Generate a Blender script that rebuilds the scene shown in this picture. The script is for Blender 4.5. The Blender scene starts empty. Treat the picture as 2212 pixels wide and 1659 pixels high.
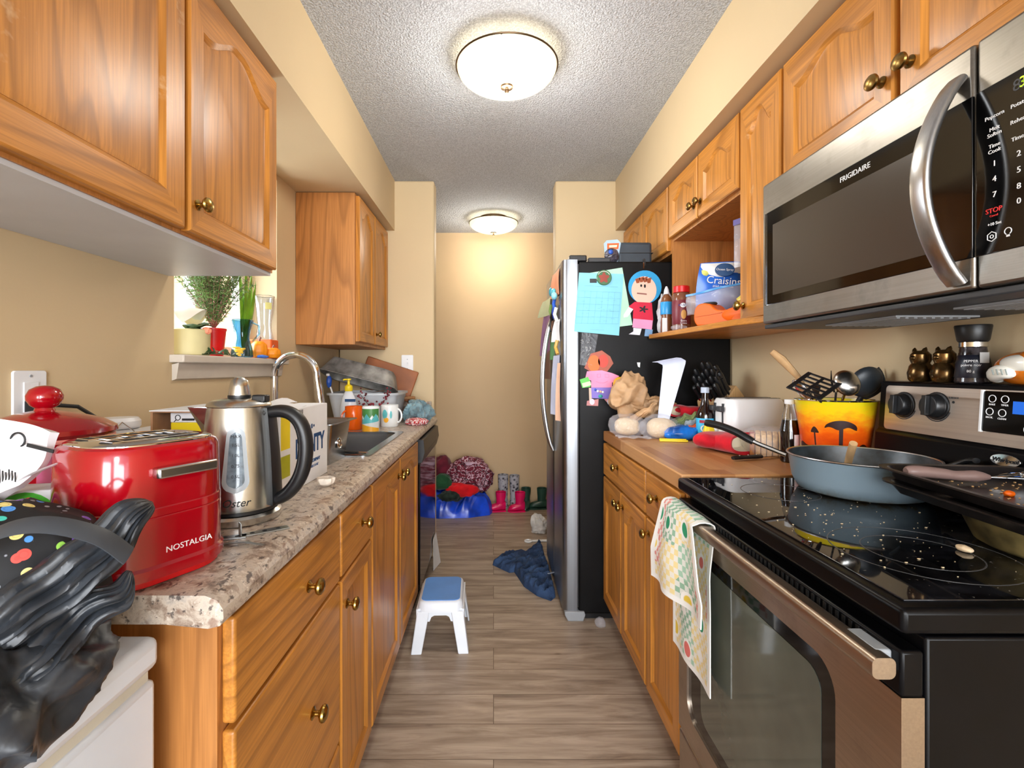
import bpy, math, random
from mathutils import Vector, Matrix, noise
random.seed(7)
PI = math.pi
SC = bpy.context.scene
COL = SC.collection
WM = {}
FPX, VX, VY, CAMZ = 1051.0, 1066.0, 797.0, 1.22

def at(x, y, Y):
    """world point that stands at depth Y on the sight line of photo pixel x, y"""
    return Vector(((x - VX) * Y / FPX, Y, CAMZ + (VY - y) * Y / FPX))

def R(a, ax='Z'):
    return Matrix.Rotation(math.radians(a), 4, ax)

def T(x, y, z):
    return Matrix.Translation((x, y, z))

# ------------------------------------------------------------------ objects
def tag(o, label=None, cat=None, group=None, kind=None):
    if label: o['label'] = label
    if cat: o['category'] = cat
    if group: o['group'] = group
    if kind: o['kind'] = kind
    return o

def thing(name, label, cat, loc=(0, 0, 0), rotz=0, group=None):
    o = bpy.data.objects.new(name, None)
    COL.objects.link(o)
    o.location = loc
    o.rotation_euler = (0, 0, math.radians(rotz))
    o.empty_display_size = .05
    WM[o.name] = T(*loc) @ R(rotz)
    return tag(o, label, cat, group)

def copy_tree(o, parent=None):
    c = o.copy()
    COL.objects.link(c)
    if parent: c.parent = parent
    WM[c.name] = WM[o.name].copy()
    for ch in list(o.children):
        copy_tree(ch, c)
    return c

class MB:
    """collects shapes, then links them as ONE mesh object"""
    def __init__(self, M=None):
        self.v, self.f, self.m = [], [], []
        self.M = M or Matrix()
    def add(self, vs, fs, mi=0, M=None):
        k = len(self.v)
        X = self.M @ M if M else self.M
        self.v += [X @ Vector(p) for p in vs]
        for f in fs:
            self.f.append([k + i for i in f]); self.m.append(mi)
        return self
    def box(self, x0, x1, y0, y1, z0, z1, mi=0, M=None):
        if x0 > x1: x0, x1 = x1, x0
        if y0 > y1: y0, y1 = y1, y0
        if z0 > z1: z0, z1 = z1, z0
        vs = [(x0,y0,z0),(x1,y0,z0),(x1,y1,z0),(x0,y1,z0),(x0,y0,z1),(x1,y0,z1),(x1,y1,z1),(x0,y1,z1)]
        return self.add(vs, [(0,3,2,1),(4,5,6,7),(0,1,5,4),(1,2,6,5),(2,3,7,6),(3,0,4,7)], mi, M)
    def lathe(self, prof, seg=32, c=(0,0,0), sx=1, sy=1, mi=0, M=None, cap=True, shape=None):
        vs, fs = [], []
        for (r, z) in prof:
            for i in range(seg):
                a = 2*PI*i/seg
                k = shape(a, z) if shape else 1
                vs.append((c[0]+r*k*sx*math.cos(a), c[1]+r*k*sy*math.sin(a), c[2]+z))
        n = len(prof)
        for j in range(n-1):
            for i in range(seg):
                i2 = (i+1) % seg
                fs.append((j*seg+i, j*seg+i2, (j+1)*seg+i2, (j+1)*seg+i))
        if cap:
            fs.append(tuple(reversed(range(seg))))
            fs.append(tuple((n-1)*seg+i for i in range(seg)))
        return self.add(vs, fs, mi, M)
    def tube(self, pts, r, seg=10, mi=0, M=None, flat=1.0, up=None, closed=False):
        P = [Vector(p) for p in pts]
        n = len(P)
        vs, fs = [], []
        prev = None
        for j in range(n):
            if closed:
                d = P[(j+1) % n] - P[j-1]
            else:
                d = P[min(j+1, n-1)] - P[max(j-1, 0)]
            if d.length < 1e-9: d = Vector((0,0,1))
            d.normalize()
            ref = Vector(up) if up else (prev if prev else (Vector((0,0,1)) if abs(d.z) < .9 else Vector((1,0,0))))
            a = ref - d * ref.dot(d)
            if a.length < 1e-6: a = d.orthogonal()
            a.normalize(); prev = a
            b = d.cross(a)
            rr = r[j] if isinstance(r, (list, tuple)) else r
            for i in range(seg):
                t = 2*PI*i/seg
                vs.append(P[j] + a*(rr*math.cos(t)*flat) + b*(rr*math.sin(t)))
        for j in range(n if closed else n-1):
            j2 = (j+1) % n
            for i in range(seg):
                i2 = (i+1) % seg
                fs.append((j*seg+i, j*seg+i2, j2*seg+i2, j2*seg+i))
        if not closed:
            fs.append(tuple(reversed(range(seg))))
            fs.append(tuple((n-1)*seg+i for i in range(seg)))
        return self.add(vs, fs, mi, M)
    def prism(self, poly, z0, z1, mi=0, M=None, top_mi=None):
        n = len(poly)
        A = sum(poly[i][0]*poly[(i+1) % n][1] - poly[(i+1) % n][0]*poly[i][1] for i in range(n))
        if A < 0: poly = list(reversed(poly))
        vs = [(p[0], p[1], z0) for p in poly] + [(p[0], p[1], z1) for p in poly]
        fs = [(i, (i+1) % n, n+(i+1) % n, n+i) for i in range(n)]
        fs.append(tuple(reversed(range(n)))); fs.append(tuple(range(n, 2*n)))
        self.add(vs, fs, mi, M)
        if top_mi is not None: self.m[-1] = top_mi
        return self
    def ball(self, c, r, seg=20, rings=12, mi=0, M=None):
        rx, ry, rz = r if isinstance(r, (tuple, list)) else (r, r, r)
        vs, fs = [(c[0], c[1], c[2]-rz)], []
        for j in range(1, rings):
            t = -PI/2 + PI*j/rings
            for i in range(seg):
                a = 2*PI*i/seg
                vs.append((c[0]+rx*math.cos(t)*math.cos(a), c[1]+ry*math.cos(t)*math.sin(a), c[2]+rz*math.sin(t)))
        vs.append((c[0], c[1], c[2]+rz))
        for i in range(seg):
            fs.append((0, 1+(i+1) % seg, 1+i))
            for j in range(rings-2):
                b = 1+j*seg
                fs.append((b+i, b+(i+1) % seg, b+seg+(i+1) % seg, b+seg+i))
            b = 1+(rings-2)*seg
            fs.append((b+i, b+(i+1) % seg, len(vs)-1))
        return self.add(vs, fs, mi, M)
    def blob(self, c, r, amp=.2, freq=6, seed=0, zmin=None, seg=72, rings=46, M=None, mi=0, fold=.5, power=1.0):
        """soft crumpled lump: an ellipsoid pushed in and out by folds; flat underneath at zmin"""
        c = Vector(c)
        off = Vector((seed*3.1, seed*1.7, seed*5.3))
        vs, fs = [], []
        def pt(t, a):
            d = Vector((math.cos(t)*math.cos(a), math.cos(t)*math.sin(a), math.sin(t)))
            if power != 1.0:
                d = Vector([math.copysign(abs(q)**power, q) for q in d])
            p = Vector((d.x*r[0], d.y*r[1], d.z*r[2]))
            q = p*freq + off
            f1 = 1 - 2.2*abs(noise.noise(q))
            f2 = 1 - 2.2*abs(noise.noise(q*2.3 + Vector((9, 4, 1))))
            s = 1 + amp*(fold*f1 + (1-fold)*f2*.6 + .5*noise.noise(q*.5) - .2)
            p = c + p*s
            if M: p = (M @ (p - c)) + c
            if zmin is not None and p.z < zmin: p.z = zmin + (p.z-zmin)*.02
            return p
        vs.append(pt(-PI/2, 0))
        for j in range(1, rings):
            for i in range(seg):
                vs.append(pt(-PI/2+PI*j/rings, 2*PI*i/seg))
        vs.append(pt(PI/2, 0))
        for i in range(seg):
            fs.append((0, 1+(i+1) % seg, 1+i))
            for j in range(rings-2):
                b = 1+j*seg
                fs.append((b+i, b+(i+1) % seg, b+seg+(i+1) % seg, b+seg+i))
            b = 1+(rings-2)*seg
            fs.append((b+i, b+(i+1) % seg, len(vs)-1))
        return self.add(vs, fs, mi)
    def sheet(self, fn, nu, nv, th=.001, mi=0, M=None):
        """surface fn(u, v), u and v in 0..1, given a real thickness"""
        P = [[Vector(fn(i/nu, j/nv)) for i in range(nu+1)] for j in range(nv+1)]
        N = []
        for j in range(nv+1):
            row = []
            for i in range(nu+1):
                du = P[j][min(i+1, nu)] - P[j][max(i-1, 0)]
                dv = P[min(j+1, nv)][i] - P[max(j-1, 0)][i]
                nn = du.cross(dv)
                row.append(nn.normalized() if nn.length > 1e-12 else Vector((0, 0, 1)))
            N.append(row)
        W = nu+1
        K = W*(nv+1)
        vs = [P[j][i] + N[j][i]*th/2 for j in range(nv+1) for i in range(W)] + [P[j][i] - N[j][i]*th/2 for j in range(nv+1) for i in range(W)]
        fs = []
        for j in range(nv):
            for i in range(nu):
                a = j*W+i
                fs.append((a, a+1, a+W+1, a+W)); fs.append((K+a, K+a+W, K+a+W+1, K+a+1))
        for i in range(nu):
            fs.append((i, K+i, K+i+1, i+1)); a = nv*W+i; fs.append((a, a+1, K+a+1, K+a))
        for j in range(nv):
            a = j*W; fs.append((a, a+W, K+a+W, K+a)); a = j*W+nu; fs.append((a, K+a, K+a+W, a+W))
        return self.add(vs, fs, mi, M)
    def build(self, name, mats, parent=None, loc=None, smooth=True, bevel=0, seg=2, sub=0, ang=35, world=True):
        me = bpy.data.meshes.new(name)
        inv = None
        if parent is not None:
            if world: inv = WM[parent.name].inverted()
        elif loc is not None:
            inv = T(*loc).inverted()
        vs = [inv @ p for p in self.v] if inv else self.v
        me.from_pydata([tuple(p) for p in vs], [], self.f)
        for m in (mats if isinstance(mats, (list, tuple)) else [mats]): me.materials.append(m)
        me.polygons.foreach_set('material_index', self.m)
        me.polygons.foreach_set('use_smooth', [smooth]*len(self.f))
        me.update()
        if smooth: me.set_sharp_from_angle(angle=math.radians(ang))
        o = bpy.data.objects.new(name, me)
        COL.objects.link(o)
        if parent is not None:
            o.parent = parent
            WM[o.name] = WM[parent.name].copy()
        else:
            if loc is not None: o.location = loc
            WM[o.name] = T(*(loc or (0, 0, 0)))
        if bevel:
            b = o.modifiers.new('Bevel', 'BEVEL'); b.width = bevel; b.segments = seg; b.limit_method = 'ANGLE'; b.angle_limit = math.radians(40)
            b.harden_normals = False
        if sub:
            s = o.modifiers.new('Subsurf', 'SUBSURF'); s.levels = sub; s.render_levels = sub
        return o

def struct(o):
    return tag(o, kind='structure')

def rrect(w, h, r, n=6, cx=0, cy=0):
    pts = []
    for (sx, sy, a0) in ((1, 1, 0), (-1, 1, 90), (-1, -1, 180), (1, -1, 270)):
        for k in range(n+1):
            a = math.radians(a0 + 90*k/n)
            pts.append((cx+sx*(w/2-r)+r*math.cos(a), cy+sy*(h/2-r)+r*math.sin(a)))
    return pts

def circ(r, n=28, cx=0, cy=0, sy=1):
    return [(cx+r*math.cos(2*PI*i/n), cy+r*sy*math.sin(2*PI*i/n)) for i in range(n)]

FACE_CAM = R(90, 'X')                      # text / prism plane standing up and facing -Y
FACE_NEGX = R(-90) @ R(90, 'X')            # facing -X (on the right-hand run)
FACE_POSX = R(90) @ R(90, 'X')             # facing +X (on the left-hand run)

def lettering(s, size, M, m, parent, name='lettering', bend=None, ex=.0003, align='CENTER', shear=0, sx=1.0, bold=0):
    cu = bpy.data.curves.new('lettering', 'FONT')
    cu.body = s; cu.size = size; cu.align_x = align; cu.align_y = 'CENTER'; cu.extrude = ex; cu.shear = shear
    cu.resolution_u = 3; cu.offset = bold
    o = bpy.data.objects.new('lettering', cu)
    me = bpy.data.meshes.new_from_object(o)
    vs = [v.co.copy() for v in me.vertices]
    fs = [tuple(p.vertices) for p in me.polygons]
    bpy.data.objects.remove(o); bpy.data.meshes.remove(me); bpy.data.curves.remove(cu)
    for v in vs: v.x *= sx
    if bend:
        for v in vs:
            a = v.x/bend
            rr = bend + v.z
            v.x = rr*math.sin(a); v.z = rr*math.cos(a) - bend
    b = MB(M); b.add(vs, fs)
    return b.build(name, m, parent, smooth=False)

# ------------------------------------------------------------------ materials
def lin(c):
    def f(u):
        u /= 255.0
        return u/12.92 if u <= .04045 else ((u+.055)/1.055)**2.4
    return (f(c[0]), f(c[1]), f(c[2]), 1)

class NT:
    def __init__(self, name):
        self.m = bpy.data.materials.new(name); self.m.use_nodes = True
        self.t = self.m.node_tree
        self.b = self.t.nodes['Principled BSDF']
    def n(self, typ, **kw):
        nd = self.t.nodes.new(typ)
        for k, v in kw.items():
            if k.startswith('i_'):
                key = k[2:]
                key = int(key) if key.isdigit() else key.replace('_', ' ')
                nd.inputs[key].default_value = v
            else: setattr(nd, k, v)
        return nd
    def l(self, a, b): self.t.links.new(a, b)
    def co(self, scale=(1,1,1), rot=(0,0,0), rand=True, loc=(0,0,0)):
        tc = self.n('ShaderNodeTexCoord')
        mp = self.n('ShaderNodeMapping')
        mp.inputs['Scale'].default_value = scale; mp.inputs['Rotation'].default_value = rot; mp.inputs['Location'].default_value = loc
        if rand:
            oi = self.n('ShaderNodeObjectInfo')
            ad = self.n('ShaderNodeVectorMath', operation='MULTIPLY_ADD')
            cb = self.n('ShaderNodeCombineXYZ')
            self.l(oi.outputs['Random'], cb.inputs[0]); self.l(oi.outputs['Random'], cb.inputs[1]); self.l(oi.outputs['Random'], cb.inputs[2])
            self.l(cb.outputs[0], ad.inputs[0]); ad.inputs[1].default_value = (13.7, 29.3, 7.9); self.l(tc.outputs['Object'], ad.inputs[2])
            self.l(ad.outputs[0], mp.inputs['Vector'])
        else:
            self.l(tc.outputs['Object'], mp.inputs['Vector'])
        return mp.outputs[0]
    def noise(self, co, scale, detail=3, rough=.5, dist=0):
        nd = self.n('ShaderNodeTexNoise'); nd.inputs['Scale'].default_value = scale; nd.inputs['Detail'].default_value = detail
        nd.inputs['Roughness'].default_value = rough; nd.inputs['Distortion'].default_value = dist
        if co is not None: self.l(co, nd.inputs['Vector'])
        return nd.outputs['Fac']
    def vor(self, co, scale, feature='F1', out='Distance', rnd=1):
        nd = self.n('ShaderNodeTexVoronoi', feature=feature); nd.inputs['Scale'].default_value = scale; nd.inputs['Randomness'].default_value = rnd
        if co is not None: self.l(co, nd.inputs['Vector'])
        return nd.outputs[out]
    def ramp(self, fac, stops, interp='LINEAR'):
        nd = self.n('ShaderNodeValToRGB'); nd.color_ramp.interpolation = interp
        el = nd.color_ramp.elements
        while len(el) < len(stops): el.new(.5)
        for e, (p, c) in zip(el, stops):
            e.position = p; e.color = lin(c) if len(c) == 3 else c
        self.l(fac, nd.inputs[0])
        return nd.outputs['Color']
    def mix(self, fac, a, b, mode='MIX'):
        nd = self.n('ShaderNodeMix', data_type='RGBA', blend_type=mode)
        for k, val in ((0, fac), (6, a), (7, b)):
            if isinstance(val, (int, float)): nd.inputs[k].default_value = val
            elif isinstance(val, tuple): nd.inputs[k].default_value = lin(val) if len(val) == 3 else val
            else: self.l(val, nd.inputs[k])
        return nd.outputs[2]
    def math(self, op, a, b=0.0, c=None):
        nd = self.n('ShaderNodeMath', operation=op)
        for k, val in enumerate((a, b) if c is None else (a, b, c)):
            if isinstance(val, (int, float)): nd.inputs[k].default_value = val
            else: self.l(val, nd.inputs[k])
        return nd.outputs[0]
    def set(self, **kw):
        for k, v in kw.items():
            key = k.replace('_', ' ')
            if hasattr(v, 'is_output'): self.l(v, self.b.inputs[key])
            else: self.b.inputs[key].default_value = v
        return self
    def bump(self, h, strength=.3, dist=.002):
        nd = self.n('ShaderNodeBump'); nd.inputs['Strength'].default_value = strength; nd.inputs['Distance'].default_value = dist
        self.l(h, nd.inputs['Height']); self.l(nd.outputs[0], self.b.inputs['Normal'])
        return self

def solid(name, c, rough=.5, metal=0, var=.06, scale=8, spec=.5, coat=0, bumps=0, bscale=60, sheen=0):
    m = NT(name)
    co = m.co()
    f = m.noise(co, scale, 3)
    d = tuple(max(0, x*(1-var)) for x in c); e = tuple(min(255, x*(1+var)) for x in c)
    m.set(Base_Color=m.ramp(f, [(.3, d), (.7, e)]), Roughness=rough, Metallic=metal, Specular_IOR_Level=spec)
    if coat: m.set(Coat_Weight=coat, Coat_Roughness=.08)
    if sheen: m.set(Sheen_Weight=sheen)
    if bumps: m.bump(m.noise(co, bscale, 4), bumps, .003)
    return m.m

def glass(name, c=(240, 245, 250), rough=.03, ior=1.45, alpha=None):
    m = NT(name)
    m.set(Base_Color=lin(c), Roughness=rough, Transmission_Weight=1.0, IOR=ior)
    return m.m

def clear_film(name, c=(245, 248, 252), tr=.6, rough=.12):
    """thin clear plastic: partly see-through with a glossy surface"""
    m = NT(name)
    co = m.co()
    m.set(Base_Color=lin(c), Roughness=rough)
    m.bump(m.noise(co, 45, 3), .5, .004)
    tp = m.n('ShaderNodeBsdfTransparent')
    mx = m.n('ShaderNodeMixShader'); mx.inputs[0].default_value = tr
    m.l(m.b.outputs[0], mx.inputs[1]); m.l(tp.outputs[0], mx.inputs[2])
    m.l(mx.outputs[0], m.t.nodes['Material Output'].inputs['Surface'])
    return m.m

def steel(name, c=(190, 188, 184), rough=.28, axis='x', grime=0.0, streak=.25):
    m = NT(name)
    sc = {'x': (1.5, 300, 300), 'y': (300, 1.5, 300), 'z': (300, 300, 1.5)}[axis]
    f = m.noise(m.co(sc), 1.0, 2)
    g = m.noise(m.co(), 9, 5, .65)
    d = tuple(x*(1-streak*.25) for x in c)
    col = m.ramp(f, [(.25, d), (.75, c)])
    if grime:
        msk = m.ramp(g, [(.52, (0, 0, 0)), (.68, (255, 255, 255))])
        mm = m.math('MULTIPLY', msk, grime)
        col = m.mix(mm, col, tuple(x*.62 for x in c))
    m.set(Base_Color=col, Metallic=1.0, Roughness=m.math('MULTIPLY_ADD', g, .14, rough-.07))
    m.set(Anisotropic=.4)
    return m.m

def oak(name, axis='z', base=(190, 127, 53), dark=(142, 87, 32), rough=.33, ring=11.0, worn=0):
    m = NT(name)
    st = .1
    sc = {'z': (1, 1, st), 'y': (1, st, 1), 'x': (st, 1, 1)}[axis]
    co = m.co(sc)
    big = m.noise(co, 5.5, 1, .4)
    rg = m.math('FRACT', m.math('MULTIPLY', big, ring))
    rings = m.ramp(rg, [(0, (0, 0, 0)), (.55, (90, 90, 90)), (.86, (255, 255, 255)), (1, (0, 0, 0))])
    fs = {'z': (200, 200, 5), 'y': (200, 5, 200), 'x': (5, 200, 200)}[axis]
    fine = m.noise(m.co(fs), 1.0, 2, .6)
    finer = m.ramp(fine, [(.38, (0, 0, 0)), (.62, (255, 255, 255))])
    light = tuple(min(255, x*1.1) for x in base)
    col = m.mix(rings, light, base)
    col = m.mix(m.math('MULTIPLY', rings, .5), col, dark)
    col = m.mix(m.math('MULTIPLY', finer, .42), col, dark)
    tone = m.noise(m.co((1, 1, 1)), 2.2, 2)
    col = m.mix(m.math('MULTIPLY', tone, .25), col, tuple(x*.86 for x in base))
    if worn:
        w = m.ramp(m.noise(m.co((2.5, 2.5, 2.5)), 3.0, 5, .7), [(.6, (0, 0, 0)), (.68, (255, 255, 255))])
        col = m.mix(m.math('MULTIPLY', w, worn), col, (214, 176, 132))
    m.set(Base_Color=col, Roughness=rough, Specular_IOR_Level=.45)
    m.bump(fine, .06, .001)
    return m.m
# ------------------------------------------------------------------ materials of the place
OAKZ = oak('oak_upright_grain', 'z')
OAKY = oak('oak_level_grain', 'y')
OAKX = oak('oak_end_panel_grain', 'x')
OAKPANEL = oak('oak_veneer', 'z', base=(178, 120, 64), dark=(144, 90, 44), ring=13, rough=.42)
OAKWORN = oak('oak_worn', 'z', worn=.55)
BRASS = solid('brass', (168, 138, 72), .22, 1.0, .12, 60)
BRASS_OLD = solid('aged_brass', (140, 112, 62), .3, 1.0, .2, 60)
CHROME = solid('chrome', (225, 226, 228), .06, 1.0, .01)
STEEL = steel('brushed_steel', (150, 145, 137), .34, 'y', grime=.35)
STEELZ = steel('brushed_steel_upright', (186, 186, 186), .3, 'z')
STEELR = steel('kettle_steel', (205, 204, 200), .25, 'z')
STEELD = steel('range_steel', (186, 170, 154), .34, 'y', grime=.25)
SINKST = steel('sink_steel', (176, 180, 184), .25, 'y')
ZINC = solid('zinc', (176, 182, 184), .35, 1.0, .1, 40)
BLACKGL = solid('black_glass', (6, 6, 7), .07, 0, .2, 10, spec=.6)
BLACKEN = solid('black_enamel', (6, 6, 8), .3, 0, .2, 20, spec=.16)
BLACKPL = solid('black_plastic', (20, 21, 23), .38, 0, .15, 30)
BLACKMT = solid('black_textured_steel', (8, 8, 9), .42, 0, .3, 6, spec=.2, bumps=.1, bscale=300)
GREYPL = solid('grey_plastic', (150, 154, 158), .45, 0, .04)
DKGREY = solid('dark_grey', (52, 54, 57), .5)
WHITEPL = solid('white_plastic', (236, 237, 238), .32, 0, .015)
WHITEPT = solid('white_paint', (226, 222, 214), .5, 0, .03)
TRIMPT = solid('trim_paint', (206, 196, 182), .5, 0, .03)
PAPERW = solid('white_paper', (235, 236, 238), .7, 0, .02)
INK = solid('black_ink', (18, 18, 20), .6)
WHITEINK = solid('white_ink', (238, 238, 238), .5, 0, 0)
REDGL = solid('red_gloss', (158, 3, 20), .14, 0, .06, coat=.5)
REDPL = solid('red_plastic', (205, 18, 22), .35, 0, .05)
ORANGEPL = solid('orange_plastic', (228, 98, 2), .45, 0, .04, spec=.3)
YELLOW = solid('yellow_plastic', (240, 214, 30), .4, 0, .04)
BLUEPL = solid('blue_plastic', (40, 90, 190), .4)
CARD = solid('cardboard', (176, 132, 96), .8, 0, .08, 20)
WOODLT = oak('light_kitchen_wood', 'z', base=(206, 172, 124), dark=(180, 140, 92), ring=6, rough=.55)
WOODSP = solid('spoon_wood', (196, 158, 112), .6, 0, .1, 20)
UNDER = solid('white_underside', (196, 200, 206), .4, 0, .02)

def wall_mat(name, c):
    m = NT(name)
    co = m.co(rand=False)
    n1 = m.noise(co, 1.6, 4)
    m.set(Base_Color=m.ramp(n1, [(.3, tuple(x*.97 for x in c)), (.7, c)]), Roughness=.6, Specular_IOR_Level=.25)
    m.bump(m.noise(co, 160, 3), .08, .002)
    return m.m
WALL = wall_mat('beige_wall_paint', (214, 191, 152))
WALLH = wall_mat('tan_hall_paint', (208, 180, 142))
WALLR = wall_mat('cool_white_wall_paint', (214, 218, 224))

def ceil_mat():
    m = NT('popcorn_ceiling')
    co = m.co(rand=False)
    v = m.noise(co, 120, 4, .6)
    w = m.vor(co, 150)
    h = m.math('ADD', v, m.math('MULTIPLY', w, -.7))
    m.set(Base_Color=m.ramp(h, [(.0, (182, 186, 192)), (.35, (208, 212, 218))]), Roughness=.9, Specular_IOR_Level=.1)
    m.bump(h, .8, .007)
    return m.m
CEIL = ceil_mat()

def floor_mat():
    m = NT('vinyl_plank')
    co = m.co(rand=False)
    br = m.n('ShaderNodeTexBrick', offset=.37, squash=1.0)
    m.l(co, br.inputs['Vector'])
    br.inputs['Scale'].default_value = 1.0; br.inputs['Brick Width'].default_value = 1.22; br.inputs['Row Height'].default_value = .152
    br.inputs['Mortar Size'].default_value = .0012; br.inputs['Mortar Smooth'].default_value = .1; br.inputs['Bias'].default_value = 0
    br.inputs['Color1'].default_value = (0, 0, 0, 1); br.inputs['Color2'].default_value = (1, 1, 1, 1); br.inputs['Mortar'].default_value = (.5, .5, .5, 1)
    sh = m.n('ShaderNodeVectorMath', operation='MULTIPLY_ADD')
    m.l(br.outputs['Color'], sh.inputs[0]); sh.inputs[1].default_value = (9, 4, 3); m.l(co, sh.inputs[2])
    mp = m.n('ShaderNodeMapping'); mp.inputs['Scale'].default_value = (1.1, 9, 1); m.l(sh.outputs[0], mp.inputs[0])
    g1 = m.noise(mp.outputs[0], 2.6, 6, .62, .6)
    mp2 = m.n('ShaderNodeMapping'); mp2.inputs['Scale'].default_value = (3, 90, 1); m.l(sh.outputs[0], mp2.inputs[0])
    g2 = m.noise(mp2.outputs[0], 2.0, 3, .6)
    col = m.ramp(g1, [(.28, (118, 102, 90)), (.46, (158, 141, 124)), (.6, (180, 164, 147)), (.78, (202, 188, 172))])
    col = m.mix(m.ramp(br.outputs['Color'], [(0, (0, 0, 0)), (1, (96, 96, 96))]), col, (140, 116, 94))
    col = m.mix(m.math('MULTIPLY', m.ramp(g2, [(.55, (0, 0, 0)), (.75, (255, 255, 255))]), .3), col, (96, 76, 60))
    kn = m.ramp(m.vor(m.co((1, 2.4, 1), rand=False), 3.1), [(.02, (255, 255, 255)), (.07, (0, 0, 0))])
    col = m.mix(m.math('MULTIPLY', kn, .6), col, (92, 70, 54))
    col = m.mix(br.outputs['Fac'], col, (88, 70, 56))
    m.set(Base_Color=col, Roughness=.42, Specular_IOR_Level=.4)
    m.bump(g2, .1, .001)
    return m.m
FLOOR = floor_mat()

def granite_mat():
    m = NT('speckled_laminate')
    co = m.co(rand=False)
    a = m.noise(co, 26, 6, .7, .4)
    b = m.noise(co, 70, 4, .65)
    c = m.noise(m.co((1, .55, 1), rand=False), 95, 3, .6)
    col = m.ramp(a, [(.3, (104, 90, 82)), (.42, (158, 138, 122)), (.52, (200, 186, 170)), (.62, (178, 168, 158)), (.72, (146, 130, 116)), (.82, (112, 98, 90))])
    col = m.mix(m.ramp(b, [(.58, (0, 0, 0)), (.66, (255, 255, 255))]), col, (216, 204, 190))
    col = m.mix(m.math('MULTIPLY', m.ramp(c, [(.58, (0, 0, 0)), (.64, (255, 255, 255))]), .8), col, (66, 58, 58))
    col = m.mix(m.math('MULTIPLY', m.ramp(m.noise(co, 48, 3), [(.62, (0, 0, 0)), (.7, (255, 255, 255))]), .6), col, (122, 82, 62))
    m.set(Base_Color=col, Roughness=.3, Specular_IOR_Level=.5)
    return m.m
GRANITE = granite_mat()

def butcher_mat():
    m = NT('butcher_block_strips')
    co = m.co(rand=False, rot=(0, 0, PI/2))
    br = m.n('ShaderNodeTexBrick', offset=.4)
    m.l(co, br.inputs['Vector'])
    br.inputs['Scale'].default_value = 1; br.inputs['Brick Width'].default_value = .42; br.inputs['Row Height'].default_value = .042
    br.inputs['Mortar Size'].default_value = .0006; br.inputs['Bias'].default_value = 0
    br.inputs['Color1'].default_value = (0, 0, 0, 1); br.inputs['Color2'].default_value = (1, 1, 1, 1); br.inputs['Mortar'].default_value = (.3, .3, .3, 1)
    g = m.noise(m.co((60, 5, 60), rand=False), 1.5, 4, .6)
    col = m.ramp(br.outputs['Color'], [(0, (164, 110, 62)), (.5, (186, 132, 80)), (1, (206, 156, 102))])
    col = m.mix(m.math('MULTIPLY', g, .45), col, (150, 96, 52))
    st = m.ramp(m.noise(m.co(rand=False), 5, 4, .6), [(.56, (0, 0, 0)), (.72, (255, 255, 255))])
    col = m.mix(m.math('MULTIPLY', st, .4), col, (128, 78, 54))
    m.set(Base_Color=col, Roughness=.4)
    return m.m
BUTCHER = butcher_mat()

# ------------------------------------------------------------------ the room
XL, XR, YE, ZC = -1.0, 1.16, 3.15, 2.44
YN = -1.5
WY0, WY1, WZ0, WZ1 = 1.523, 2.246, 1.265, 2.09      # kitchen window opening
YB = 4.36
YR = -4.2
struct(MB().box(-2.4, 2.4, YR, YB+.1, -.05, 0).build('floor', FLOOR, smooth=False))
struct(MB().box(-2.4, 2.4, YR, YB+.1, ZC, ZC+.06).build('ceiling', CEIL, smooth=False))
b = MB()
b.box(XL-.2, XL, YN, WY0, 0, ZC); b.box(XL-.2, XL, WY1, YE+.12, 0, ZC); b.box(XL-.2, XL, WY0, WY1, 0, WZ0-.025); b.box(XL-.2, XL, WY0, WY1, WZ1, ZC)
struct(b.build('wall_left', WALL, smooth=False))
struct(MB().box(XR, XR+.12, YN, YE+.12, 0, ZC).build('wall_right', WALL, smooth=False))
struct(MB().box(XL, -.384, YE, YE+.12, 0, ZC).build('wall_end_left', WALL, smooth=False, bevel=.012))
struct(MB().box(.40, XR, YE, YE+.12, 0, ZC).build('wall_end_right', WALL, smooth=False, bevel=.012))
struct(MB().box(-2.4, 2.4, YB, YB+.12, 0, ZC).build('wall_hall', WALLH, smooth=False))
struct(MB().box(-2.4, -2.3, YE+.12, YB, 0, ZC).build('wall_hall_left', WALLH, smooth=False))
struct(MB().box(2.3, 2.4, YE+.12, YB, 0, ZC).build('wall_hall_right', WALLH, smooth=False))
struct(MB().box(-2.4, XL, YE, YE+.12, 0, ZC).build('wall_hall_front', WALLH, smooth=False))
struct(MB().box(XR, 2.4, YE, YE+.12, 0, ZC).build('wall_hall_back', WALLH, smooth=False))
struct(MB().box(XL, -.64, YN, YE, 2.115, ZC).build('wall_soffit_left', WALL, smooth=False))
struct(MB().box(.79, XR, YN, YE, 2.115, ZC).build('wall_soffit_right', WALL, smooth=False))
struct(MB().box(-2.4, 2.4, YR, YR+.1, 0, ZC).build('wall_rear', WALLR, smooth=False))
struct(MB().box(-2.4, -2.3, YR+.1, YN, 0, ZC).build('wall_rear_left', WALLR, smooth=False))
struct(MB().box(2.3, 2.4, YR+.1, YN, 0, ZC).build('wall_rear_right', WALLR, smooth=False))
struct(MB().box(-2.4, XL-.2, YN, YN+.1, 0, ZC).build('wall_return_left', WALLR, smooth=False))
struct(MB().box(XR+.12, 2.4, YN, YN+.1, 0, ZC).build('wall_return_right', WALLR, smooth=False))
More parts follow.
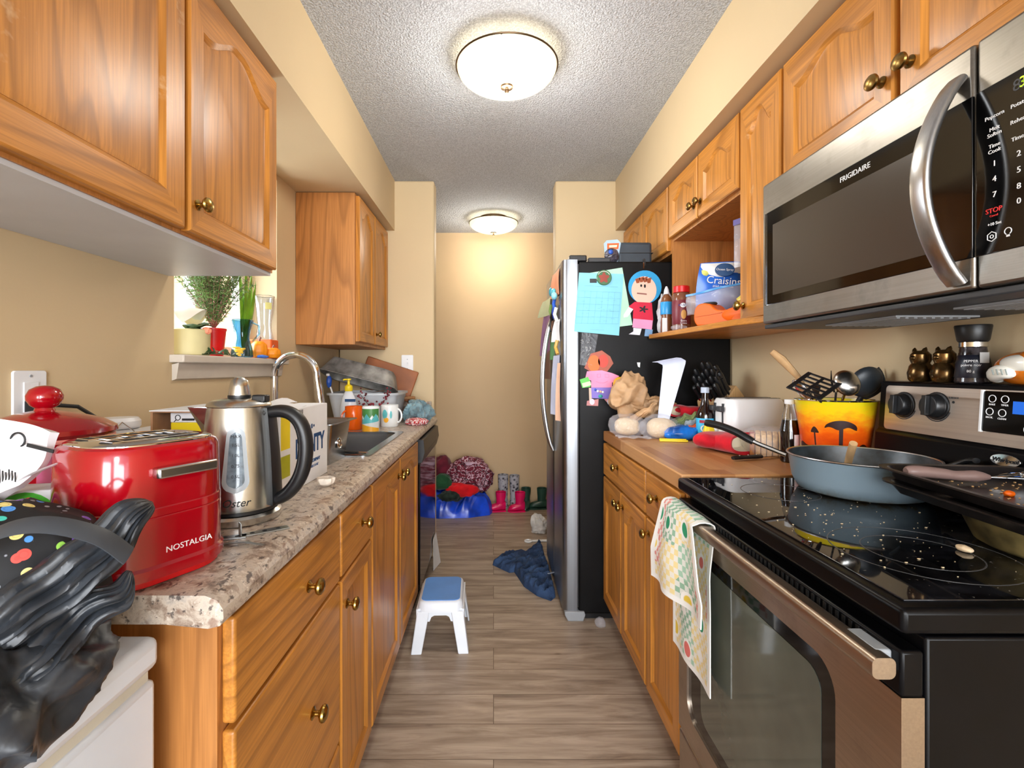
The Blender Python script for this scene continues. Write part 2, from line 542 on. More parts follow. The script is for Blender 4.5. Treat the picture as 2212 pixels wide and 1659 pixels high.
# window
wn = struct(thing('window_1', None, None, (XL-.13, (WY0+WY1)/2, WZ0)))
b = MB()
fx0, fx1 = XL-.19, XL-.14
for (y0, y1, z0, z1) in ((WY0, WY0+.04, WZ0, WZ1), (WY1-.04, WY1, WZ0, WZ1), (WY0, WY1, WZ0-.02, WZ0+.05), (WY0, WY1, WZ1-.045, WZ1), (1.865, 1.905, WZ0, WZ1)):
    b.box(fx0, fx1, y0, y1, z0, z1)
struct(b.build('window_frame', WHITEPT, wn, bevel=.004))
m = NT('window_pane_glass')
m.set(Base_Color=(1, 1, 1, 1), Roughness=.02)
tp = m.n('ShaderNodeBsdfTransparent'); gl = m.n('ShaderNodeBsdfGlossy'); gl.inputs['Roughness'].default_value = .02
mx = m.n('ShaderNodeMixShader'); mx.inputs[0].default_value = .06
m.l(tp.outputs[0], mx.inputs[1]); m.l(gl.outputs[0], mx.inputs[2]); m.l(mx.outputs[0], m.t.nodes['Material Output'].inputs['Surface'])
PANE = m.m
for (y0, y1) in ((WY0+.04, 1.865), (1.905, WY1-.04)):
    struct(MB().box(XL-.168, XL-.164, y0, y1, WZ0+.05, WZ1-.045).build('window_pane', PANE, wn, smooth=False))
struct(MB().box(XL-.14, XL+.045, WY0-.022, WY1+.03, WZ0-.025, WZ0).build('trim_1', TRIMPT, bevel=.004))
b = MB(); b.prism([(0, 0), (.022, .006), (.014, -.045), (0, -.05)], WY0-.01, WY1+.02, M=T(XL, 0, WZ0-.031) @ Matrix(((1,0,0,0),(0,0,1,0),(0,1,0,0),(0,0,0,1))))
struct(b.build('trim_2', TRIMPT, smooth=False))
struct(MB().box(-.384, .40, YB-.012, YB, 0, .07).build('baseboard_hall', WHITEPT, bevel=.003)) if False else None

# ------------------------------------------------------------------ cabinet kit
def faceM(side, X, Y):
    """local x runs along the face, local z up, local -y points out into the aisle"""
    return T(X, Y, 0) @ R(90 if side == 'L' else -90)

def knob(parent, M, s, z, y0, mat=None, name='knob', k=1.0):
    prof = [(.0, 0), (.0115, 0), (.012, .002), (.008, .004), (.0055, .007), (.0055, .013), (.009, .015), (.0145, .0185), (.0165, .0225), (.0155, .0265), (.0105, .030), (.004, .0315), (0, .0317)]
    b = MB(M @ T(s, y0, z) @ R(90, 'X'))
    b.lathe([(r*k, h*k) for r, h in prof], 24, sx=1.12, cap=False)
    return b.build(name, mat or BRASS, parent)

def door(parent, M, s0, s1, z0, z1, y0=0.0, kn=None, arch=.055, th=.02, fw=.05, kmat=None, mats=None, name='door'):
    """raised arch frame door, its face at local y = y0 - th"""
    ZM, YM = mats or (OAKZ, OAKY)
    yf = y0 - th
    w, h = s1-s0, z1-z0
    n = 16
    def contour(off):
        a0, a1, zb = s0+fw+off, s1-fw-off, z0+fw+off
        zt = z1 - fw - off
        pts = [(a0, zb), (a1, zb)]
        for k in range(n+1):
            u = 1 - k/n
            d = abs(u-.5)*2
            if d > .9: hh = 0
            else:
                q = 1 - d/.9
                hh = q*q*(3-2*q)
            if arch: hh = min(1, hh*1.12)
            zz = zt - arch*(1-hh)
            pts.append((a0+(a1-a0)*u, zz))
        return pts
    i1, i2 = contour(0), contour(.011)
    out = [(s0, z0), (s1, z0)]
    for k in range(n+1):
        out.append((s0 + (s1-s0)*(1-k/n), z1))
    b = MB(M)
    N = len(i1)
    e = .004
    oi = [(min(max(p[0], s0+e), s1-e), min(max(p[1], z0+e), z1-e)) for p in out]
    vs = [(p[0], y0, p[1]) for p in out] + [(p[0], yf+e, p[1]) for p in out] + [(p[0], yf, p[1]) for p in oi] + [(p[0], yf, p[1]) for p in i1] + [(p[0], yf+.009, p[1]) for p in i2] + [(p[0], y0-.004, p[1]) for p in i2]
    for k in range(N):
        k2 = (k+1) % N
        rail = k == 0 or 2 <= k < N-1
        fs = [(lay*N+k, lay*N+k2, (lay+1)*N+k2, (lay+1)*N+k) for lay in range(5)]
        b.add(vs, [], 0) if k == 0 else None
        for f in fs:
            b.f.append(list(f)); b.m.append(1 if rail else 0)
    d = b.build(name, [ZM, YM], parent, ang=25)
    p = MB(M)
    i3, i4 = contour(.0112), contour(.024)
    vs = [(q[0], y0, q[1]) for q in i3] + [(q[0], yf+.0085, q[1]) for q in i3] + [(q[0], yf+.0065, q[1]) for q in i4]
    fs = []
    for lay in range(2):
        for k in range(N):
            k2 = (k+1) % N
            fs.append((lay*N+k, lay*N+k2, (lay+1)*N+k2, (lay+1)*N+k))
    fs.append(tuple(range(2*N, 3*N)))
    p.add(vs, fs)
    p.build('door_panel', ZM, d, ang=20)
    if kn: knob(d, M, kn[0], kn[1], yf, kmat)
    return d

def drawer(parent, M, s0, s1, z0, z1, y0=0.0, kn=None, th=.02, kmat=None):
    b = MB(M)
    b.box(s0, s1, y0-th, y0, z0, z1)
    d = b.build('drawer', OAKY, parent, bevel=.005, seg=3)
    if kn: knob(d, M, kn[0], kn[1], y0-th, kmat)
    return d

# ------------------------------------------------------------------ wall cabinets, left
XF = -.682
M = faceM('L', XF, 0)
c = thing('wall_cabinet', 'oak wall cabinet with a white underside hanging above the red toaster and kettle', 'cabinet', (-.84, 1.0, 1.50))
b = MB(); b.box(XL+.001, XF, .36, 1.50, 1.515, 2.11); b.build('carcass', OAKPANEL, c, smooth=False)
MB().box(XL+.001, XF-.004, .36, 1.497, 1.506, 1.5148).build('underside', UNDER, c, smooth=False)
door(c, M, .44, 1.047, 1.522, 2.095, kn=None, fw=.062, mats=(OAKWORN, OAKY))
door(c, M, 1.062, 1.488, 1.522, 2.095, kn=(1.09, 1.587), fw=.05, mats=(OAKZ, OAKY))
c = thing('wall_cabinet', 'oak wall cabinet above the dish tub, its broad side panel facing out', 'cabinet', (-.85, 2.8, 1.343))
MB().box(XL+.001, -.70, 2.455, 3.148, 1.343, 2.112).build('carcass', OAKPANEL, c, smooth=False, bevel=.003)
M = faceM('L', -.70, 0)
door(c, M, 2.475, 2.785, 1.36, 2.10, kn=None, fw=.045)
door(c, M, 2.80, 3.135, 1.36, 2.10, kn=(2.83, 1.42), fw=.045)

# ------------------------------------------------------------------ base cabinets, left
XB = -.392
M = faceM('L', XB, 0)
ZT = .868
def base_box(c, y0, y1, X=XB, side='L', toe=True):
    b = MB()
    xs = (XL+.001, X) if side == 'L' else (X, XR-.001)
    b.box(xs[0], xs[1], y0, y1, .10, ZT)
    tx = (XL+.02, X-.06) if side == 'L' else (X+.06, XR-.02)
    b.box(tx[0], tx[1], y0+.002, y1-.002, 0, .0995)
    return b.build('carcass', OAKPANEL, c, smooth=False)
c = thing('base_cabinet', 'oak base cabinet with stacked drawers under the toaster end of the counter', 'cabinet', (-.69, .93, 0))
base_box(c, .69, 1.186)
drawer(c, M, .70, 1.18, .708, .862, kn=(.98, .782))
drawer(c, M, .70, 1.18, .32, .698, kn=(1.0, .512))
drawer(c, M, .70, 1.18, .115, .31, kn=(1.0, .21))
c = thing('base_cabinet', 'narrow oak base cabinet with one drawer over one door beside the stool', 'cabinet', (-.69, 1.34, 0))
base_box(c, 1.188, 1.492)
drawer(c, M, 1.194, 1.486, .708, .862, kn=(1.38, .785))
door(c, M, 1.194, 1.486, .115, .698, kn=(1.235, .625), arch=0, fw=.045)
c = thing('base_cabinet', 'oak sink cabinet with two tall arched doors and paired knobs', 'cabinet', (-.69, 1.96, 0))
b = MB(); b.box(XL+.001, XB, 1.494, 1.514, .10, ZT); b.box(XL+.001, XB, 2.416, 2.436, .10, ZT); b.box(XB-.02, XB, 1.514, 2.416, .10, ZT); b.box(XL+.001, XB-.02, 1.514, 2.416, .10, .12)
b.box(XL+.02, XB-.06, 1.496, 2.434, 0, .0995); b.build('carcass', OAKPANEL, c, smooth=False)
door(c, M, 1.50, 1.935, .115, .862, kn=(1.90, .80), fw=.05)
door(c, M, 1.945, 2.40, .115, .862, kn=(1.985, .80), fw=.05)

# counter slab with the sink cut out
SX0, SX1, SY0, SY1 = -.86, -.445, 1.70, 2.34
b = MB()
def slab(x0, x1, y0, y1): b.box(x0, x1, y0, y1, .876, .915)
slab(XL+.001, SX0, .655, 3.148); slab(SX0, SX1, .655, SY0); slab(SX0, SX1, SY1, 3.148)
# rounded front nose
nose = [(SX1, .876), (-.384, .870), (-.368, .874), (-.3635, .884), (-.364, .896), (-.372, .908), (-.388, .9145), (SX1, .915)]
MX = Matrix(((1,0,0,0),(0,0,1,0),(0,1,0,0),(0,0,0,1)))
b.prism(nose, .655, 3.148, M=MX)
ct = b.build('countertop', GRANITE, loc=(-.68, 1.9, .876), smooth=True, ang=30)
tag(ct, 'speckled brown laminate countertop running along the window wall', 'countertop')
bs = MB().box(-.94, -.40, 3.13, 3.148, .9155, 1.01).build('backsplash', GRANITE, loc=(-.67, 3.14, .9155), bevel=.003)
tag(bs, 'short speckled laminate backsplash strip below the light switch', 'backsplash')

# sink
s = thing('sink', 'stainless steel sink let into the speckled counter', 'sink', ((SX0+SX1)/2, (SY0+SY1)/2, .915))
b = MB()
rim_o, rim_i = rrect(SX1-SX0+.03, SY1-SY0+.03, .03, cx=(SX0+SX1)/2, cy=(SY0+SY1)/2), rrect(SX1-SX0-.03, SY1-SY0-.03, .05, cx=(SX0+SX1)/2, cy=(SY0+SY1)/2)
bot = rrect(SX1-SX0-.07, SY1-SY0-.07, .05, cx=(SX0+SX1)/2, cy=(SY0+SY1)/2)
n = len(rim_o)
rings = [[(p[0], p[1], .9155) for p in rim_o], [(p[0], p[1], .919) for p in rim_o], [(p[0], p[1], .919) for p in rim_i], [(p[0], p[1], .905) for p in rim_i], [(p[0], p[1], .77) for p in bot], [((p[0]+(SX0+SX1)/2*0), p[1], .765) for p in bot]]
vs = [p for r_ in rings for p in r_]
fs = [(j*n+i, j*n+(i+1) % n, (j+1)*n+(i+1) % n, (j+1)*n+i) for j in range(5) for i in range(n)] + [tuple(range(5*n, 6*n))]
b.add(vs, fs)
b.build('basin', SINKST, s, ang=50)
MB().lathe([(.0, .7652), (.045, .7652), (.045, .768), (.03, .7675), (0, .7672)], 24, c=((SX0+SX1)/2, 2.02, 0)).build('drain', CHROME, s)

f = thing('faucet', 'tall chrome gooseneck faucet at the back of the sink', 'faucet', (-.915, 2.03, .915))
MB().lathe([(.028, 0), (.028, .004), (.022, .012), (.018, .05), (.0135, .06)], 20, c=(-.915, 2.03, .9155)).build('base', CHROME, f)
pts = [(-.915, 2.03, .97), (-.915, 2.03, 1.19)]
for k in range(0, 13):
    a = PI - (PI*1.03)*k/12
    pts.append((-.826+.089*math.cos(a), 2.03, 1.19+.089*math.sin(a)))
e = pts[-1]
pts += [(e[0]+.004, 2.03, e[2]-.03)]
MB().tube(pts, .0152, 16).build('gooseneck', CHROME, f)
MB().tube([(e[0]+.004, 2.03, e[2]-.028), (e[0]+.008, 2.03, e[2]-.05), (e[0]+.014, 2.03, e[2]-.11)], [.0170, .0180, .0192], 18).build('spray_head', CHROME, f)
MB().tube([(-.905, 2.012, .985), (-.87, 1.99, .99), (-.835, 1.98, 1.0)], [.008, .006, .005], 10).build('lever', CHROME, f)

# dishwasher
d = thing('dishwasher', 'black dishwasher with a control strip built in at the end of the counter', 'dishwasher', (-.68, 2.77, 0))
MB().box(XL+.001, -.40, 2.44, 3.10, .02, .866).build('body', BLACKPL, d, smooth=False)
MB().box(-.40, -.368, 2.445, 3.08, .11, .745).build('door', BLACKGL, d, bevel=.004)
b = MB(M=None); b.prism([(-.40, .748), (-.360, .748), (-.346, .80), (-.352, .862), (-.40, .866)], 2.445, 3.08, M=MX)
cp = b.build('control_panel', BLACKPL, d, ang=30)
MB().box(-.3495, -.3475, 2.60, 2.95, .79, .815).build('button_strip', DKGREY, cp)
MB().box(-.43, -.40, 2.45, 3.08, .02, .105).build('kick_plate', BLACKPL, d)
o = MB().sheet(lambda u, v: (-.362+.03*(1-v)*u, 2.93+.13*u, .004+.19*v), 4, 6, .0012).build('folded_paper', PAPERW, loc=(-.35, 3.0, 0))
tag(o, 'white paper sheet propped against the foot of the dishwasher', 'paper')

# ------------------------------------------------------------------ wall cabinets, right
XW = .858
MR = lambda Y: faceM('R', XW, Y)
def rdoor(c, ya, yb, z0, z1, kn=None, **kw):       # ya far, yb near
    M = MR(ya)
    k = (ya-kn[0], kn[1]) if kn else None
    return door(c, M, 0, ya-yb, z0, z1, kn=k, **kw)
c = thing('wall_cabinet', 'oak wall cabinet of two doors directly above the microwave oven', 'cabinet', (1.0, 1.0, 1.75))
MB().box(XW, XR-.001, .60, 1.418, 1.75, 2.112).build('carcass', OAKPANEL, c, smooth=False)
rdoor(c, 1.41, 1.022, 1.765, 2.10, kn=(1.05, 1.838), kmat=BRASS_OLD, arch=.04)
rdoor(c, 1.006, .615, 1.765, 2.10, kn=(.978, 1.838), kmat=BRASS_OLD, arch=.04)
c = thing('wall_cabinet', 'tall narrow oak wall cabinet between the microwave oven and the open shelf', 'cabinet', (1.0, 1.54, 1.37))
MB().box(XW, XR-.001, 1.42, 1.662, 1.372, 2.112).build('carcass', OAKPANEL, c, smooth=False)
rdoor(c, 1.655, 1.425, 1.385, 2.10, kn=(1.632, 1.432), fw=.045, mats=(OAKWORN, OAKY))
c = thing('wall_cabinet', 'oak wall cabinet with an open niche and a jutting bottom shelf of snacks', 'cabinet', (1.0, 2.0, 1.365))
b = MB(); b.box(XW, XR-.001, 1.664, 2.338, 1.828, 2.112); b.box(XW, XR-.001, 1.664, 1.684, 1.386, 1.828); b.box(XW, XR-.001, 2.318, 2.338, 1.386, 1.828)
b.build('carcass', OAKPANEL, c, smooth=False)
MB().box(XR-.012, XR-.002, 1.684, 2.318, 1.386, 1.828).build('back_panel', OAKZ, c, smooth=False)
MB().prism([(.746, 2.338), (XR-.002, 2.338), (XR-.002, 1.43), (.862, 1.43), (.80, 1.62)], 1.364, 1.3855).build('shelf_board', OAKY, c, bevel=.003)
rdoor(c, 2.33, 2.008, 1.842, 2.10, kn=(2.035, 1.90), arch=.04, kmat=BRASS_OLD, mats=(OAKWORN, OAKY))
rdoor(c, 1.996, 1.67, 1.842, 2.10, kn=(1.972, 1.90), arch=.04, kmat=BRASS_OLD)
c = thing('wall_cabinet', 'oak wall cabinet of two doors over the refrigerator', 'cabinet', (1.0, 2.74, 1.775))
MB().box(XW, XR-.001, 2.342, 3.148, 1.775, 2.112).build('carcass', OAKPANEL, c, smooth=False)
rdoor(c, 3.135, 2.75, 1.79, 2.10, kn=None, arch=.04)
rdoor(c, 2.738, 2.35, 1.79, 2.10, kn=None, arch=.04)

# ------------------------------------------------------------------ base cabinets, right
XBR = .548
def bdoor(c, ya, yb, z0, z1, kn=None, dr=False, **kw):
    M = faceM('R', XBR, ya)
    k = (ya-kn[0], kn[1]) if kn else None
    if dr: return drawer(c, M, 0, ya-yb, z0, z1, kn=k, **kw)
    return door(c, M, 0, ya-yb, z0, z1, kn=k, **kw)
c = thing('base_cabinet', 'oak base cabinet with a wide drawer over two arched doors by the refrigerator', 'cabinet', (.85, 2.02, 0))
base_box(c, 1.692, 2.345, XBR, 'R')
bdoor(c, 2.338, 1.70, .716, .866, kn=(2.07, .80), dr=True)
bdoor(c, 2.338, 2.022, .115, .706, kn=(2.05, .655), fw=.05)
bdoor(c, 2.012, 1.70, .115, .706, kn=(1.985, .655), fw=.05)
c = thing('base_cabinet', 'narrow oak base cabinet with one drawer and one door beside the range', 'cabinet', (.85, 1.53, 0))
base_box(c, 1.372, 1.69, XBR, 'R')
bdoor(c, 1.685, 1.385, .716, .866, kn=(1.575, .80), dr=True)
bdoor(c, 1.685, 1.385, .115, .706, kn=(1.655, .66), fw=.05)
bb = MB().box(.53, XR-.001, 1.372, 2.345, .8755, .922).build('worktop', BUTCHER, loc=(.85, 1.86, .8755), bevel=.004, seg=2)
tag(bb, 'worn butcher block worktop between the range and the refrigerator', 'worktop')

# ------------------------------------------------------------------ range
r = thing('range', 'black and stainless electric range with a smooth glass cooktop', 'stove', (.83, .985, 0))
RY0, RY1 = .612, 1.362
b = MB(); b.box(.548, 1.12, RY0+.004, RY1-.002, .03, .880); b.build('body', BLACKEN, r, bevel=.004)
for y in (RY0+.05, RY1-.05):
    for x in (.62, 1.05): MB().lathe([(.02, .0), (.02, .03)], 12, c=(x, y, 0)).build('foot', BLACKPL, r)
b = MB(); P = rrect(.22, .16, .02); 
b.tube([(.72+p[0]*1.6, RY0+.0035, .42+p[1]*2.2) for p in P], .0035, 6, closed=True)
b.build('side_emboss', BLACKEN, r)
# cooktop
ck = MB().box(.515, 1.085, RY0, RY1, .884, .917).build('cooktop', BLACKEN, r, bevel=.007, seg=3)
def cook_mat():
    m = NT('smudged_black_glass')
    co = m.co(rand=False)
    s1 = m.noise(m.co((1, 3, 1), rot=(0, 0, .6), rand=False), 7, 5, .7)
    sp = m.noise(co, 130, 2)
    col = m.ramp(s1, [(.45, (7, 7, 9)), (.62, (24, 25, 30)), (.8, (46, 47, 52))])
    col = m.mix(m.ramp(sp, [(.70, (0, 0, 0)), (.74, (160, 160, 160))]), col, (150, 146, 138))
    m.set(Base_Color=col, Roughness=m.ramp(s1, [(.4, (16, 16, 16)), (.75, (70, 70, 70))]), Specular_IOR_Level=.6)
    return m.m
MB().box(.535, 1.055, RY0+.022, RY1-.02, .9165, .9195).build('glass_top', cook_mat(), ck, bevel=.001)
RING = solid('printed_ring', (74, 74, 76), .25)
for (x, y, rr) in ((.70, .80, .125), (.70, .80, .078), (.70, 1.19, .085), (.93, .80, .08), (.92, 1.2, .105)):
    MB().tube([(x+rr*math.cos(2*PI*i/48), y+rr*math.sin(2*PI*i/48), .9195) for i in range(48)], .0012, 6, closed=True, flat=.5).build('burner_ring', RING, ck)
# door
YA, YZ = RY0+.004, RY1-.006
dr = MB().box(.5165, .546, YA, YZ, .803, .862).build('oven_door', BLACKEN, r, bevel=.004)
b = MB()
k = 46
for i in range(k):
    y = YA+.06+(YZ-YA-.12)*i/(k-1)
    b.box(.5152, .5168, y-.0032, y+.0032, .834, .857)
b.build('vent', solid('vent_dark', (2, 2, 2), .6), dr)
b = MB()
gy0, gy1, gz0, gz1 = .735, 1.30, .30, .768
hole = [(p[0], p[1]) for p in rrect(gy1-gy0, gz1-gz0, .05, 8, (gy0+gy1)/2, (gz0+gz1)/2)]
# stainless frame: outer rectangle to rounded hole
n = len(hole)
cx, cz = (gy0+gy1)/2, (gz0+gz1)/2
outp = []
for i, p in enumerate(hole):
    q = i // 9
    j = i % 9
    cy_, cz_ = (YZ, YA, YA, YZ)[q], (.803, .803, .235, .235)[q]
    a = j/8
    if q == 0: o_ = (cy_, cz_)
    else: o_ = (cy_, cz_)
    outp.append(o_)
vs = [(.5165, p[0], p[1]) for p in outp] + [(.5165, p[0], p[1]) for p in hole] + [(.523, p[0], p[1]) for p in hole] + [(.546, p[0], p[1]) for p in outp]
fs = []
for i in range(n):
    i2 = (i+1) % n
    fs.append((n+i, n+i2, i2, i) if outp[i] != outp[i2] else (n+i, n+i2, i))
    fs.append((2*n+i, 2*n+i2, n+i2, n+i))
    if outp[i] != outp[i2]: fs.append((i, i2, 3*n+i2, 3*n+i))
b.add(vs, fs)
b.build('door_frame', STEELD, dr, ang=30)
wg = MB().box(.5225, .53, gy0-.01, gy1+.01, gz0-.01, gz1+.01).build('window_glass', BLACKGL, dr)
OVENGL = solid('oven_glass_reflection', (84, 88, 78), .06, 0, .1, 6, spec=.9)  # grey-green base colour paints in the reflection seen on the oven glass
PM = Matrix(((0,0,1,0),(1,0,0,0),(0,1,0,0),(0,0,0,1)))
MB().prism(rrect(.45, .40, .035, 6, 1.0, .535), .5215, .5224, M=PM).build('inner_window', OVENGL, dr, smooth=False)
h = MB()
h.prism(rrect(.030, .027, .008, 4, .493, .8415), YA-.002, YZ+.004, M=MX)
hd = h.build('handle', STEELD, dr, ang=30)
for y in (YA+.015, YZ-.07):
    MB().box(.495, .518, y, y+.055, .828, .8555).build('handle_bracket', GREYPL, hd, bevel=.003)
MB().box(.5165, .546, YA, YZ, .055, .225).build('storage_drawer', STEELD, r, bevel=.006)
# backguard
BX = 1.062
bg = MB().prism([(1.045, .917), (1.060, .95), (1.066, 1.05), (BX+.0125, 1.055), (BX+.022, 1.187), (1.15, 1.187), (1.155, .917)], RY0, RY1, M=MX).build('backguard', BLACKEN, r, bevel=.006, ang=30)
def bgx(z): return BX+.012+.010*(z-1.04)/.147
tl = math.atan(.010/.147)
BGM = lambda y, z, off=0: T(bgx(z)-off, y, z) @ R(-90) @ R(90-math.degrees(tl), 'X')
# local frame of BGM: x -> -Y, y -> up the face, z -> out of the face
b = MB(BGM((RY0+RY1)/2, 1.116)); b.prism(rrect(.70, .118, .01, 4), -.002, .003); fp = b.build('face_plate', steel('backguard_steel', (186, 172, 158), .36, 'y'), bg, smooth=False)
for (y, z) in ((1.276, 1.126), (1.182, 1.130)):
    b = MB(BGM(y, z, .003)); b.lathe([(.034, 0), (.034, .003), (.028, .004), (.027, .02), (.024, .024), (0, .024)], 28)
    b.box(-.006, .006, -.024, .024, .02, .034)
    kb = b.build('knob', BLACKPL, fp, bevel=.001)
    pp = MB(BGM(y, z, .0035)); pp.tube([(.037*math.cos(a), .037*math.sin(a), 0) for a in [math.radians(200+14*q) for q in range(11)]], .0012, 5); pp.build('dial_mark', DKGREY, fp)
b = MB(BGM(1.14, 1.142, .003)); b.lathe([(.003, 0), (.003, .001), (0, .001)], 10); b.build('indicator_light', INK, fp)
lettering('SURFACE', .006, BGM(1.14, 1.152, .0034), DKGREY, fp)
b = MB(BGM(.925, 1.128, .003)); b.prism(rrect(.285, .088, .006, 4), 0, .004); cp = b.build('control_panel', BLACKGL, fp, smooth=False)
b = MB(BGM(1.0695, 1.128, .003)); b.box(-.002, .002, -.046, .046, 0, .007); b.build('panel_trim', WHITEPL, cp)
m = NT('blue_clock_screen'); m.set(Base_Color=lin((20, 60, 150)), Roughness=.2, Emission_Color=lin((40, 120, 230)), Emission_Strength=.6); BLUELED = m.m
b = MB(BGM(.965, 1.140, .0072)); b.box(-.04, .04, -.013, .013, 0, .001); b.build('clock_screen', BLUELED, cp)
CYANINK = solid('cyan_ink', (190, 230, 255), .4)
lettering('12:15', .018, BGM(.955, 1.140, .0084), CYANINK, cp)
for (y, z, t) in ((1.048, 1.156, 'BAKE'), (1.022, 1.156, 'TIMER'), (1.052, 1.128, 'BROIL'), (1.026, 1.127, 'CLEAN')):
    b = MB(BGM(y, z, .0072)); b.tube([(.0075*math.cos(2*PI*i/20), .0075*math.sin(2*PI*i/20), 0) for i in range(20)], .0009, 5, closed=True); b.build('button_ring', WHITEINK, cp)
    lettering(t, .0055, BGM(y, z-.0125, .0073), WHITEINK, cp)
for (y, z, t) in ((.972, 1.098, 'OFF'), (.93, 1.098, 'START')):
    b = MB(BGM(y, z, .0072)); b.tube([(.010*math.cos(2*PI*i/24), .010*math.sin(2*PI*i/24), 0) for i in range(24)], .001, 5, closed=True); b.build('button_ring', WHITEINK, cp)
    lettering(t, .006, BGM(y, z, .0073), WHITEINK, cp)
BM = T(1.0635, 1.007, 1.030) @ R(-90) @ R(86, 'X')
b = MB(BM @ T(0, 0, .0)); b.prism(circ(.03, 28, sy=.42), 0, .0055); em = b.build('badge', CHROME, bg, bevel=.0005)
lettering('Whirlpool', .0125, BM @ T(0, 0, .0062), INK, em, shear=.25)

# crumbs on the cooktop
b = MB(); rnd = random.Random(3)
for i in range(150):
    x, y = rnd.uniform(.545, .95), rnd.uniform(.65, 1.33)
    if rnd.random() < .5: x, y = rnd.gauss(.70, .08), rnd.gauss(1.0, .12)
    if not (.54 < x < 1.04 and .64 < y < 1.335): continue
    s_ = rnd.choice((.0006, .0007, .0009, .0015))*rnd.uniform(.7, 1.3)
    b.ball((x, y, .9198+s_*.4), (s_*rnd.uniform(1, 2), s_, s_*.5), 5, 4)
tag(b.build('crumbs', solid('crumb', (214, 186, 150), .8, 0, .25, 90), loc=(.75, .98, .9196)), 'scattered pale food crumbs across the black glass cooktop', 'crumbs', kind='stuff')

# ------------------------------------------------------------------ microwave
mw = thing('microwave_oven', 'stainless over-the-range microwave oven with a bowed handle', 'microwave', (.97, 1.0, 1.345))
MX0 = .777
MB().box(MX0+.03, XR-.001, .60, 1.412, 1.347, 1.748).build('body', BLACKPL, mw, smooth=False)
MB().box(MX0+.005, 1.10, .605, 1.405, 1.335, 1.3465).build('vent_base', DKGREY, mw, bevel=.003)
for y in (.80, 1.15):
    b = MB()
    b.box(.86, 1.04, y-.11, y+.11, 1.331, 1.3345)
    for k in range(9): b.box(.87+.019*k, .877+.019*k, y-.10, y+.10, 1.329, 1.331)
    b.build('grease_filter', GREYPL, mw)
dd = MB().box(MX0, MX0+.03, .787, 1.405, 1.349, 1.747).build('door', STEEL, mw, bevel=.006, seg=3)
MB().box(MX0-.0015, MX0+.004, .788, 1.384, 1.40, 1.662).build('door_glass', BLACKGL, dd, bevel=.0015)
MESHM = NT('microwave_mesh_window'); MESHM.set(Base_Color=lin((62, 56, 50)), Roughness=.22, Specular_IOR_Level=.6)
MB().box(MX0-.0022, MX0-.0014, .865, 1.350, 1.425, 1.620).build('mesh_window', MESHM.m, dd, smooth=False)
MB().box(MX0-.004, MX0+.002, 1.3835, 1.3875, 1.40, 1.66).build('glass_trim', CHROME, dd)
lettering('FRIGIDAIRE', .0165, T(MX0-.0018, 1.045, 1.641) @ FACE_NEGX, WHITEINK, dd, sx=1.05)
pts = []; rad = []
for k in range(25):
    u = k/24
    z = 1.362+(1.700-1.362)*u
    pts.append((MX0-.004-.062*math.sin(PI*u)**.8, .815-.004, z))
def bar(P, wy, tx):
    b = MB(); vs = []; fs = []
    n = len(P)
    for j, p in enumerate(P):
        d = (Vector(P[min(j+1, n-1)])-Vector(P[max(j-1, 0)])).normalized()
        nrm = Vector((-d.z, 0, d.x))
        if nrm.x > 0: nrm = -nrm
        cross = [(wy*.5*math.cos(t), tx*.5*math.sin(t)) for t in [2*PI*i/16 for i in range(16)]]
        for (cy_, cn) in cross:
            s_ = lambda v, e: math.copysign(abs(v)**e, v)
            yy = s_(cy_/(wy*.5), .45)*wy*.5; nn = s_(cn/(tx*.5), .7)*tx*.5
            q = Vector(p)+nrm*nn; vs.append((q.x, q.y+yy, q.z))
    for j in range(n-1):
        for i in range(16):
            fs.append((j*16+i, j*16+(i+1) % 16, (j+1)*16+(i+1) % 16, (j+1)*16+i))
    fs += [tuple(reversed(range(16))), tuple((n-1)*16+i for i in range(16))]
    return b.add(vs, fs)
bar(pts, .034, .014).build('handle', STEELZ, dd, ang=50)
cpn = MB().box(MX0, MX0+.03, .60, .783, 1.349, 1.747).build('control_panel', STEEL, mw, bevel=.006, seg=3)
MB().box(MX0-.0015, MX0+.004, .602, .782, 1.40, 1.662).build('panel_glass', BLACKGL, cpn, bevel=.001)
TM = lambda y, z: T(MX0-.0018, y, z) @ FACE_NEGX
m = NT('green_digits'); m.set(Base_Color=lin((160, 200, 40)), Emission_Color=lin((190, 230, 40)), Emission_Strength=1.0); GREENLED = m.m
lettering('8:88', .024, TM(.706, 1.640), DKGREY, cpn)
lettering('3', .022, TM(.7125, 1.641), GREENLED, cpn)
REDINK = solid('red_ink', (230, 40, 36), .5)
yc = (.753, .718, .683)
rows = [(1.612, ('Popcorn', 'Potato', 'Pizza'), .0085), (1.588, ('Melt\nSoften', 'Reheat', 'Defrost'), .0085), (1.562, ('Time\nCook', 'Timer', 'Power'), .0085)]
for z, ts, sz in rows:
    for y, t in zip(yc, ts): lettering(t, sz, TM(y, z), WHITEINK, cpn)
for z, ts in ((1.538, '123'), (1.514, '456'), (1.490, '789')):
    for y, t in zip(yc, ts): lettering(t, .0125, TM(y, z), WHITEINK, cpn)
lettering('STOP', .0105, TM(yc[0]+.001, 1.466), REDINK, cpn); lettering('Cancel', .0045, TM(yc[0]+.001, 1.458), REDINK, cpn)
lettering('0', .0125, TM(yc[1], 1.468), WHITEINK, cpn)
lettering('START', .0105, TM(yc[2], 1.466), WHITEINK, cpn)
lettering('+10 Sec', .0065, TM(yc[0], 1.445), WHITEINK, cpn)
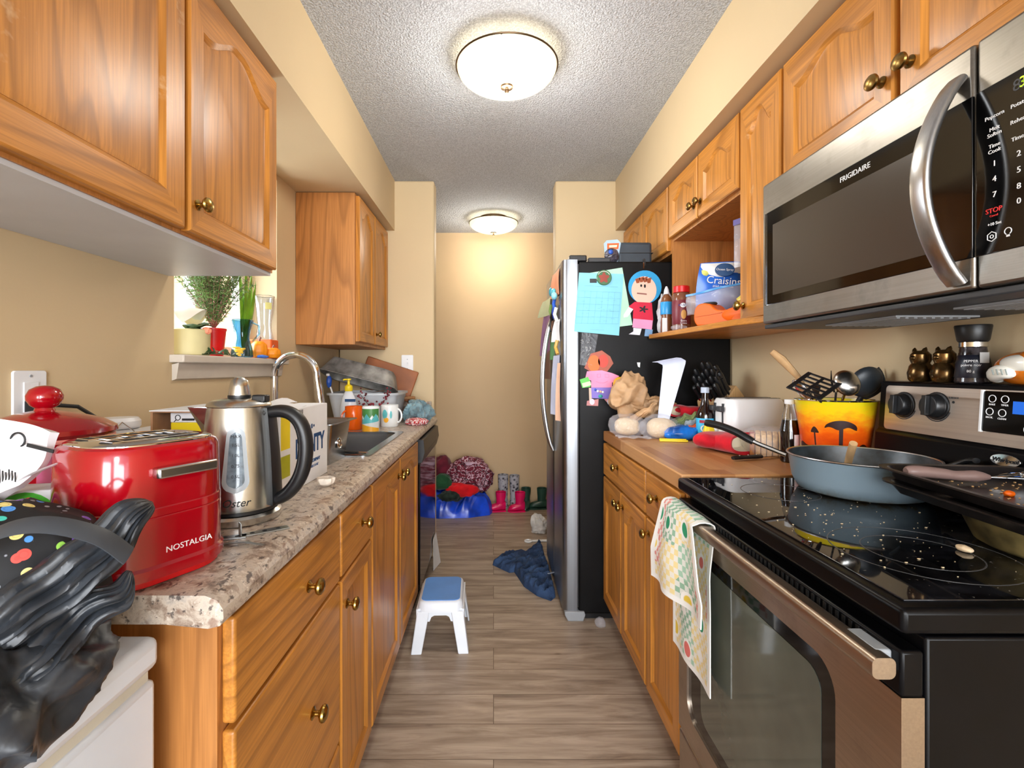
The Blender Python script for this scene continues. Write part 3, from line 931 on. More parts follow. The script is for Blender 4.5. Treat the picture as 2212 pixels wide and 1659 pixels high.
b = MB(TM(.757, 1.426)); b.tube([(.0075*math.cos(PI/6+2*PI*i/6), .0075*math.sin(PI/6+2*PI*i/6), 0) for i in range(6)], .0007, 5, closed=True); b.tube([(.0025*math.cos(2*PI*i/12), .0025*math.sin(2*PI*i/12), 0) for i in range(12)], .0006, 5, closed=True); b.build('fan_icon', WHITEINK, cpn)
b = MB(TM(.733, 1.428)); b.tube([(.005*math.cos(math.radians(-60+300*i/14)), .005*math.sin(math.radians(-60+300*i/14)), 0) for i in range(15)], .0007, 5); b.box(-.0022, .0022, -.0085, -.0055, -.0004, .0004); b.build('lamp_icon', WHITEINK, cpn)

# ------------------------------------------------------------------ refrigerator
fr = thing('refrigerator', 'side-by-side refrigerator with black side panels and stainless doors', 'refrigerator', (.78, 2.75, 0))
FY0, FY1 = 2.362, 3.115
FX = .338
b = MB(); b.box(.415, 1.152, FY0, FY1, .03, 1.742); b.build('cabinet_body', BLACKMT, fr, bevel=.008, seg=3)
MB().box(.43, 1.14, FY0+.02, FY1-.02, .0, .03).build('base_grille', BLACKPL, fr)
FRST = steel('fridge_steel', (152, 156, 162), .32, 'z')
ym = 2.735
def fdoor(y0, y1):
    pr = [(.408, y0), (FX+.022, y0), (FX+.006, y0+.008), (FX, y0+.03), (FX, y1-.03), (FX+.006, y1-.008), (FX+.022, y1), (.408, y1)]
    return MB().prism(pr, .045, 1.752).build('door', FRST, fr, ang=60)
d1, d2 = fdoor(FY0+.002, ym-.004), fdoor(ym+.004, FY1)
MB().box(.4085, .4145, FY0+.004, FY1-.004, .06, 1.73).build('door_seal', BLACKPL, fr)
for (dd, y) in ((d1, ym-.04), (d2, ym+.04)):
    P = []
    for k in range(21):
        u = k/20
        P.append((FX-.006-.058*math.sin(PI*u)**.7, y, .77+.74*u))
    bar(P, .026, .018).build('handle', STEELZ, dd, ang=50)
MB().box(.37, .455, FY0+.006, FY0+.08, 1.7435, 1.775).build('hinge_cover', BLACKPL, fr, bevel=.006)
b = MB(); b.prism([(.36, .0), (.435, .0), (.445, .03), (.44, .046), (.345, .046), (.345, .03)], FY0-.012, FY0+.03, M=MX); b.build('foot_cover', GREYPL, fr, bevel=.004)

# ------------------------------------------------------------------ ceiling lamps
LAMPG = NT('frosted_lamp_glass')
LAMPG.set(Base_Color=lin((250, 240, 214)), Roughness=.25, Emission_Color=lin((255, 240, 200)))
lw = LAMPG.n('ShaderNodeLayerWeight', i_Blend=.35)
ns = LAMPG.noise(LAMPG.co(rand=False), 5, 3)
LAMPG.set(Emission_Strength=LAMPG.math('MULTIPLY_ADD', ns, .4, .75))
LAMPG = LAMPG.m
BRONZE = solid('bronze_trim', (92, 74, 56), .35, 1.0, .1)
def lamp(x, y, label):
    l = thing('ceiling_lamp', label, 'lamp', (x, y, ZC))
    MB().lathe([(.0, 0), (.115, 0), (.115, -.012), (.10, -.022), (0, -.022)], 40, c=(x, y, ZC-.0005)).build('ceiling_plate', BRONZE, l)
    prof = [(.194, -.044)]
    for k in range(1, 13):
        a = (PI/2)*k/12
        prof.append((.194*math.cos(a), -.044-.074*math.sin(a)))
    prof += [(0, -.118)]
    prof2 = [(max(r_-.004, 0), z+.004) for r_, z in reversed(prof)]
    MB().lathe(prof+prof2, 48, c=(x, y, ZC), cap=False).build('glass_bowl', LAMPG, l)
    MB().tube([(x+.197*math.cos(2*PI*i/56), y+.197*math.sin(2*PI*i/56), ZC-.042) for i in range(56)], .0032, 8, closed=True).build('rim', BRONZE, l)
    b = MB(); b.lathe([(0, -.147), (.006, -.144), (.009, -.137), (.006, -.131), (.008, -.128), (.024, -.124), (.026, -.118), (.01, -.112)], 20, c=(x, y, ZC)); b.build('finial', BRONZE, l)
    for k in range(3):
        a = 2*PI*k/3+.4
        b = MB(); b.tube([(x+.10*math.cos(a), y+.10*math.sin(a), ZC-.015), (x+.196*math.cos(a), y+.196*math.sin(a), ZC-.043)], .004, 6)
        b.build('bracket', BRONZE, l)
    return l
lamp(.052, 1.90, 'round frosted ceiling lamp in the kitchen aisle')
lamp(0.0, 3.93, 'round frosted ceiling lamp in the hallway beyond')

# ------------------------------------------------------------------ lights
def point(name, loc, e, col, rad=.12):
    l = bpy.data.lights.new(name, 'POINT'); l.energy = e; l.color = col; l.shadow_soft_size = rad
    o = bpy.data.objects.new(name, l); o.location = loc; COL.objects.link(o); return o
def area(name, loc, rot, sx, sy, e, col):
    l = bpy.data.lights.new(name, 'AREA'); l.shape = 'RECTANGLE'; l.size = sx; l.size_y = sy; l.energy = e; l.color = col
    o = bpy.data.objects.new(name, l); o.location = loc; o.rotation_euler = [math.radians(a) for a in rot]; COL.objects.link(o); return o
WARM = (1.0, .96, .89)
point('kitchen_lamp_light', (.052, 1.90, 2.24), 12, WARM, .10)
point('kitchen_lamp_upglow', (.052, 1.90, 2.395), 1.2, WARM, .02)
point('hall_lamp_light', (0, 3.93, 2.24), 12, (1.0, .92, .79), .10)
point('hall_lamp_upglow', (0, 3.93, 2.395), 1.2, WARM, .02)
area('window_daylight', (XL-1.2, 1.885, 1.95), (0, -78, 0), 1.3, 1.6, 150, (.86, .93, 1.0))
area('rear_fill_left', (-1.2, YR+.12, 1.35), (90, 0, 0), 1.9, 1.9, 180, (.92, .96, 1.0))  # unseen fill panel added behind the camera; the rear wall has no window
area('rear_fill_right', (1.2, YR+.12, 1.15), (90, 0, 0), 1.8, 2.1, 180, (.92, .96, 1.0))  # second added fill panel, lifts the shaded left wall; no door modelled
point('rear_fill_point', (.3, -2.5, 2.1), 70, (1.0, .97, .93), .3)  # soft fill light added behind the camera, without any fixture
w = bpy.data.worlds.new('World'); SC.world = w; w.use_nodes = True
w.node_tree.nodes['Background'].inputs[0].default_value = (.86, .93, 1.0, 1)
w.node_tree.nodes['Background'].inputs[1].default_value = .8

# ------------------------------------------------------------------ camera
cam = bpy.data.cameras.new('Camera'); co = bpy.data.objects.new('Camera', cam); COL.objects.link(co)
co.location = (0, 0, CAMZ); co.rotation_euler = (PI/2, 0, 0)
cam.sensor_width = 36; cam.sensor_fit = 'HORIZONTAL'; cam.lens = 36*FPX/2212
cam.shift_x = (1106-VX)/2212; cam.shift_y = -(829.5-VY)/2212
cam.clip_start = .02
SC.camera = co
SC.view_settings.view_transform = 'Standard'; SC.view_settings.look = 'None'; SC.view_settings.gamma = 1
SC.view_settings.exposure = .2
SC.view_settings.use_curve_mapping = False
# ================================================================== THINGS ON THE LEFT
CT = .9152          # countertop surface (laid things rest a hair above it)

def single(o, label, cat, group=None):
    return tag(o, label, cat, group)

def pad(pts, Y, th, m, name, parent=None, loc=None, bevel=0):
    """flat cut-out standing in the plane y = Y: outline given in photo pixels, real thickness th towards -Y"""
    P = [at(p[0], p[1], Y) for p in pts]
    b = MB(Matrix(((1,0,0,0),(0,0,-1,Y),(0,1,0,0),(0,0,0,1))))
    b.prism([(p.x, p.z) for p in P], 0, th)
    return b.build(name, m, parent, loc=loc, smooth=False, bevel=bevel)

# ---- wall plates
def plate(name, label, cat, M, kind):
    o = thing(name, label, cat, tuple(M.translation))
    b = MB(M); b.prism(rrect(.076, .117, .006, 4), .0004, .006); b.build('cover_plate', WHITEPL, o, bevel=.0015)
    b = MB(M)
    if kind == 'switch':
        b.box(-.0055, .0055, -.012, .012, .006, .008); b.box(-.004, .004, -.002, .009, .008, .017)
        b.build('toggle', WHITEPL, o, bevel=.001)
        for z in (-.03, .03): MB(M).lathe([(.003, .006), (.003, .0075), (0, .0075)], 10, c=(0, z, 0)).build('screw', GREYPL, o)
    else:
        b.box(-.017, .017, -.034, .034, .006, .0085); b.build('socket_face', WHITEPL, o, bevel=.001)
        MB(M).lathe([(.003, .006), (.003, .0075), (0, .0075)], 10, c=(0, .047, 0)).build('screw', GREYPL, o)
    return o
plate('light_switch', 'white toggle light switch on the end wall past the dish tub', 'switch', T(-.557, YE, 1.252) @ R(90, 'X'), 'switch')
plate('wall_outlet', 'white wall outlet behind the red lidded crock', 'outlet', T(XL, 1.045, 1.158) @ FACE_POSX, 'outlet')
p = thing('power_cord', 'black plug and cord in the white wall outlet', 'cord', (XL+.02, 1.04, 1.14))
MB().box(XL+.009, XL+.04, 1.025, 1.065, 1.125, 1.155).build('plug', BLACKPL, p, bevel=.005)
MB().tube([(XL+.035, 1.06, 1.142), (XL+.06, 1.10, 1.135), (XL+.06, 1.16, 1.10), (XL+.045, 1.20, 1.02), (XL+.05, 1.22, .94), (XL+.07, 1.25, CT+.005)], .0045, 8).build('cable', BLACKPL, p)

# ---- white chest freezer
FREEZW = solid('freezer_white', (218, 226, 238), .32, 0, .015)
f = thing('chest_freezer', 'white chest freezer at the end of the counter under the black bags', 'freezer', (-.72, .3, 0))
FR = -.443
MB().box(XL+.004, FR-.004, -.25, .646, .02, .812).build('body', FREEZW, f, bevel=.008, seg=3)
MB().box(XL+.004, FR, -.25, .649, .826, .868).build('lid', FREEZW, f, bevel=.012, seg=4)
MB().box(XL+.012, FR-.010, -.24, .638, .811, .827).build('gasket', solid('cream_gasket', (206, 202, 188), .6), f)

# ---- red toaster with rounded corners
t = thing('toaster', 'glossy red retro toaster with a steel top near the counter end', 'toaster', (-.541, .748, CT), -27)
def rr_lathe(b, prof, w, d, r, n=8, mi=0):
    rings = []
    for off, z in prof:
        rings.append([(p[0], p[1], z) for p in rrect(w+2*off, d+2*off, max(.004, r+off), n)])
    k = len(rings[0])
    vs = [p for q in rings for p in q]
    fs = [(j*k+i, j*k+(i+1) % k, (j+1)*k+(i+1) % k, (j+1)*k+i) for j in range(len(rings)-1) for i in range(k)]
    fs.append(tuple(reversed(range(k)))); fs.append(tuple((len(rings)-1)*k+i for i in range(k)))
    return b.add(vs, fs, mi)
TW, TD, TR = .184, .198, .070
b = MB(); rr_lathe(b, [(-.002, .010), (.004, .012), (.004, .026), (.0, .030), (.0, .095), (-.0012, .0965), (0, .098), (0, .108), (-.0012, .1095), (-.0005, .111), (-.003, .186), (-.007, .194), (-.012, .197)], TW, TD, TR)
b.build('housing', REDGL, t, world=False, ang=30)
b = MB(); rr_lathe(b, [(-.008, 0), (-.004, .002), (-.004, .0105)], TW, TD, TR); b.build('base_ring', REDPL, t, world=False)
b = MB(); rr_lathe(b, [(-.013, .194), (-.013, .1985), (-.017, .2005)], TW, TD, TR); tp = b.build('top_plate', CHROME, t, world=False, ang=30)
CAV = solid('slot_dark', (30, 26, 22), .7)
for x, w_ in ((-.036, .03), (.030, .03)):
    b = MB(); b.prism(rrect(w_, .135, .014, 5, x, 0), .2004, .2012); b.build('slot', CAV, tp, world=False, smooth=False)
    b = MB(); b.tube([(x+(w_/2)*sx, sy, .201) for sx, sy in ((-1, -.06), (-1, .06), (1, .06), (1, -.06))], .0018, 6, closed=True); b.build('slot_rim', CHROME, tp, world=False)
for y in (-.045, -.015, .015, .045):
    b = MB(); b.tube([(-.05, y, .2018), (.045, y, .2018)], .0013, 6); b.build('wire_guard', CHROME, tp, world=False)
# lever on the face turned to the aisle (+X of the toaster)
b = MB(); b.prism([(TW/2-.004, -.032), (TW/2+.012, -.034), (TW/2+.015, -.030), (TW/2+.015, .05), (TW/2+.012, .054), (TW/2-.004, .052)], .152, .167); b.build('lever', solid('lever_steel', (205, 205, 205), .22, 1.0, .02), t, world=False, bevel=.0025)
def lettering_local(s, size, M, m, parent, **kw):
    return lettering(s, size, WM[parent.name] @ M, m, parent, **kw)
lettering_local('NOSTALGIA', .0118, T(TW/2+.0003, .018, .047) @ FACE_POSX, WHITEINK, t, sx=1.05)

# ---- kettle
KX, KY = -.522, 1.0
k = thing('kettle', 'brushed steel electric kettle with a black loop handle', 'kettle', (KX, KY, CT))
C0 = (KX, KY, CT)
MB().lathe([(.07, 0), (.078, .002), (.079, .014), (.073, .019), (0, .019)], 40, c=C0).build('power_base', STEELR, k)
MB().lathe([(.070, .0195), (.0735, .021), (.0735, .027), (.071, .028)], 40, c=C0).build('base_ring', BLACKPL, k)
prof = [(.0725, .0275), (.073, .032), (.0715, .08), (.067, .15), (.0605, .215), (.0585, .228), (.0, .228)]
def krad(z):
    for (r0, z0), (r1, z1) in zip(prof, prof[1:]):
        if z0 <= z <= z1: return r0+(r1-r0)*(z-z0)/(z1-z0)
    return .06
MB().lathe(prof, 56, c=C0).build('pot', STEELR, k)
MB().lathe([(.0595, .2282), (.061, .230), (.059, .235), (.05, .241), (.022, .246), (0, .246)], 40, c=C0).build('lid', STEELR, k)
MB().lathe([(.0205, .2463), (.021, .250), (.0205, .256), (.019, .268), (.016, .281), (.009, .2875), (0, .2885)], 28, c=C0).build('lid_knob', STEELR, k)
MB().lathe([(.0215, .246), (.0222, .248), (.0215, .2515)], 28, c=C0).build('knob_ring', BLACKPL, k)
# spout towards the wall (-X), built as a V shaped lip
b = MB()
vs = []
for (z, dx, w_) in ((.150, .066, .004), (.185, .082, .016), (.226, .107, .022)):
    a = math.sqrt(max(krad(z)**2 - w_**2, 0))
    vs += [(KX-a+.004, KY-w_, CT+z), (KX-dx, KY, CT+z), (KX-a+.004, KY+w_, CT+z)]
fs = [(0, 1, 4, 3), (1, 2, 5, 4), (3, 4, 7, 6), (4, 5, 8, 7)]
vs2 = [(x+.003, y, z-.0005) for x, y, z in vs]
b.add(vs, fs); b.add(vs2, [tuple(reversed(f_)) for f_ in fs])
b.f += [[6, 7, 16, 15], [7, 8, 17, 16], [0, 9, 10, 1], [1, 10, 11, 2]]; b.m += [0]*4
b.build('spout', STEELR, k, smooth=False)
# handle
hs = []
for (x, z) in ((.052, .214), (.085, .219), (.110, .212), (.128, .192), (.137, .160), (.136, .120), (.126, .085), (.108, .058), (.088, .043), (.066, .038)):
    hs.append((KX+x, KY-.004, CT+z))
def smooth_path(P, n=6):
    P = [Vector(p) for p in P]; out = []
    for i in range(len(P)-1):
        p0, p1, p2, p3 = P[max(i-1, 0)], P[i], P[i+1], P[min(i+2, len(P)-1)]
        for j in range(n):
            t_ = j/n
            out.append(.5*((2*p1)+(p2-p0)*t_+(2*p0-5*p1+4*p2-p3)*t_*t_+(3*p1-p0-3*p2+p3)*t_**3))
    out.append(P[-1]); return out
hp = smooth_path(hs, 4)
MB().tube(hp, [.012+.003*math.sin(PI*i/(len(hp)-1)) for i in range(len(hp))], 14, up=(0, 1, 0), flat=1.15).build('handle', BLACKPL, k)
b = MB(); vs = []; fs = []
zz = [.03, .06, .10, .14, .18, .215, .226]
for z in zz:
    r_ = krad(z)
    for a in (-.28, -.14, 0, .14, .28):
        for rr in (r_-.002, r_+.009):
            vs.append((KX+rr*math.cos(a), KY+rr*math.sin(a), CT+z))
for j in range(len(zz)-1):
    o_ = j*10
    for i in range(4):
        fs += [(o_+2*i+1, o_+2*i+3, o_+10+2*i+3, o_+10+2*i+1), (o_+2*i, o_+10+2*i, o_+10+2*i+2, o_+2*i+2)]
    fs += [(o_, o_+1, o_+11, o_+10), (o_+8, o_+18, o_+19, o_+9)]
fs += [(0, 2, 3, 1), (2, 4, 5, 3), (4, 6, 7, 5), (6, 8, 9, 7)]
e_ = (len(zz)-1)*10
fs += [(e_+2*i, e_+2*i+1, e_+2*i+3, e_+2*i+2) for i in range(4)]
b.add(vs, fs); b.build('handle_spine', BLACKPL, k)
MB().box(KX+.03, KX+.058, KY-.012, KY+.012, CT+.2365, CT+.252).build('lid_button', BLACKPL, k, bevel=.003)
# water gauge facing the camera side
def strip_on_kettle(a0, half, z0, z1, off, th, m, nm, parent, rnd=.5):
    b = MB(); vs = []; fs = []
    N_, Q = 24, 8
    for j in range(N_+1):
        u = j/N_; z = z0+(z1-z0)*u
        e = min(u, 1-u)*(z1-z0); w_ = half*(1-.35*u)
        if e < w_*krad(z): w_ *= math.sqrt(max(0.02, 1-(1-e/(w_*krad(z)))**2))
        for i in range(Q+1):
            a = a0 + w_*(2*i/Q-1); r_ = krad(z)+off
            vs.append((KX+r_*math.cos(a), KY+r_*math.sin(a), CT+z))
    M0 = len(vs)
    vs += [(KX+(x-KX)*(1-th/.07), KY+(y-KY)*(1-th/.07), z) for x, y, z in vs]
    for j in range(N_):
        for i in range(Q):
            a = j*(Q+1)+i; f_ = (a, a+1, a+Q+2, a+Q+1)
            fs.append(f_); fs.append(tuple(M0+q for q in reversed(f_)))
        a = j*(Q+1); fs.append((a, a+Q+1, M0+a+Q+1, M0+a)); a += Q; fs.append((a, M0+a, M0+a+Q+1, a+Q+1))
    for i in range(Q):
        fs.append((i, M0+i, M0+i+1, i+1)); a = N_*(Q+1)+i; fs.append((a, a+1, M0+a+1, M0+a))
    b.add(vs, fs); return b.build(nm, m, parent)
GA = math.radians(-68)
GAUGE = solid('gauge_plastic', (186, 198, 208), .2, 0, .04)
wg = strip_on_kettle(GA, .36, .066, .192, .0016, .002, GAUGE, 'water_gauge', k)
strip_on_kettle(GA, .23, .076, .182, .0024, .002, solid('gauge_water', (120, 138, 152), .1, 0, .2, 60), 'gauge_window', wg)
KM = lambda z, a=GA: T(KX, KY, CT+z) @ Matrix.Rotation(a, 4, 'Z') @ T(krad(z), 0, 0) @ FACE_POSX
for z, s_ in ((.098, '0.5L'), (.118, '0.75'), (.138, '1.0L'), (.158, '1.5L'), (.174, 'MAX')):
    lettering(s_, .0085, KM(z) @ T(0, 0, .0034), DKGREY, wg, bend=.068)
lettering('Oster', .021, KM(.046) @ T(0, 0, .0006), INK, k, bend=.072, shear=.3)

# ---- metal brackets and tweezers lying on the counter
def bracket(nm, label, c, ang, L):
    o = thing(nm, label, 'bracket', (c[0], c[1], CT), ang)
    b = MB(); b.box(0, L, -.010, .010, 0, .0022); b.box(0, .0022, -.010, .010, .0022, .024)
    b.build('plate', ZINC, o, world=False, bevel=.0006)
    for q in (.25, .5, .78):
        MB().lathe([(.0042, .0023), (.0042, .0027), (.002, .0027), (.002, .0023)], 12, c=(L*q, 0, 0)).build('screw_hole', DKGREY, o, world=False)
    return o
bracket('metal_bracket', 'zinc corner bracket lying flat in front of the kettle base', (-.462, .885, 0), 38, .085)
bracket('metal_bracket', 'zinc corner bracket lying by the red toaster, partly hidden', (-.515, .862, 0), 20, .07)
tw = MB(); tw.tube([(-.475, .842, CT+.002), (-.43, .838, CT+.006), (-.395, .835, CT+.002)], [.002, .003, .001], 6, flat=.5); tw.tube([(-.475, .842, CT+.002), (-.43, .846, CT+.004), (-.395, .840, CT+.002)], [.002, .003, .001], 6, flat=.5)
tag(tw.build('tweezers', ZINC, loc=(-.44, .84, CT)), 'thin steel tweezers lying on the counter beside the toaster', 'tweezers')

# ---- red lidded crock
c0 = (-.83, .90, CT)
k = thing('crock', 'red lidded ceramic crock with a ball knob in the counter corner', 'crock', c0)
MB().lathe([(.075, 0), (.092, .004), (.102, .04), (.104, .10), (.100, .165), (.103, .175), (.103, .182), (0, .182)], 44, c=c0).build('pot', REDGL, k)
ld = MB().lathe([(.104, .1825), (.109, .188), (.107, .196), (.085, .210), (.045, .222), (.018, .228), (0, .228)], 44, c=c0).build('lid', REDGL, k)
MB().lathe([(.016, .2275), (.014, .233), (.021, .238), (.0265, .248), (.027, .256), (.022, .267), (.012, .273), (0, .2745)], 28, c=c0).build('lid_knob', REDGL, ld)
MB().lathe([(.1035, .1745), (.1048, .178), (.1035, .1815)], 44, c=c0, cap=False).build('glaze_line', solid('pale_glaze', (236, 150, 140), .3), k)

# ---- clip jar
c0 = (-.915, 1.19, CT)
k = thing('clip_jar', 'white wire-clip jar standing behind the red crock', 'jar', c0)
MB().lathe([(.04, 0), (.045, .004), (.045, .14), (.04, .152), (.038, .158), (0, .158)], 28, c=c0).build('jar_body', WHITEPL, k)
MB().lathe([(.041, .161), (.044, .165), (.044, .178), (.038, .186), (0, .188)], 28, c=c0).build('lid', WHITEPL, k)
MB().lathe([(.0385, .1582), (.0415, .1595), (.0385, .1608)], 24, c=c0).build('seal_ring', GREYPL, k)
b = MB(); b.tube([(c0[0]+.02, c0[1]-.047, CT+.12), (c0[0]+.022, c0[1]-.050, CT+.155), (c0[0]+.034, c0[1]-.036, CT+.178), (c0[0]+.046, c0[1]-.015, CT+.155), (c0[0]+.046, c0[1]-.012, CT+.12)], .0016, 6); b.build('wire_clip', CHROME, k)

# ---- cardboard tray with yellow cartons behind the kettle
bx = thing('cardboard_box', 'open brown cardboard box lying behind the kettle', 'box', (-.79, 1.22, CT))
b = MB(); b.box(-.80, -.63, 1.34, 1.345, CT+.004, 1.118); b.box(-.80, -.63, 1.135, 1.345, CT, CT+.004); b.box(-.80, -.795, 1.135, 1.34, CT+.004, 1.118); b.box(-.80, -.63, 1.135, 1.345, 1.118, 1.121)
b.build('box_shell', CARD, bx, smooth=False)
MB().box(-.80, -.63, 1.13, 1.345, 1.1212, 1.1235).build('top_flap', PAPERW, bx, smooth=False)
y_ = thing('carton', 'yellow carton with a white magnifier strip inside the cardboard box', 'carton', (-.80, 1.2, CT+.005))
MB().box(-.77, -.65, 1.16, 1.32, CT+.0045, 1.092).build('carton_body', YELLOW, y_, bevel=.002)
MB().box(-.7705, -.6495, 1.1595, 1.3205, 1.0922, 1.116).build('carton_top', PAPERW, y_, bevel=.002)
MG = T(-.752, 1.1592, 1.104) @ FACE_CAM
b = MB(MG); b.tube([(.006*math.cos(2*PI*i/20), .006*math.sin(2*PI*i/20), 0) for i in range(20)], .001, 6, closed=True); b.tube([(-.004, -.005, 0), (-.009, -.010, 0)], .001, 6); b.build('magnifier_print', INK, y_)
b = MB(MG); b.box(.010, .04, -.007, -.002, 0, .0006); b.build('printed_bar', INK, y_)
o = MB().box(-.93, -.81, 1.12, 1.36, CT+.0002, 1.066).build('white_carton', PAPERW, loc=(-.87, 1.24, CT), bevel=.003)
tag(o, 'low white carton between the clip jar and the cardboard box', 'carton')
# ---- white rice box
x = thing('rice_box', 'tall white rice box with blue lettering beside the kettle', 'box', (-.555, 1.29, CT))
RB = T(-.498, 1.135, CT) @ R(-1.5)
b = MB(RB); b.box(-.085, 0, 0, .30, 0, .205); b.build('carton_body', PAPERW, x, bevel=.002)
b = MB(RB)
b.sheet(lambda u, v: (-.085-.03*v, .01+.28*u, .2055+.012*v+.004*math.sin(9*u)), 8, 4, .0012); b.build('open_flap', PAPERW, x)
b = MB(RB)
b.sheet(lambda u, v: (-.006-.065*v, .006+.16*u, .206+.008*v*u+.002*math.sin(7*u)), 8, 4, .0012); b.build('open_flap', PAPERW, x)
NAVY = solid('navy_print', (20, 70, 120), .5)
RM = lambda y, z: RB @ T(.0004, y, z) @ FACE_POSX
lettering('DAiNTY', .066, RM(.178, .100), NAVY, x, sx=.80, bold=.0022)
lettering('THE RICE COMPANY', .0125, RM(.185, .055), NAVY, x, bold=.0004)
lettering("L'ENTREPRISE DU RIZ", .0095, RM(.185, .040), NAVY, x, shear=.2)
b = MB(RM(.185, .150)); b.box(-.004, .004, -.006, .006, 0, .0004); b.box(-.018, -.010, -.003, .003, 0, .0004); b.box(.010, .018, -.003, .003, 0, .0004); b.build('crest_print', NAVY, x)
b = MB(RM(.105, .182))
for i_, w_ in enumerate((3, 1, 2, 1, 3, 2, 1, 2, 1, 3)): b.box(-.022+.0045*i_, -.022+.0045*i_+.001*w_, -.02, .018, 0, .0003)
b.build('barcode', INK, x)
for (z0_, z1_, m_, nm_) in ((.112, .196, YELLOW, 'yellow_print'), (.098, .111, WHITEPL, 'white_print'), (.045, .097, solid('lime_label', (178, 180, 20), .4), 'lime_print')):
    b = MB(RB); b.box(-.0006, .0005, .004, .052, z0_, z1_); b.build(nm_, m_, x, smooth=False)
lettering('8 kg', .012, RM(.06, .022), NAVY, x)

# ---- egg shell
b = MB()
c0 = (-.437, 1.268, CT)
ps = [(0, 0), (.010, .001), (.018, .007), (.0205, .017), (.0205, .021)]
pi_ = [(r_-.0012 if r_ > .002 else 0, z+.0012) for r_, z in reversed(ps)]
b.lathe(ps+pi_, 28, c=c0, cap=False, shape=lambda a, z: 1+(.10*math.sin(5*a)+.08*math.sin(9*a+1) if z > .016 else 0), sx=1.1)
tag(b.build('eggshell', solid('eggshell_white', (238, 226, 212), .5), loc=c0), 'broken half eggshell on the counter edge by the rice box', 'eggshell')

# ---- steel drainer basin standing on the counter
k = thing('drainer_basin', 'small stainless steel basin with a round drain between rice box and sink', 'basin', (-.60, 1.60, CT))
BM_ = T(-.507, 1.515, CT) @ R(-3)
b = MB(BM_)
o1, o2 = rrect(.30, .19, .02, 5, -.15, .095), rrect(.34, .23, .025, 5, -.15, .095)
bt = rrect(.27, .165, .02, 5, -.15, .095)
inn = rrect(.294, .184, .018, 5, -.15, .095); ib = rrect(.264, .159, .018, 5, -.15, .095)
rg = [[(p[0], p[1], .0) for p in bt], [(p[0], p[1], .128) for p in o1], [(p[0], p[1], .131) for p in o2], [(p[0], p[1], .133) for p in o2], [(p[0], p[1], .131) for p in inn], [(p[0], p[1], .003) for p in ib]]
n = len(bt); vs = [p for q in rg for p in q]
fs = [(j*n+i, j*n+(i+1) % n, (j+1)*n+(i+1) % n, (j+1)*n+i) for j in range(5) for i in range(n)] + [tuple(reversed(range(n))), tuple(5*n+i for i in range(n))]
b.add(vs, fs); b.build('shell', SINKST, k, ang=40)
DM = BM_ @ T(-.006, .085, .062) @ R(90) @ R(84, 'X')
b = MB(DM); b.lathe([(.019, 0), (.019, .003), (.017, .004), (.015, .002), (.008, .002), (.006, .004), (0, .004)], 28); b.build('drain_ring', CHROME, k)

# ---- tongs on the sink edge
b = MB(); b.tube([(-.625, 1.735, .925), (-.56, 1.725, .928), (-.475, 1.71, .926)], [.006, .007, .007], 10, flat=.7)
tn = thing('tongs', 'black handled tongs lying along the sink edge', 'tongs', (-.55, 1.72, .92))
b.build('grip', BLACKPL, tn)
MB().tube([(-.475, 1.71, .926), (-.445, 1.70, .926), (-.442, 1.712, .925), (-.47, 1.722, .924), (-.56, 1.738, .925)], .003, 8).build('arm', CHROME, tn)

# ---- mugs
def mug(label, c0, r, h, m_out, m_in, ha, lip=None, print_fn=None):
    k = thing('mug', label, 'mug', c0)
    prof = [(r*.9, 0), (r, .004), (r, h-.002), (r-.0015, h), (r-.004, h-.002), (r-.004, .006), (0, .006)]
    MB().lathe(prof, 32, c=c0, cap=False).build('cup', m_out, k, ang=50)
    MB().lathe([(r-.0042, .03), (r-.0044, h-.004), (r-.0046, .03)], 28, c=c0, cap=False).build('inner_glaze', m_in, k) if m_in else None
    P = []
    for i in range(11):
        a = -PI/2 + PI*i/10
        d = r-.003+.024*math.cos(a); z = h*.5+h*.31*math.sin(a)
        P.append((c0[0]+d*math.cos(ha), c0[1]+d*math.sin(ha), c0[2]+z))
    MB().tube(P, .0048, 8).build('handle', m_out, k)
    if print_fn: print_fn(k)
    return k
MUGW = solid('white_glaze', (232, 236, 236), .15)
MUGO = solid('orange_glaze', (232, 96, 12), .16)
mug('orange mug beside the dish soap', (-.705, 2.455, CT), .043, .118, MUGO, None, math.radians(-140))
def curved_patch(parent, c0, r, a0, a1, zl, m, nm, n=14, jag=None):
    """thin printed area wrapped on a mug; zl(u) gives (low, high)"""
    b = MB(); vs = []; fs = []
    for i in range(n+1):
        u = i/n; a = a0+(a1-a0)*u; lo, hi = zl(u)
        for rr in (r+.0006, r-.0004):
            vs += [(c0[0]+rr*math.cos(a), c0[1]+rr*math.sin(a), c0[2]+lo), (c0[0]+rr*math.cos(a), c0[1]+rr*math.sin(a), c0[2]+hi)]
    for i in range(n):
        o_ = i*4; fs += [(o_, o_+4, o_+5, o_+1), (o_+2, o_+3, o_+7, o_+6), (o_+1, o_+5, o_+7, o_+3), (o_, o_+2, o_+6, o_+4)]
    fs += [(0, 1, 3, 2), (n*4, n*4+2, n*4+3, n*4+1)]
    b.add(vs, fs); return b.build(nm, m, parent)
TEAL = solid('teal_print', (96, 190, 196), .4); FOREST = solid('leaf_green_print', (72, 134, 70), .4); AMBER = solid('amber_print', (240, 172, 40), .4)
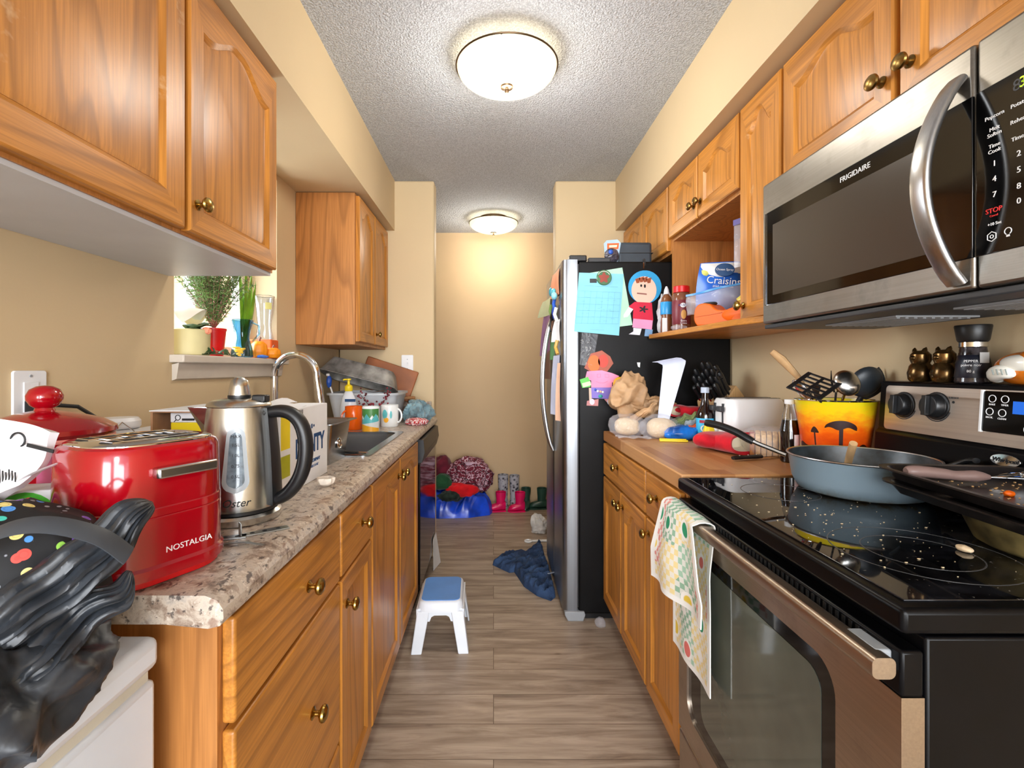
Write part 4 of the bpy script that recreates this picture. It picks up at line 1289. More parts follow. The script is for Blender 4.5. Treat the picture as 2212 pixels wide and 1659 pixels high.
def print_b(k):
    c0 = (-.60, 2.38, CT); r = .041
    A, B = math.radians(-200), math.radians(-10)
    tri = lambda u, p: abs(((u*p) % 1)-.5)*2
    curved_patch(k, c0, r, A, B, lambda u: (.082-.02*tri(u, 5), .112), FOREST, 'green_print', 30)
    curved_patch(k, c0, r+.0002, A, B, lambda u: (.032+.02*u, .070-.03*tri(u, 3)+.018), TEAL, 'teal_print', 30)
    curved_patch(k, c0, r+.0001, A, B, lambda u: (.004, .045-.028*u), AMBER, 'amber_print', 20)
mug('tall white mug printed in green, teal and amber zigzags', (-.60, 2.38, CT), .041, .122, MUGW, None, math.radians(80), print_fn=print_b)
def print_c(k):
    c0 = (-.553, 2.59, CT); r = .047
    curved_patch(k, c0, r, math.radians(-128), math.radians(-92), lambda u: (.062-.03*math.sqrt(max(0, 1-(2*u-1)**2))+.01, .062+.03*math.sqrt(max(0, 1-(2*u-1)**2))), TEAL, 'teal_spot', 18)
    curved_patch(k, c0, r, math.radians(-118), math.radians(-84), lambda u: (.040-.016*math.sqrt(max(0, 1-(2*u-1)**2)), .040+.010*math.sqrt(max(0, 1-(2*u-1)**2))), AMBER, 'amber_spot', 18)
    curved_patch(k, c0, r, math.radians(-78), math.radians(-62), lambda u: (.065-.02*math.sqrt(max(0, 1-(2*u-1)**2)), .065+.02*math.sqrt(max(0, 1-(2*u-1)**2))), TEAL, 'teal_spot', 14)
mug('white mug with teal and amber spots and a round handle', (-.553, 2.59, CT), .047, .115, MUGW, None, math.radians(-12), print_fn=print_c)

# ---- dish soap pump bottle
c0 = (-.75, 2.52, CT)
k = thing('soap_bottle', 'white pump soap bottle with a yellow pump among the mugs', 'bottle', c0)
MB().lathe([(.036, 0), (.043, .006), (.045, .06), (.044, .11), (.034, .155), (.024, .178), (.017, .19), (0, .19)], 28, c=c0, sy=.7).build('bottle_body', solid('milky_plastic', (222, 228, 236), .25), k)
MB().lathe([(.019, .1903), (.020, .192), (.020, .215), (.012, .222), (.007, .224), (.006, .245), (.012, .247), (.012, .254), (0, .256)], 20, c=c0).build('pump', YELLOW, k)
MB().tube([(c0[0], c0[1], CT+.25), (c0[0]-.022, c0[1]-.006, CT+.25), (c0[0]-.026, c0[1]-.007, CT+.246)], .004, 8).build('nozzle', YELLOW, k)
lb = pad([(745, 862), (768, 862), (768, 868), (745, 868)], 2.482, .0012, NAVY, 'label_stripe', k)

# ---- dish tub with pan, board, brush
tb = thing('dish_tub', 'pale grey plastic dish tub piled with washed pans', 'tub', (-.72, 2.84, CT))
b = MB()
X0, X1, Y0_, Y1_ = -.915, -.535, 2.66, 3.02
cx_, cy_ = (X0+X1)/2, (Y0_+Y1_)/2
ob, ot, ol = rrect(X1-X0-.06, Y1_-Y0_-.06, .04, 5, cx_, cy_), rrect(X1-X0, Y1_-Y0_, .05, 5, cx_, cy_), rrect(X1-X0+.022, Y1_-Y0_+.022, .06, 5, cx_, cy_)
it_, ib = rrect(X1-X0-.008, Y1_-Y0_-.008, .046, 5, cx_, cy_), rrect(X1-X0-.068, Y1_-Y0_-.068, .036, 5, cx_, cy_)
rg = [[(p[0], p[1], CT+z) for p in q] for q, z in ((ob, 0), (ot, .158), (ol, .160), (ol, .172), (it_, .172), (ib, .006))]
n = len(ob); vs = [p for q in rg for p in q]
fs = [(j*n+i, j*n+(i+1) % n, (j+1)*n+(i+1) % n, (j+1)*n+i) for j in range(5) for i in range(n)] + [tuple(reversed(range(n))), tuple(5*n+i for i in range(n))]
b.add(vs, fs); b.build('tub_shell', solid('tub_grey', (196, 202, 208), .4), tb, ang=40)
# roasting pan, upside down and tilted
DARKPAN = solid('worn_pan_metal', (132, 130, 126), .5, .35, .35, 14)
k = thing('roasting_pan', 'battered dark roasting pan upside down over the dish tub', 'pan', (-.70, 2.80, 1.17))
PM_ = T(-.775, 2.84, 1.150) @ R(14, 'Y') @ R(-14, 'X')
b = MB(PM_)
o1, o2 = rrect(.43, .27, .05, 6), rrect(.36, .21, .06, 6)
i1_, i2_ = rrect(.424, .264, .047, 6), rrect(.354, .204, .057, 6)
rim2 = rrect(.452, .292, .06, 6)
rg = [[(p[0], p[1], z) for p in q] for q, z in ((i2_, .082), (i1_, -.01), (rim2, -.012), (rim2, -.008), (o1, -.004), (o2, .085))]
n = len(o1); vs = [p for q in rg for p in q]
fs = [(j*n+i, j*n+(i+1) % n, (j+1)*n+(i+1) % n, (j+1)*n+i) for j in range(5) for i in range(n)] + [tuple(reversed(range(n))), tuple(5*n+i for i in range(n))]
b.add(vs, fs); b.build('pan_shell', DARKPAN, k, ang=40)
bd = MB(T(-.60, 3.08, 1.135) @ R(18, 'Y') @ R(-12, 'X')); bd.box(-.24, .10, -.008, .008, -.10, .10)
tag(bd.build('cutting_board', solid('brown_board', (150, 88, 48), .5, 0, .15, 6), loc=(-.64, 3.08, 1.05), bevel=.006), 'reddish brown cutting board leaning behind the roasting pan', 'cutting board')
o = thing('bottle_brush', 'blue bottle brush head poking out of the dish tub', 'brush', (-.93, 2.66, 1.08))
MB().tube([(-.885, 2.70, 1.06), (-.905, 2.70, 1.12)], .005, 8).build('handle', WHITEPL, o)
MB().blob((-.912, 2.70, 1.15), (.014, .014, .034), .15, 60, 3).build('bristle_head', BLUEPL, o)
MB().lathe([(.009, 1.181), (.011, 1.184), (.009, 1.194), (0, 1.195)], 16, c=(-.918, 2.70, 0)).build('tip', WHITEPL, o)
# spoon and small cutlery over the tub edge
b = MB(); b.tube([(-.60, 2.68, 1.10), (-.66, 2.67, 1.093), (-.70, 2.66, 1.10)], [.009, .004, .003], 8, flat=.4)
tag(b.build('spoon', CHROME, loc=(-.65, 2.67, 1.09)), 'steel spoon lying across the dish tub rim', 'spoon')
# berries garland
rnd = random.Random(11)
bg_ = thing('berry_garland', 'dark red berry garland hanging over the front of the tub', 'garland', (-.64, 2.62, 1.05))
b = MB(); P = [Vector((-.72, 2.625, 1.085)), Vector((-.66, 2.615, 1.02)), Vector((-.60, 2.61, 1.03)), Vector((-.56, 2.62, 1.10))]
sp = smooth_path(P, 8); b.tube(sp, .0015, 6); b.build('wire_stem', solid('twig', (70, 50, 40), .7), bg_)
b = MB()
for i in range(60):
    q = sp[rnd.randrange(len(sp))]
    b.ball((q.x+rnd.gauss(0, .014), q.y+rnd.uniform(-.012, .006), q.z+rnd.gauss(0, .014)), rnd.uniform(.004, .0065), 8, 6)
tag(b.build('berry', solid('berry', (110, 24, 40), .3, 0, .4, 50), bg_), kind='stuff')
# grater / rack wires lying in front of tub
b = MB()
for i in range(7): b.tube([(-.87+.004*i, 2.48+.02*i, CT+.006), (-.80, 2.46+.02*i, CT+.03+.004*math.sin(i)), (-.76+.003*i, 2.47+.02*i, CT+.008)], .0018, 6)
b.tube([(-.87, 2.48, CT+.006), (-.845, 2.60, CT+.006)], .0018, 6); b.tube([(-.76, 2.47, CT+.008), (-.74, 2.60, CT+.008)], .0018, 6)
tag(b.build('wire_rack', CHROME, loc=(-.81, 2.54, CT)), 'small chrome wire rack lying behind the sink', 'rack')
# cloth heap and clutter at the counter end
def cloth_mat(name, c, var=.12, scale=10, rough=.8):
    return solid(name, c, rough, 0, var, scale, spec=.2, bumps=.25, bscale=90, sheen=.2)
b = MB(); b.blob((-.445, 2.86, CT+.045), (.062, .12, .058), .75, 22, 5, zmin=CT, fold=.7)
tag(b.build('dish_cloth', cloth_mat('grey_blue_cloth', (126, 156, 166), .2), loc=(-.47, 2.86, CT)), 'crumpled grey blue dish cloth at the far counter end', 'cloth')
b = MB(); b.blob((-.43, 2.70, CT+.014), (.05, .09, .017), .5, 20, 9, zmin=CT)
REDCHK = NT('red_check_cloth'); ck_ = REDCHK.n('ShaderNodeTexChecker'); ck_.inputs['Scale'].default_value = 90; REDCHK.l(REDCHK.co(), ck_.inputs['Vector']); ck_.inputs['Color1'].default_value = lin((190, 30, 40)); ck_.inputs['Color2'].default_value = lin((240, 220, 220)); REDCHK.set(Base_Color=ck_.outputs[0], Roughness=.8)
tag(b.build('pot_cloth', REDCHK.m, loc=(-.43, 2.70, CT)), 'red checked cloth lying by the grey blue cloth heap', 'cloth')
o = thing('jar', 'small orange jar with a dark lid beside the dish tub', 'jar', (-.495, 3.02, CT))
MB().lathe([(.03, 0), (.034, .004), (.034, .085), (.03, .092), (0, .092)], 24, c=(-.495, 3.02, CT)).build('jar_body', solid('orange_label', (226, 84, 30), .4), o)
MB().lathe([(.033, .0925), (.035, .094), (.035, .112), (0, .113)], 24, c=(-.495, 3.02, CT)).build('lid', BLACKPL, o)
b = MB(T(-.515, 2.99, CT+.128) @ R(30) ); b.box(-.09, .03, -.02, .02, -.008, .008)
tag(b.build('wooden_block', solid('brown_block', (150, 104, 62), .6, 0, .2, 20), loc=(-.54, 2.98, CT+.12), bevel=.003), 'brown wooden brush back resting on the orange jar', 'brush')

# ================================================================== window sill
SZ = WZ0 + .0004
RED_POT = solid('red_pot', (206, 12, 16), .35, 0, .04)
def needles(b, root, n, hgt, spread, rnd, zmax, L=.016, r=.0008, k=9):
    for i in range(n):
        a = rnd.uniform(0, 2*PI); s_ = rnd.uniform(.15, 1)*spread; h = hgt*rnd.uniform(.55, 1)
        tip = Vector((root.x+s_*math.cos(a), root.y+s_*math.sin(a), root.z+h))
        mid = root.lerp(tip, .5)+Vector((0, 0, .01))
        for t_ in [j/k for j in range(2, k+1)]:
            q = root.lerp(mid, t_*2) if t_ < .5 else mid.lerp(tip, t_*2-1)
            if q.z > zmax: continue
            for _ in range(4):
                d = Vector((rnd.gauss(0, 1), rnd.gauss(0, 1), rnd.gauss(.5, .7))).normalized()*L*rnd.uniform(.6, 1.2)
                c_ = d.orthogonal().normalized()*r; e_ = d.cross(c_).normalized()*r
                b.add([q+c_, q-c_*.5+e_, q-c_*.5-e_, q+d], [(0, 1, 3), (1, 2, 3), (2, 0, 3), (0, 2, 1)])
        yield root, mid, tip
rnd = random.Random(5)
c0 = (-1.035, 1.80, SZ)
k = thing('potted_conifer', 'bushy little conifer in a red pot on the window sill', 'plant', c0)
MB().lathe([(.030, 0), (.032, .002), (.041, .095), (.043, .096), (.043, .104), (.039, .104), (.037, .09), (0, .088)], 32, c=c0).build('pot', RED_POT, k)
FOL = solid('conifer_green', (98, 132, 72), .6, 0, .3, 30); TWIG = solid('brown_twig', (134, 96, 84), .8, 0, .2, 60)
fb, sb_ = MB(), MB()
for r_, m_, t_ in needles(fb, Vector((c0[0], c0[1], SZ+.10)), 150, .30, .135, rnd, 9, .024, .0014, 12): sb_.tube([r_, m_, t_], [.0014, .0008, .0004], 4)
sb_.build('twigs', TWIG, k); tag(fb.build('needles', FOL, k, smooth=False), kind='stuff')
tb2 = MB()
for i in range(110):
    a = rnd.uniform(0, 2*PI); s_ = rnd.uniform(.02, .075); h = rnd.uniform(.02, .11)
    q = Vector((c0[0]+s_*h/.10*math.cos(a), c0[1]+s_*h/.10*math.sin(a), SZ+.10+h))
    d = Vector((rnd.gauss(0, 1), rnd.gauss(0, 1), rnd.gauss(.4, .6))).normalized()*.014
    tb2.tube([q, q+d], [.0012, .0004], 4)
tag(tb2.build('dry_needles', solid('dry_pinkish_needle', (176, 136, 122), .8, 0, .2, 60), k), kind='stuff')

c0 = (-1.04, 1.655, SZ)
k = thing('planter', 'cream planter with a big drooping white leaf at the sill end', 'plant', c0)
MB().lathe([(.062, 0), (.066, .003), (.068, .082), (.070, .085), (.066, .088), (.063, .08), (0, .078)], 36, c=c0).build('pot', solid('cream_pot', (214, 204, 154), .5, 0, .05), k)
def leaf(b, base, tip, w, droop, th=.0012, n=10, up=Vector((0, 0, 1)), cup=.15):
    base, tip = Vector(base), Vector(tip)
    d = tip-base; side = d.cross(up)
    side = side.normalized() if side.length > 1e-6 else Vector((0, 1, 0))
    nn = side.cross(d).normalized()
    def fn(u, v):
        p = base + d*v + nn*(droop*math.sin(PI*v*.9)) 
        wd = w*(math.sin(PI*min(1, v*.97+.03))**.8)
        s_ = (u-.5)*2
        return p + side*(s_*wd) - nn*(abs(s_)*wd*cup)
    b.sheet(fn, 6, n, th)
b = MB(); leaf(b, (-1.02, 1.68, SZ+.125), (-.985, 1.545, SZ+.085), .045, .055); b.build('white_leaf', solid('white_leaf', (236, 228, 214), .5), k)
b = MB(); leaf(b, (-1.05, 1.70, SZ+.10), (-1.02, 1.66, SZ+.155), .035, .02); b.build('white_leaf', solid('cream_leaf', (226, 214, 176), .5), k)
DKLEAF = solid('dark_leaf', (52, 78, 44), .5, 0, .25, 20)
for (bs, tp_, w_) in (((-1.03, 1.66, SZ+.085), (-.985, 1.60, SZ+.085), .03), ((-1.03, 1.67, SZ+.085), (-.975, 1.70, SZ+.095), .03), ((-1.04, 1.65, SZ+.085), (-.99, 1.66, SZ+.075), .028), ((-1.04, 1.68, SZ+.085), (-1.02, 1.76, SZ+.11), .03)):
    b = MB(); leaf(b, bs, tp_, w_, .02); b.build('leaf', DKLEAF, k)
b = MB(); b.blob((-.975, 1.655, SZ+.084), (.014, .014, .012), .3, 60, 2); b.build('blossom', solid('salmon_flower', (240, 150, 120), .6), k)

# glass jug with leaves
c0 = (-1.03, 1.995, SZ)
k = thing('glass_jug', 'clear blue tinted glass jug of tall green leaves on the sill', 'vase', c0)
BLUEGL = glass('blue_tinted_glass', (130, 186, 214), .03)
jp = [(.030, 0), (.040, .004), (.041, .02), (.034, .055), (.027, .08), (.030, .11), (.040, .15), (.041, .154)]
ji = [(r_-.0025, z+.002) for r_, z in reversed(jp)]
MB().lathe(jp+ji, 30, c=c0, cap=False, shape=lambda a, z: 1+.05*math.sin(7*a+z*25)).build('jug_body', BLUEGL, k, ang=60)
MB().tube([(c0[0]+.036, c0[1]+.012, SZ+.145), (c0[0]+.058, c0[1]+.02, SZ+.135), (c0[0]+.06, c0[1]+.02, SZ+.10), (c0[0]+.036, c0[1]+.012, SZ+.068)], .0035, 8).build('handle', BLUEGL, k)
LIME = solid('fresh_leaf', (112, 168, 36), .4, 0, .15, 20)
for (dx, dy, L_, w_) in ((.0, -.035, .37, .022), (.01, .0, .40, .02), (.012, .045, .36, .024), (-.01, .03, .30, .02), (.015, .075, .33, .018)):
    b = MB(); leaf(b, (c0[0], c0[1], SZ+.02), (c0[0]+dx, c0[1]+dy, SZ+L_), w_, .012, up=Vector((1, .1, 0))); b.build('leaf', LIME, k)

c0 = (-1.035, 2.205, SZ)
k = thing('brick_planter', 'square terracotta planter under the tall clear vase', 'planter', c0)
b = MB(); b.box(c0[0]-.055, c0[0]+.045, 2.165, 2.242, SZ, SZ+.086); b.build('planter_body', solid('terracotta', (222, 98, 40), .7, 0, .1, 20), k, bevel=.005)
c0 = (-1.035, 2.20, SZ+.0865)
k = thing('glass_vase', 'tall clear glass vase flared at the mouth and foot', 'vase', c0)
CLEARGL = glass('clear_glass', (236, 240, 246), .02)
vp = [(.034, 0), (.036, .006), (.030, .05), (.030, .075), (.036, .14), (.041, .192), (.043, .196)]
vi = [(r_-.0025, z+.002) for r_, z in reversed(vp)]
MB().lathe(vp+vi, 32, c=c0, cap=False).build('vase_body', CLEARGL, k, ang=60)
curved_patch(k, c0, .0405, math.radians(-60), math.radians(-20), lambda u: (.135, .165), solid('yellow_sticker', (236, 232, 150), .6), 'price_sticker')
def pumpkin(label, c0, r, h, grp):
    k = thing('pumpkin', label, 'pumpkin', c0, 0, grp)
    pr = [(r*.35, h*.03), (r*.8, h*.06), (r, h*.4), (r*.9, h*.78), (r*.5, h*.96), (.004, h*.86)]
    sp_ = []
    for (r0, z0), (r1, z1) in zip(pr, pr[1:]):
        for q in range(4): sp_.append((r0+(r1-r0)*q/4, z0+(z1-z0)*q/4))
    sp_.append(pr[-1])
    MB().lathe(sp_, 48, c=c0, shape=lambda a, z: .93+.07*abs(math.cos(4*a))**.6).build('flesh', solid('pumpkin_orange', (240, 142, 14), .45, 0, .08, 12), k, ang=80)
    MB().tube([(c0[0], c0[1], c0[2]+h*.84), (c0[0]+.003, c0[1], c0[2]+h*1.1), (c0[0]+.008, c0[1], c0[2]+h*1.2)], [.006, .004, .005], 8).build('stem', TWIG, k)
pumpkin('taller orange mini pumpkin close behind the blue glass jug', (-1.00, 2.075, SZ), .036, .075, 'mini pumpkins on the sill')
pumpkin('squat orange mini pumpkin in front of the terracotta planter', (-.965, 2.125, SZ), .036, .048, 'mini pumpkins on the sill')
k = thing('paper_flower', 'yellow dried flower lying between red pot and glass jug', 'flower', (-.985, 1.885, SZ))
for i in range(7):
    a = i*2.4; rr = .005+.0028*i
    b = MB(); b.tube([(-.985+rr*math.cos(a+q*.5), 1.885+rr*math.sin(a+q*.5), SZ+.008+.005*i) for q in range(8)], [.0015, .003, .0035, .0035, .0035, .003, .002, .001], 6); b.build('petal', solid('yellow_petal', (236, 200, 60), .6), k)
k = thing('sprig', 'dark green artificial sprig lying along the sill front', 'sprig', (-.97, 1.72, SZ))
b = MB(); b.tube([(-.97, 1.62, SZ+.004), (-.965, 1.72, SZ+.008), (-.97, 1.83, SZ+.004)], .0018, 6); b.build('stem', DKLEAF, k)
rnd = random.Random(2)
for i in range(12):
    y = 1.63+.016*i
    b = MB(); leaf(b, (-.968, y, SZ+.006), (-.968+rnd.uniform(-.03, .01), y+rnd.uniform(-.03, .04), SZ+rnd.uniform(.01, .04)), .008, .004, n=5); b.build('leaf', DKLEAF, k)
b = MB(); b.blob((-.965, 2.035, SZ+.006), (.012, .035, .007), .4, 40, 4, zmin=SZ)
tag(b.build('ribbon', cloth_mat('blue_ribbon', (60, 120, 226)), loc=(-.965, 2.035, SZ)), 'scrap of bright blue ribbon at the foot of the glass jug', 'ribbon')
# ================================================================== clutter on the freezer end (near left)
def dots_mat():
    """black cloth printed with coloured buttons and grey daisies"""
    m = NT('button_print_cloth')
    co = m.co()
    v = m.n('ShaderNodeTexVoronoi'); v.inputs['Scale'].default_value = 56; v.inputs['Randomness'].default_value = .75; m.l(co, v.inputs['Vector'])
    hue = m.n('ShaderNodeSeparateColor'); m.l(v.outputs['Color'], hue.inputs[0])
    cc = m.ramp(hue.outputs[0], [(0, (240, 80, 70)), (.2, (80, 150, 230)), (.4, (150, 206, 80)), (.55, (140, 100, 210)), (.7, (240, 224, 140)), (.85, (70, 196, 180))], 'CONSTANT')
    msk = m.ramp(v.outputs['Distance'], [(.0, (255, 255, 255)), (.34, (255, 255, 255)), (.36, (0, 0, 0))])
    hole = m.ramp(v.outputs['Distance'], [(.17, (0, 0, 0)), (.19, (130, 130, 130)), (.23, (130, 130, 130)), (.25, (0, 0, 0))])
    v2 = m.n('ShaderNodeTexVoronoi'); v2.inputs['Scale'].default_value = 95; m.l(co, v2.inputs['Vector'])
    gm = m.ramp(v2.outputs['Distance'], [(.22, (255, 255, 255)), (.26, (0, 0, 0))])
    s2 = m.n('ShaderNodeSeparateColor'); m.l(v2.outputs['Color'], s2.inputs[0])
    gm = m.math('MULTIPLY', gm, m.math('GREATER_THAN', s2.outputs[1], .6))
    col = m.mix(gm, (14, 14, 17), (150, 152, 160))
    col = m.mix(msk, col, cc)
    col = m.mix(m.math('MULTIPLY', hole, msk), col, (20, 20, 20))
    m.set(Base_Color=col, Roughness=.75)
    return m.m
DOTS = dots_mat()
def nylon():
    m = NT('black_nylon')
    n1 = m.noise(m.co(), 14, 5, .65)
    m.set(Base_Color=m.ramp(n1, [(.3, (34, 37, 42)), (.7, (58, 63, 70))]), Roughness=.40, Specular_IOR_Level=.5)
    m.bump(m.noise(m.co(), 30, 3, .5, .6), .25, .008)
    return m.m
NYLON = nylon()
FZ = .8684
tb = thing('tote_bag', 'black tote bag printed with coloured buttons and daisies', 'bag', (-.62, .52, FZ))
b = MB(); b.blob((-.605, .575, FZ+.086), (.13, .075, .104), .14, 9, 21, zmin=FZ, power=.75)
b.build('bag_body', DOTS, tb, ang=80)
P = smooth_path([(-.60, .485, .985), (-.553, .475, 1.02), (-.507, .47, 1.048), (-.466, .47, 1.066), (-.435, .48, 1.066), (-.405, .50, 1.048), (-.39, .52, 1.02)], 5)
MB().tube(P, .011, 10, flat=.2, up=(0, -.5, .8)).build('strap', solid('grey_webbing', (58, 62, 68), .5), tb)

nb = thing('nylon_bag', 'crumpled black nylon bag slumped against the red toaster', 'bag', (-.48, .5, FZ))
def tapered(b, A, B, ra, rb, seed, seg=40, n=40, amp=.25, freq=14, zmin=FZ, flat=.6, bend=Vector((0, 0, 0)), pinch=.2):
    """a slumped length of cloth from A to B with folds running along it"""
    A, B = Vector(A), Vector(B)
    ax = (B-A).normalized(); sd = ax.cross(Vector((0, 0, 1))).normalized(); up = sd.cross(ax)
    off = Vector((seed*2.1, seed*.7, seed*3.3)); vs, fs = [], []
    for j in range(n+1):
        t_ = j/n; c_ = A.lerp(B, t_)+bend*math.sin(PI*t_)
        e = math.sqrt(max(0, 1-(2*t_-1)**8))
        e = max(.03, e*(1-pinch*(1-math.sin(PI*t_)))*(1-.3*max(0, (t_-.55)/.45)**2)); c_ = c_+sd*.016*noise.noise(Vector((t_*5, seed, 0)))+up*.014*noise.noise(Vector((t_*6, seed, 7)))
        for i in range(seg):
            a = 2*PI*i/seg
            q = Vector((math.cos(a)*1.9, math.sin(a)*1.9, t_*.75+.15*math.sin(a*2)))*freq*.09+off
            f_ = 1-2.4*abs(noise.noise(q*1.6)); f2 = 1-2.2*abs(noise.noise(q*4+Vector((4, 4, 4))))
            rr = (ra+(rb-ra)*t_)*e*(1+amp*(f_*.7+f2*.3-.3))
            p = c_ + sd*(math.cos(a)*rr) + up*(math.sin(a)*rr*flat)
            if p.z < zmin: p.z = zmin+(p.z-zmin)*.03
            vs.append(p)
    for j in range(n):
        for i in range(seg):
            fs.append((j*seg+i, j*seg+(i+1) % seg, (j+1)*seg+(i+1) % seg, (j+1)*seg+i))
    fs.append(tuple(reversed(range(seg)))); fs.append(tuple(n*seg+i for i in range(seg)))
    return b.add(vs, fs)
def off_freezer(b):
    for i, p in enumerate(b.v):
        if p.x < FR+.002 and p.z < FZ+.001:
            if FR+.002-p.x < FZ+.001-p.z: p.x = FR+.002
            else: p.z = FZ+.001
b = MB(); tapered(b, (-.53, .415, .928), (-.405, .578, 1.062), .031, .038, 3, flat=.7, amp=.34, bend=Vector((-.004, 0, -.012)), pinch=.2, seg=72, n=90, zmin=-1); off_freezer(b)
b.build('bag_fold', NYLON, nb, ang=80)
b = MB(); tapered(b, (-.53, .405, .893), (-.42, .565, .985), .036, .032, 8, flat=.6, amp=.34, bend=Vector((.012, 0, -.01)), seg=72, n=90, zmin=-1); off_freezer(b)
b.build('bag_underfold', NYLON, nb, ang=80)
b = MB(); b.blob((-.475, .465, .908), (.054, .085, .044), .6, 24, 14, fold=.7, seg=110, rings=70); off_freezer(b)
b.build('bag_body', NYLON, nb, ang=80)
LIMEP = solid('lime_print', (100, 190, 60), .5)
b = MB(); leaf(b, (-.575, .375, .935), (-.50, .395, .948), .010, .002, up=Vector((0, -1, .6)), n=8); b.build('lime_print', LIMEP, nb)

# packet with magnifier, pink packet, ribbon, boxes
pk = thing('snack_packet', 'white and pink plastic packet with a magnifier print beside the crock', 'packet', (-.70, .70, CT))
def pk_fn(u, v):
    A_, B_, C_, D_ = at(-60, 1110, .66), at(50, 1050, .66), at(-60, 885, .69), at(123, 935, .69)
    p = (A_*(1-u)+B_*u)*(1-v)+(C_*(1-u)+D_*u)*v
    return (p.x+.006*math.sin(5*v), p.y+.008*math.sin(6*u+3*v), p.z)
FILMW = solid('white_film', (232, 230, 236), .3, 0, .03, 20, bumps=.3, bscale=30)
b = MB(); b.sheet(pk_fn, 20, 20, .012); b.build('packet_body', FILMW, pk)
PINKF = solid('pink_film', (226, 60, 90), .35)
b = MB(); b.sheet(lambda u, v: tuple(Vector(pk_fn(u*.45, .62+.37*v))+Vector((0, -.0068, 0))), 10, 8, .0012); b.build('pink_panel', PINKF, pk)
q = Vector(pk_fn(.70, .80))
GM = T(q.x, q.y-.011, q.z) @ R(14, 'Y') @ FACE_CAM
b = MB(GM); b.tube([(.010*math.cos(2*PI*i/20), .010*math.sin(2*PI*i/20), 0) for i in range(20)], .0013, 6, closed=True); b.tube([(-.007, -.007, 0), (-.015, -.015, 0)], .0014, 6); b.build('magnifier_print', INK, pk)
b = MB(GM); b.box(.014, .052, -.006, -.001, -.001, .0006); b.build('printed_bar', INK, pk)
for (u_, v_, m_, r_) in ((.1, .72, YELLOW, .014), (.3, .84, LIMEP, .010), (.07, .9, LIMEP, .012)):
    q = Vector(pk_fn(u_, v_)); b = MB(T(q.x, q.y-.0082, q.z) @ FACE_CAM); b.prism(circ(r_, 18), 0, .001); b.build('sweet_print', m_, pk)
q = Vector(pk_fn(.62, .30)); b = MB(T(q.x, q.y-.0075, q.z) @ FACE_CAM)
for i in range(9): b.box(-.018+.0042*i, -.0165+.0042*i, -.012+.003*(i % 2), .010-.002*(i % 3), 0, .0006)
b.build('barcode', INK, pk)
pp = MB(T(-.692, .772, CT) @ R(-8)); pp.box(-.028, .032, -.012, .012, 0, .178)
o = thing('pink_packet', 'upright pink packet squeezed between crock and red toaster', 'packet', (-.692, .772, CT))
pp.build('packet_body', solid('candy_pink', (232, 120, 180), .4), o, bevel=.006)
MB(T(-.692, .772, CT) @ R(-8)).box(.004, .03, -.0128, -.012, .10, .155).build('label', WHITEPL, o)
o = thing('craft_box', 'white box with a green and purple arch print below the packet', 'box', (-.64, .69, CT))
b = MB(T(-.685, .705, CT) @ R(12)); b.box(-.07, .055, -.02, .03, 0, .132); b.build('box_body', PAPERW, o, bevel=.002)
for r_, m_ in ((.040, solid('arch_green', (70, 180, 40), .5)), (.030, solid('arch_purple', (120, 60, 160), .5)), (.02, solid('arch_amber', (236, 150, 40), .5))):
    b = MB(T(-.685, .705, CT) @ R(12) @ T(.018, -.0205, .082) @ FACE_CAM); b.tube([(r_*math.cos(PI*i/14), r_*math.sin(PI*i/14)*1.1, 0) for i in range(15)], .0045, 6, flat=.2); b.build('arch_print', m_, o)
b = MB(); b.tube(smooth_path([(-.71, .655, 1.0), (-.67, .655, 1.043), (-.632, .66, 1.074), (-.60, .672, 1.090)], 5), .007, 8, flat=.12)
tag(b.build('white_ribbon', WHITEPL, loc=(-.66, .66, .93)), 'flat white plastic strap crossing in front of the packets', 'strap')
o = thing('game_case', 'small grey boxed card resting on the tote bag', 'box', (-.71, .58, 1.0))
b = MB(T(-.612, .64, .9155) @ R(-12)); b.box(-.05, .02, -.010, .010, 0, .128); b.build('case_body', solid('light_case', (206, 204, 208), .4), o, bevel=.002)
b = MB(T(-.612, .64, .9155) @ R(-12) @ T(-.008, -.0102, .108) @ FACE_CAM); b.box(-.014, .014, -.014, .014, 0, .0005)
b.build('printed_square', solid('lilac_print', (120, 110, 170), .5), o)
# ================================================================== right worktop
BT = .9222
def smat(c, **kw): return solid('tone_%d_%d_%d' % tuple(c), c, **kw)

# bread bags by the refrigerator
BROWNBAG = solid('brown_paper_bag', (178, 142, 104), .6, 0, .12, 14, bumps=.5, bscale=18)
k = thing('bread_bag', 'crumpled brown paper bread bag on top of the clear roll bags', 'bag', (.70, 2.20, BT))
b = MB(); b.blob((.625, 2.25, 1.085), (.075, .06, .085), .6, 17, 4, fold=.75, seg=110, rings=70); b.build('bag_body', BROWNBAG, k, ang=80)
b = MB(); tapered(b, (.60, 2.20, .965), (.72, 2.14, 1.07), .03, .022, 6, amp=.3, zmin=.93, flat=.6); b.build('twisted_neck', BROWNBAG, k, ang=80)
b = MB(); b.blob((.735, 2.235, 1.045), (.085, .05, .045), .5, 16, 7, seg=96, rings=60); b.build('bag_fold', BROWNBAG, k, ang=80)
FILM = clear_film('clear_bag_film', (232, 232, 240), .78, .12)
def roll_mat():
    m = NT('seeded_roll'); v = m.vor(m.co(), 90)
    m.set(Base_Color=m.mix(m.ramp(v, [(.2, (236, 222, 190)), (.45, (196, 140, 78))]), (226, 196, 150), (236, 216, 180)), Roughness=.7); m.bump(v, .5, .004); return m.m
ROLL = roll_mat()
k = thing('bread_roll', 'seeded bread roll in a clear bag at the front of the pile', 'bread', (.72, 2.10, BT))
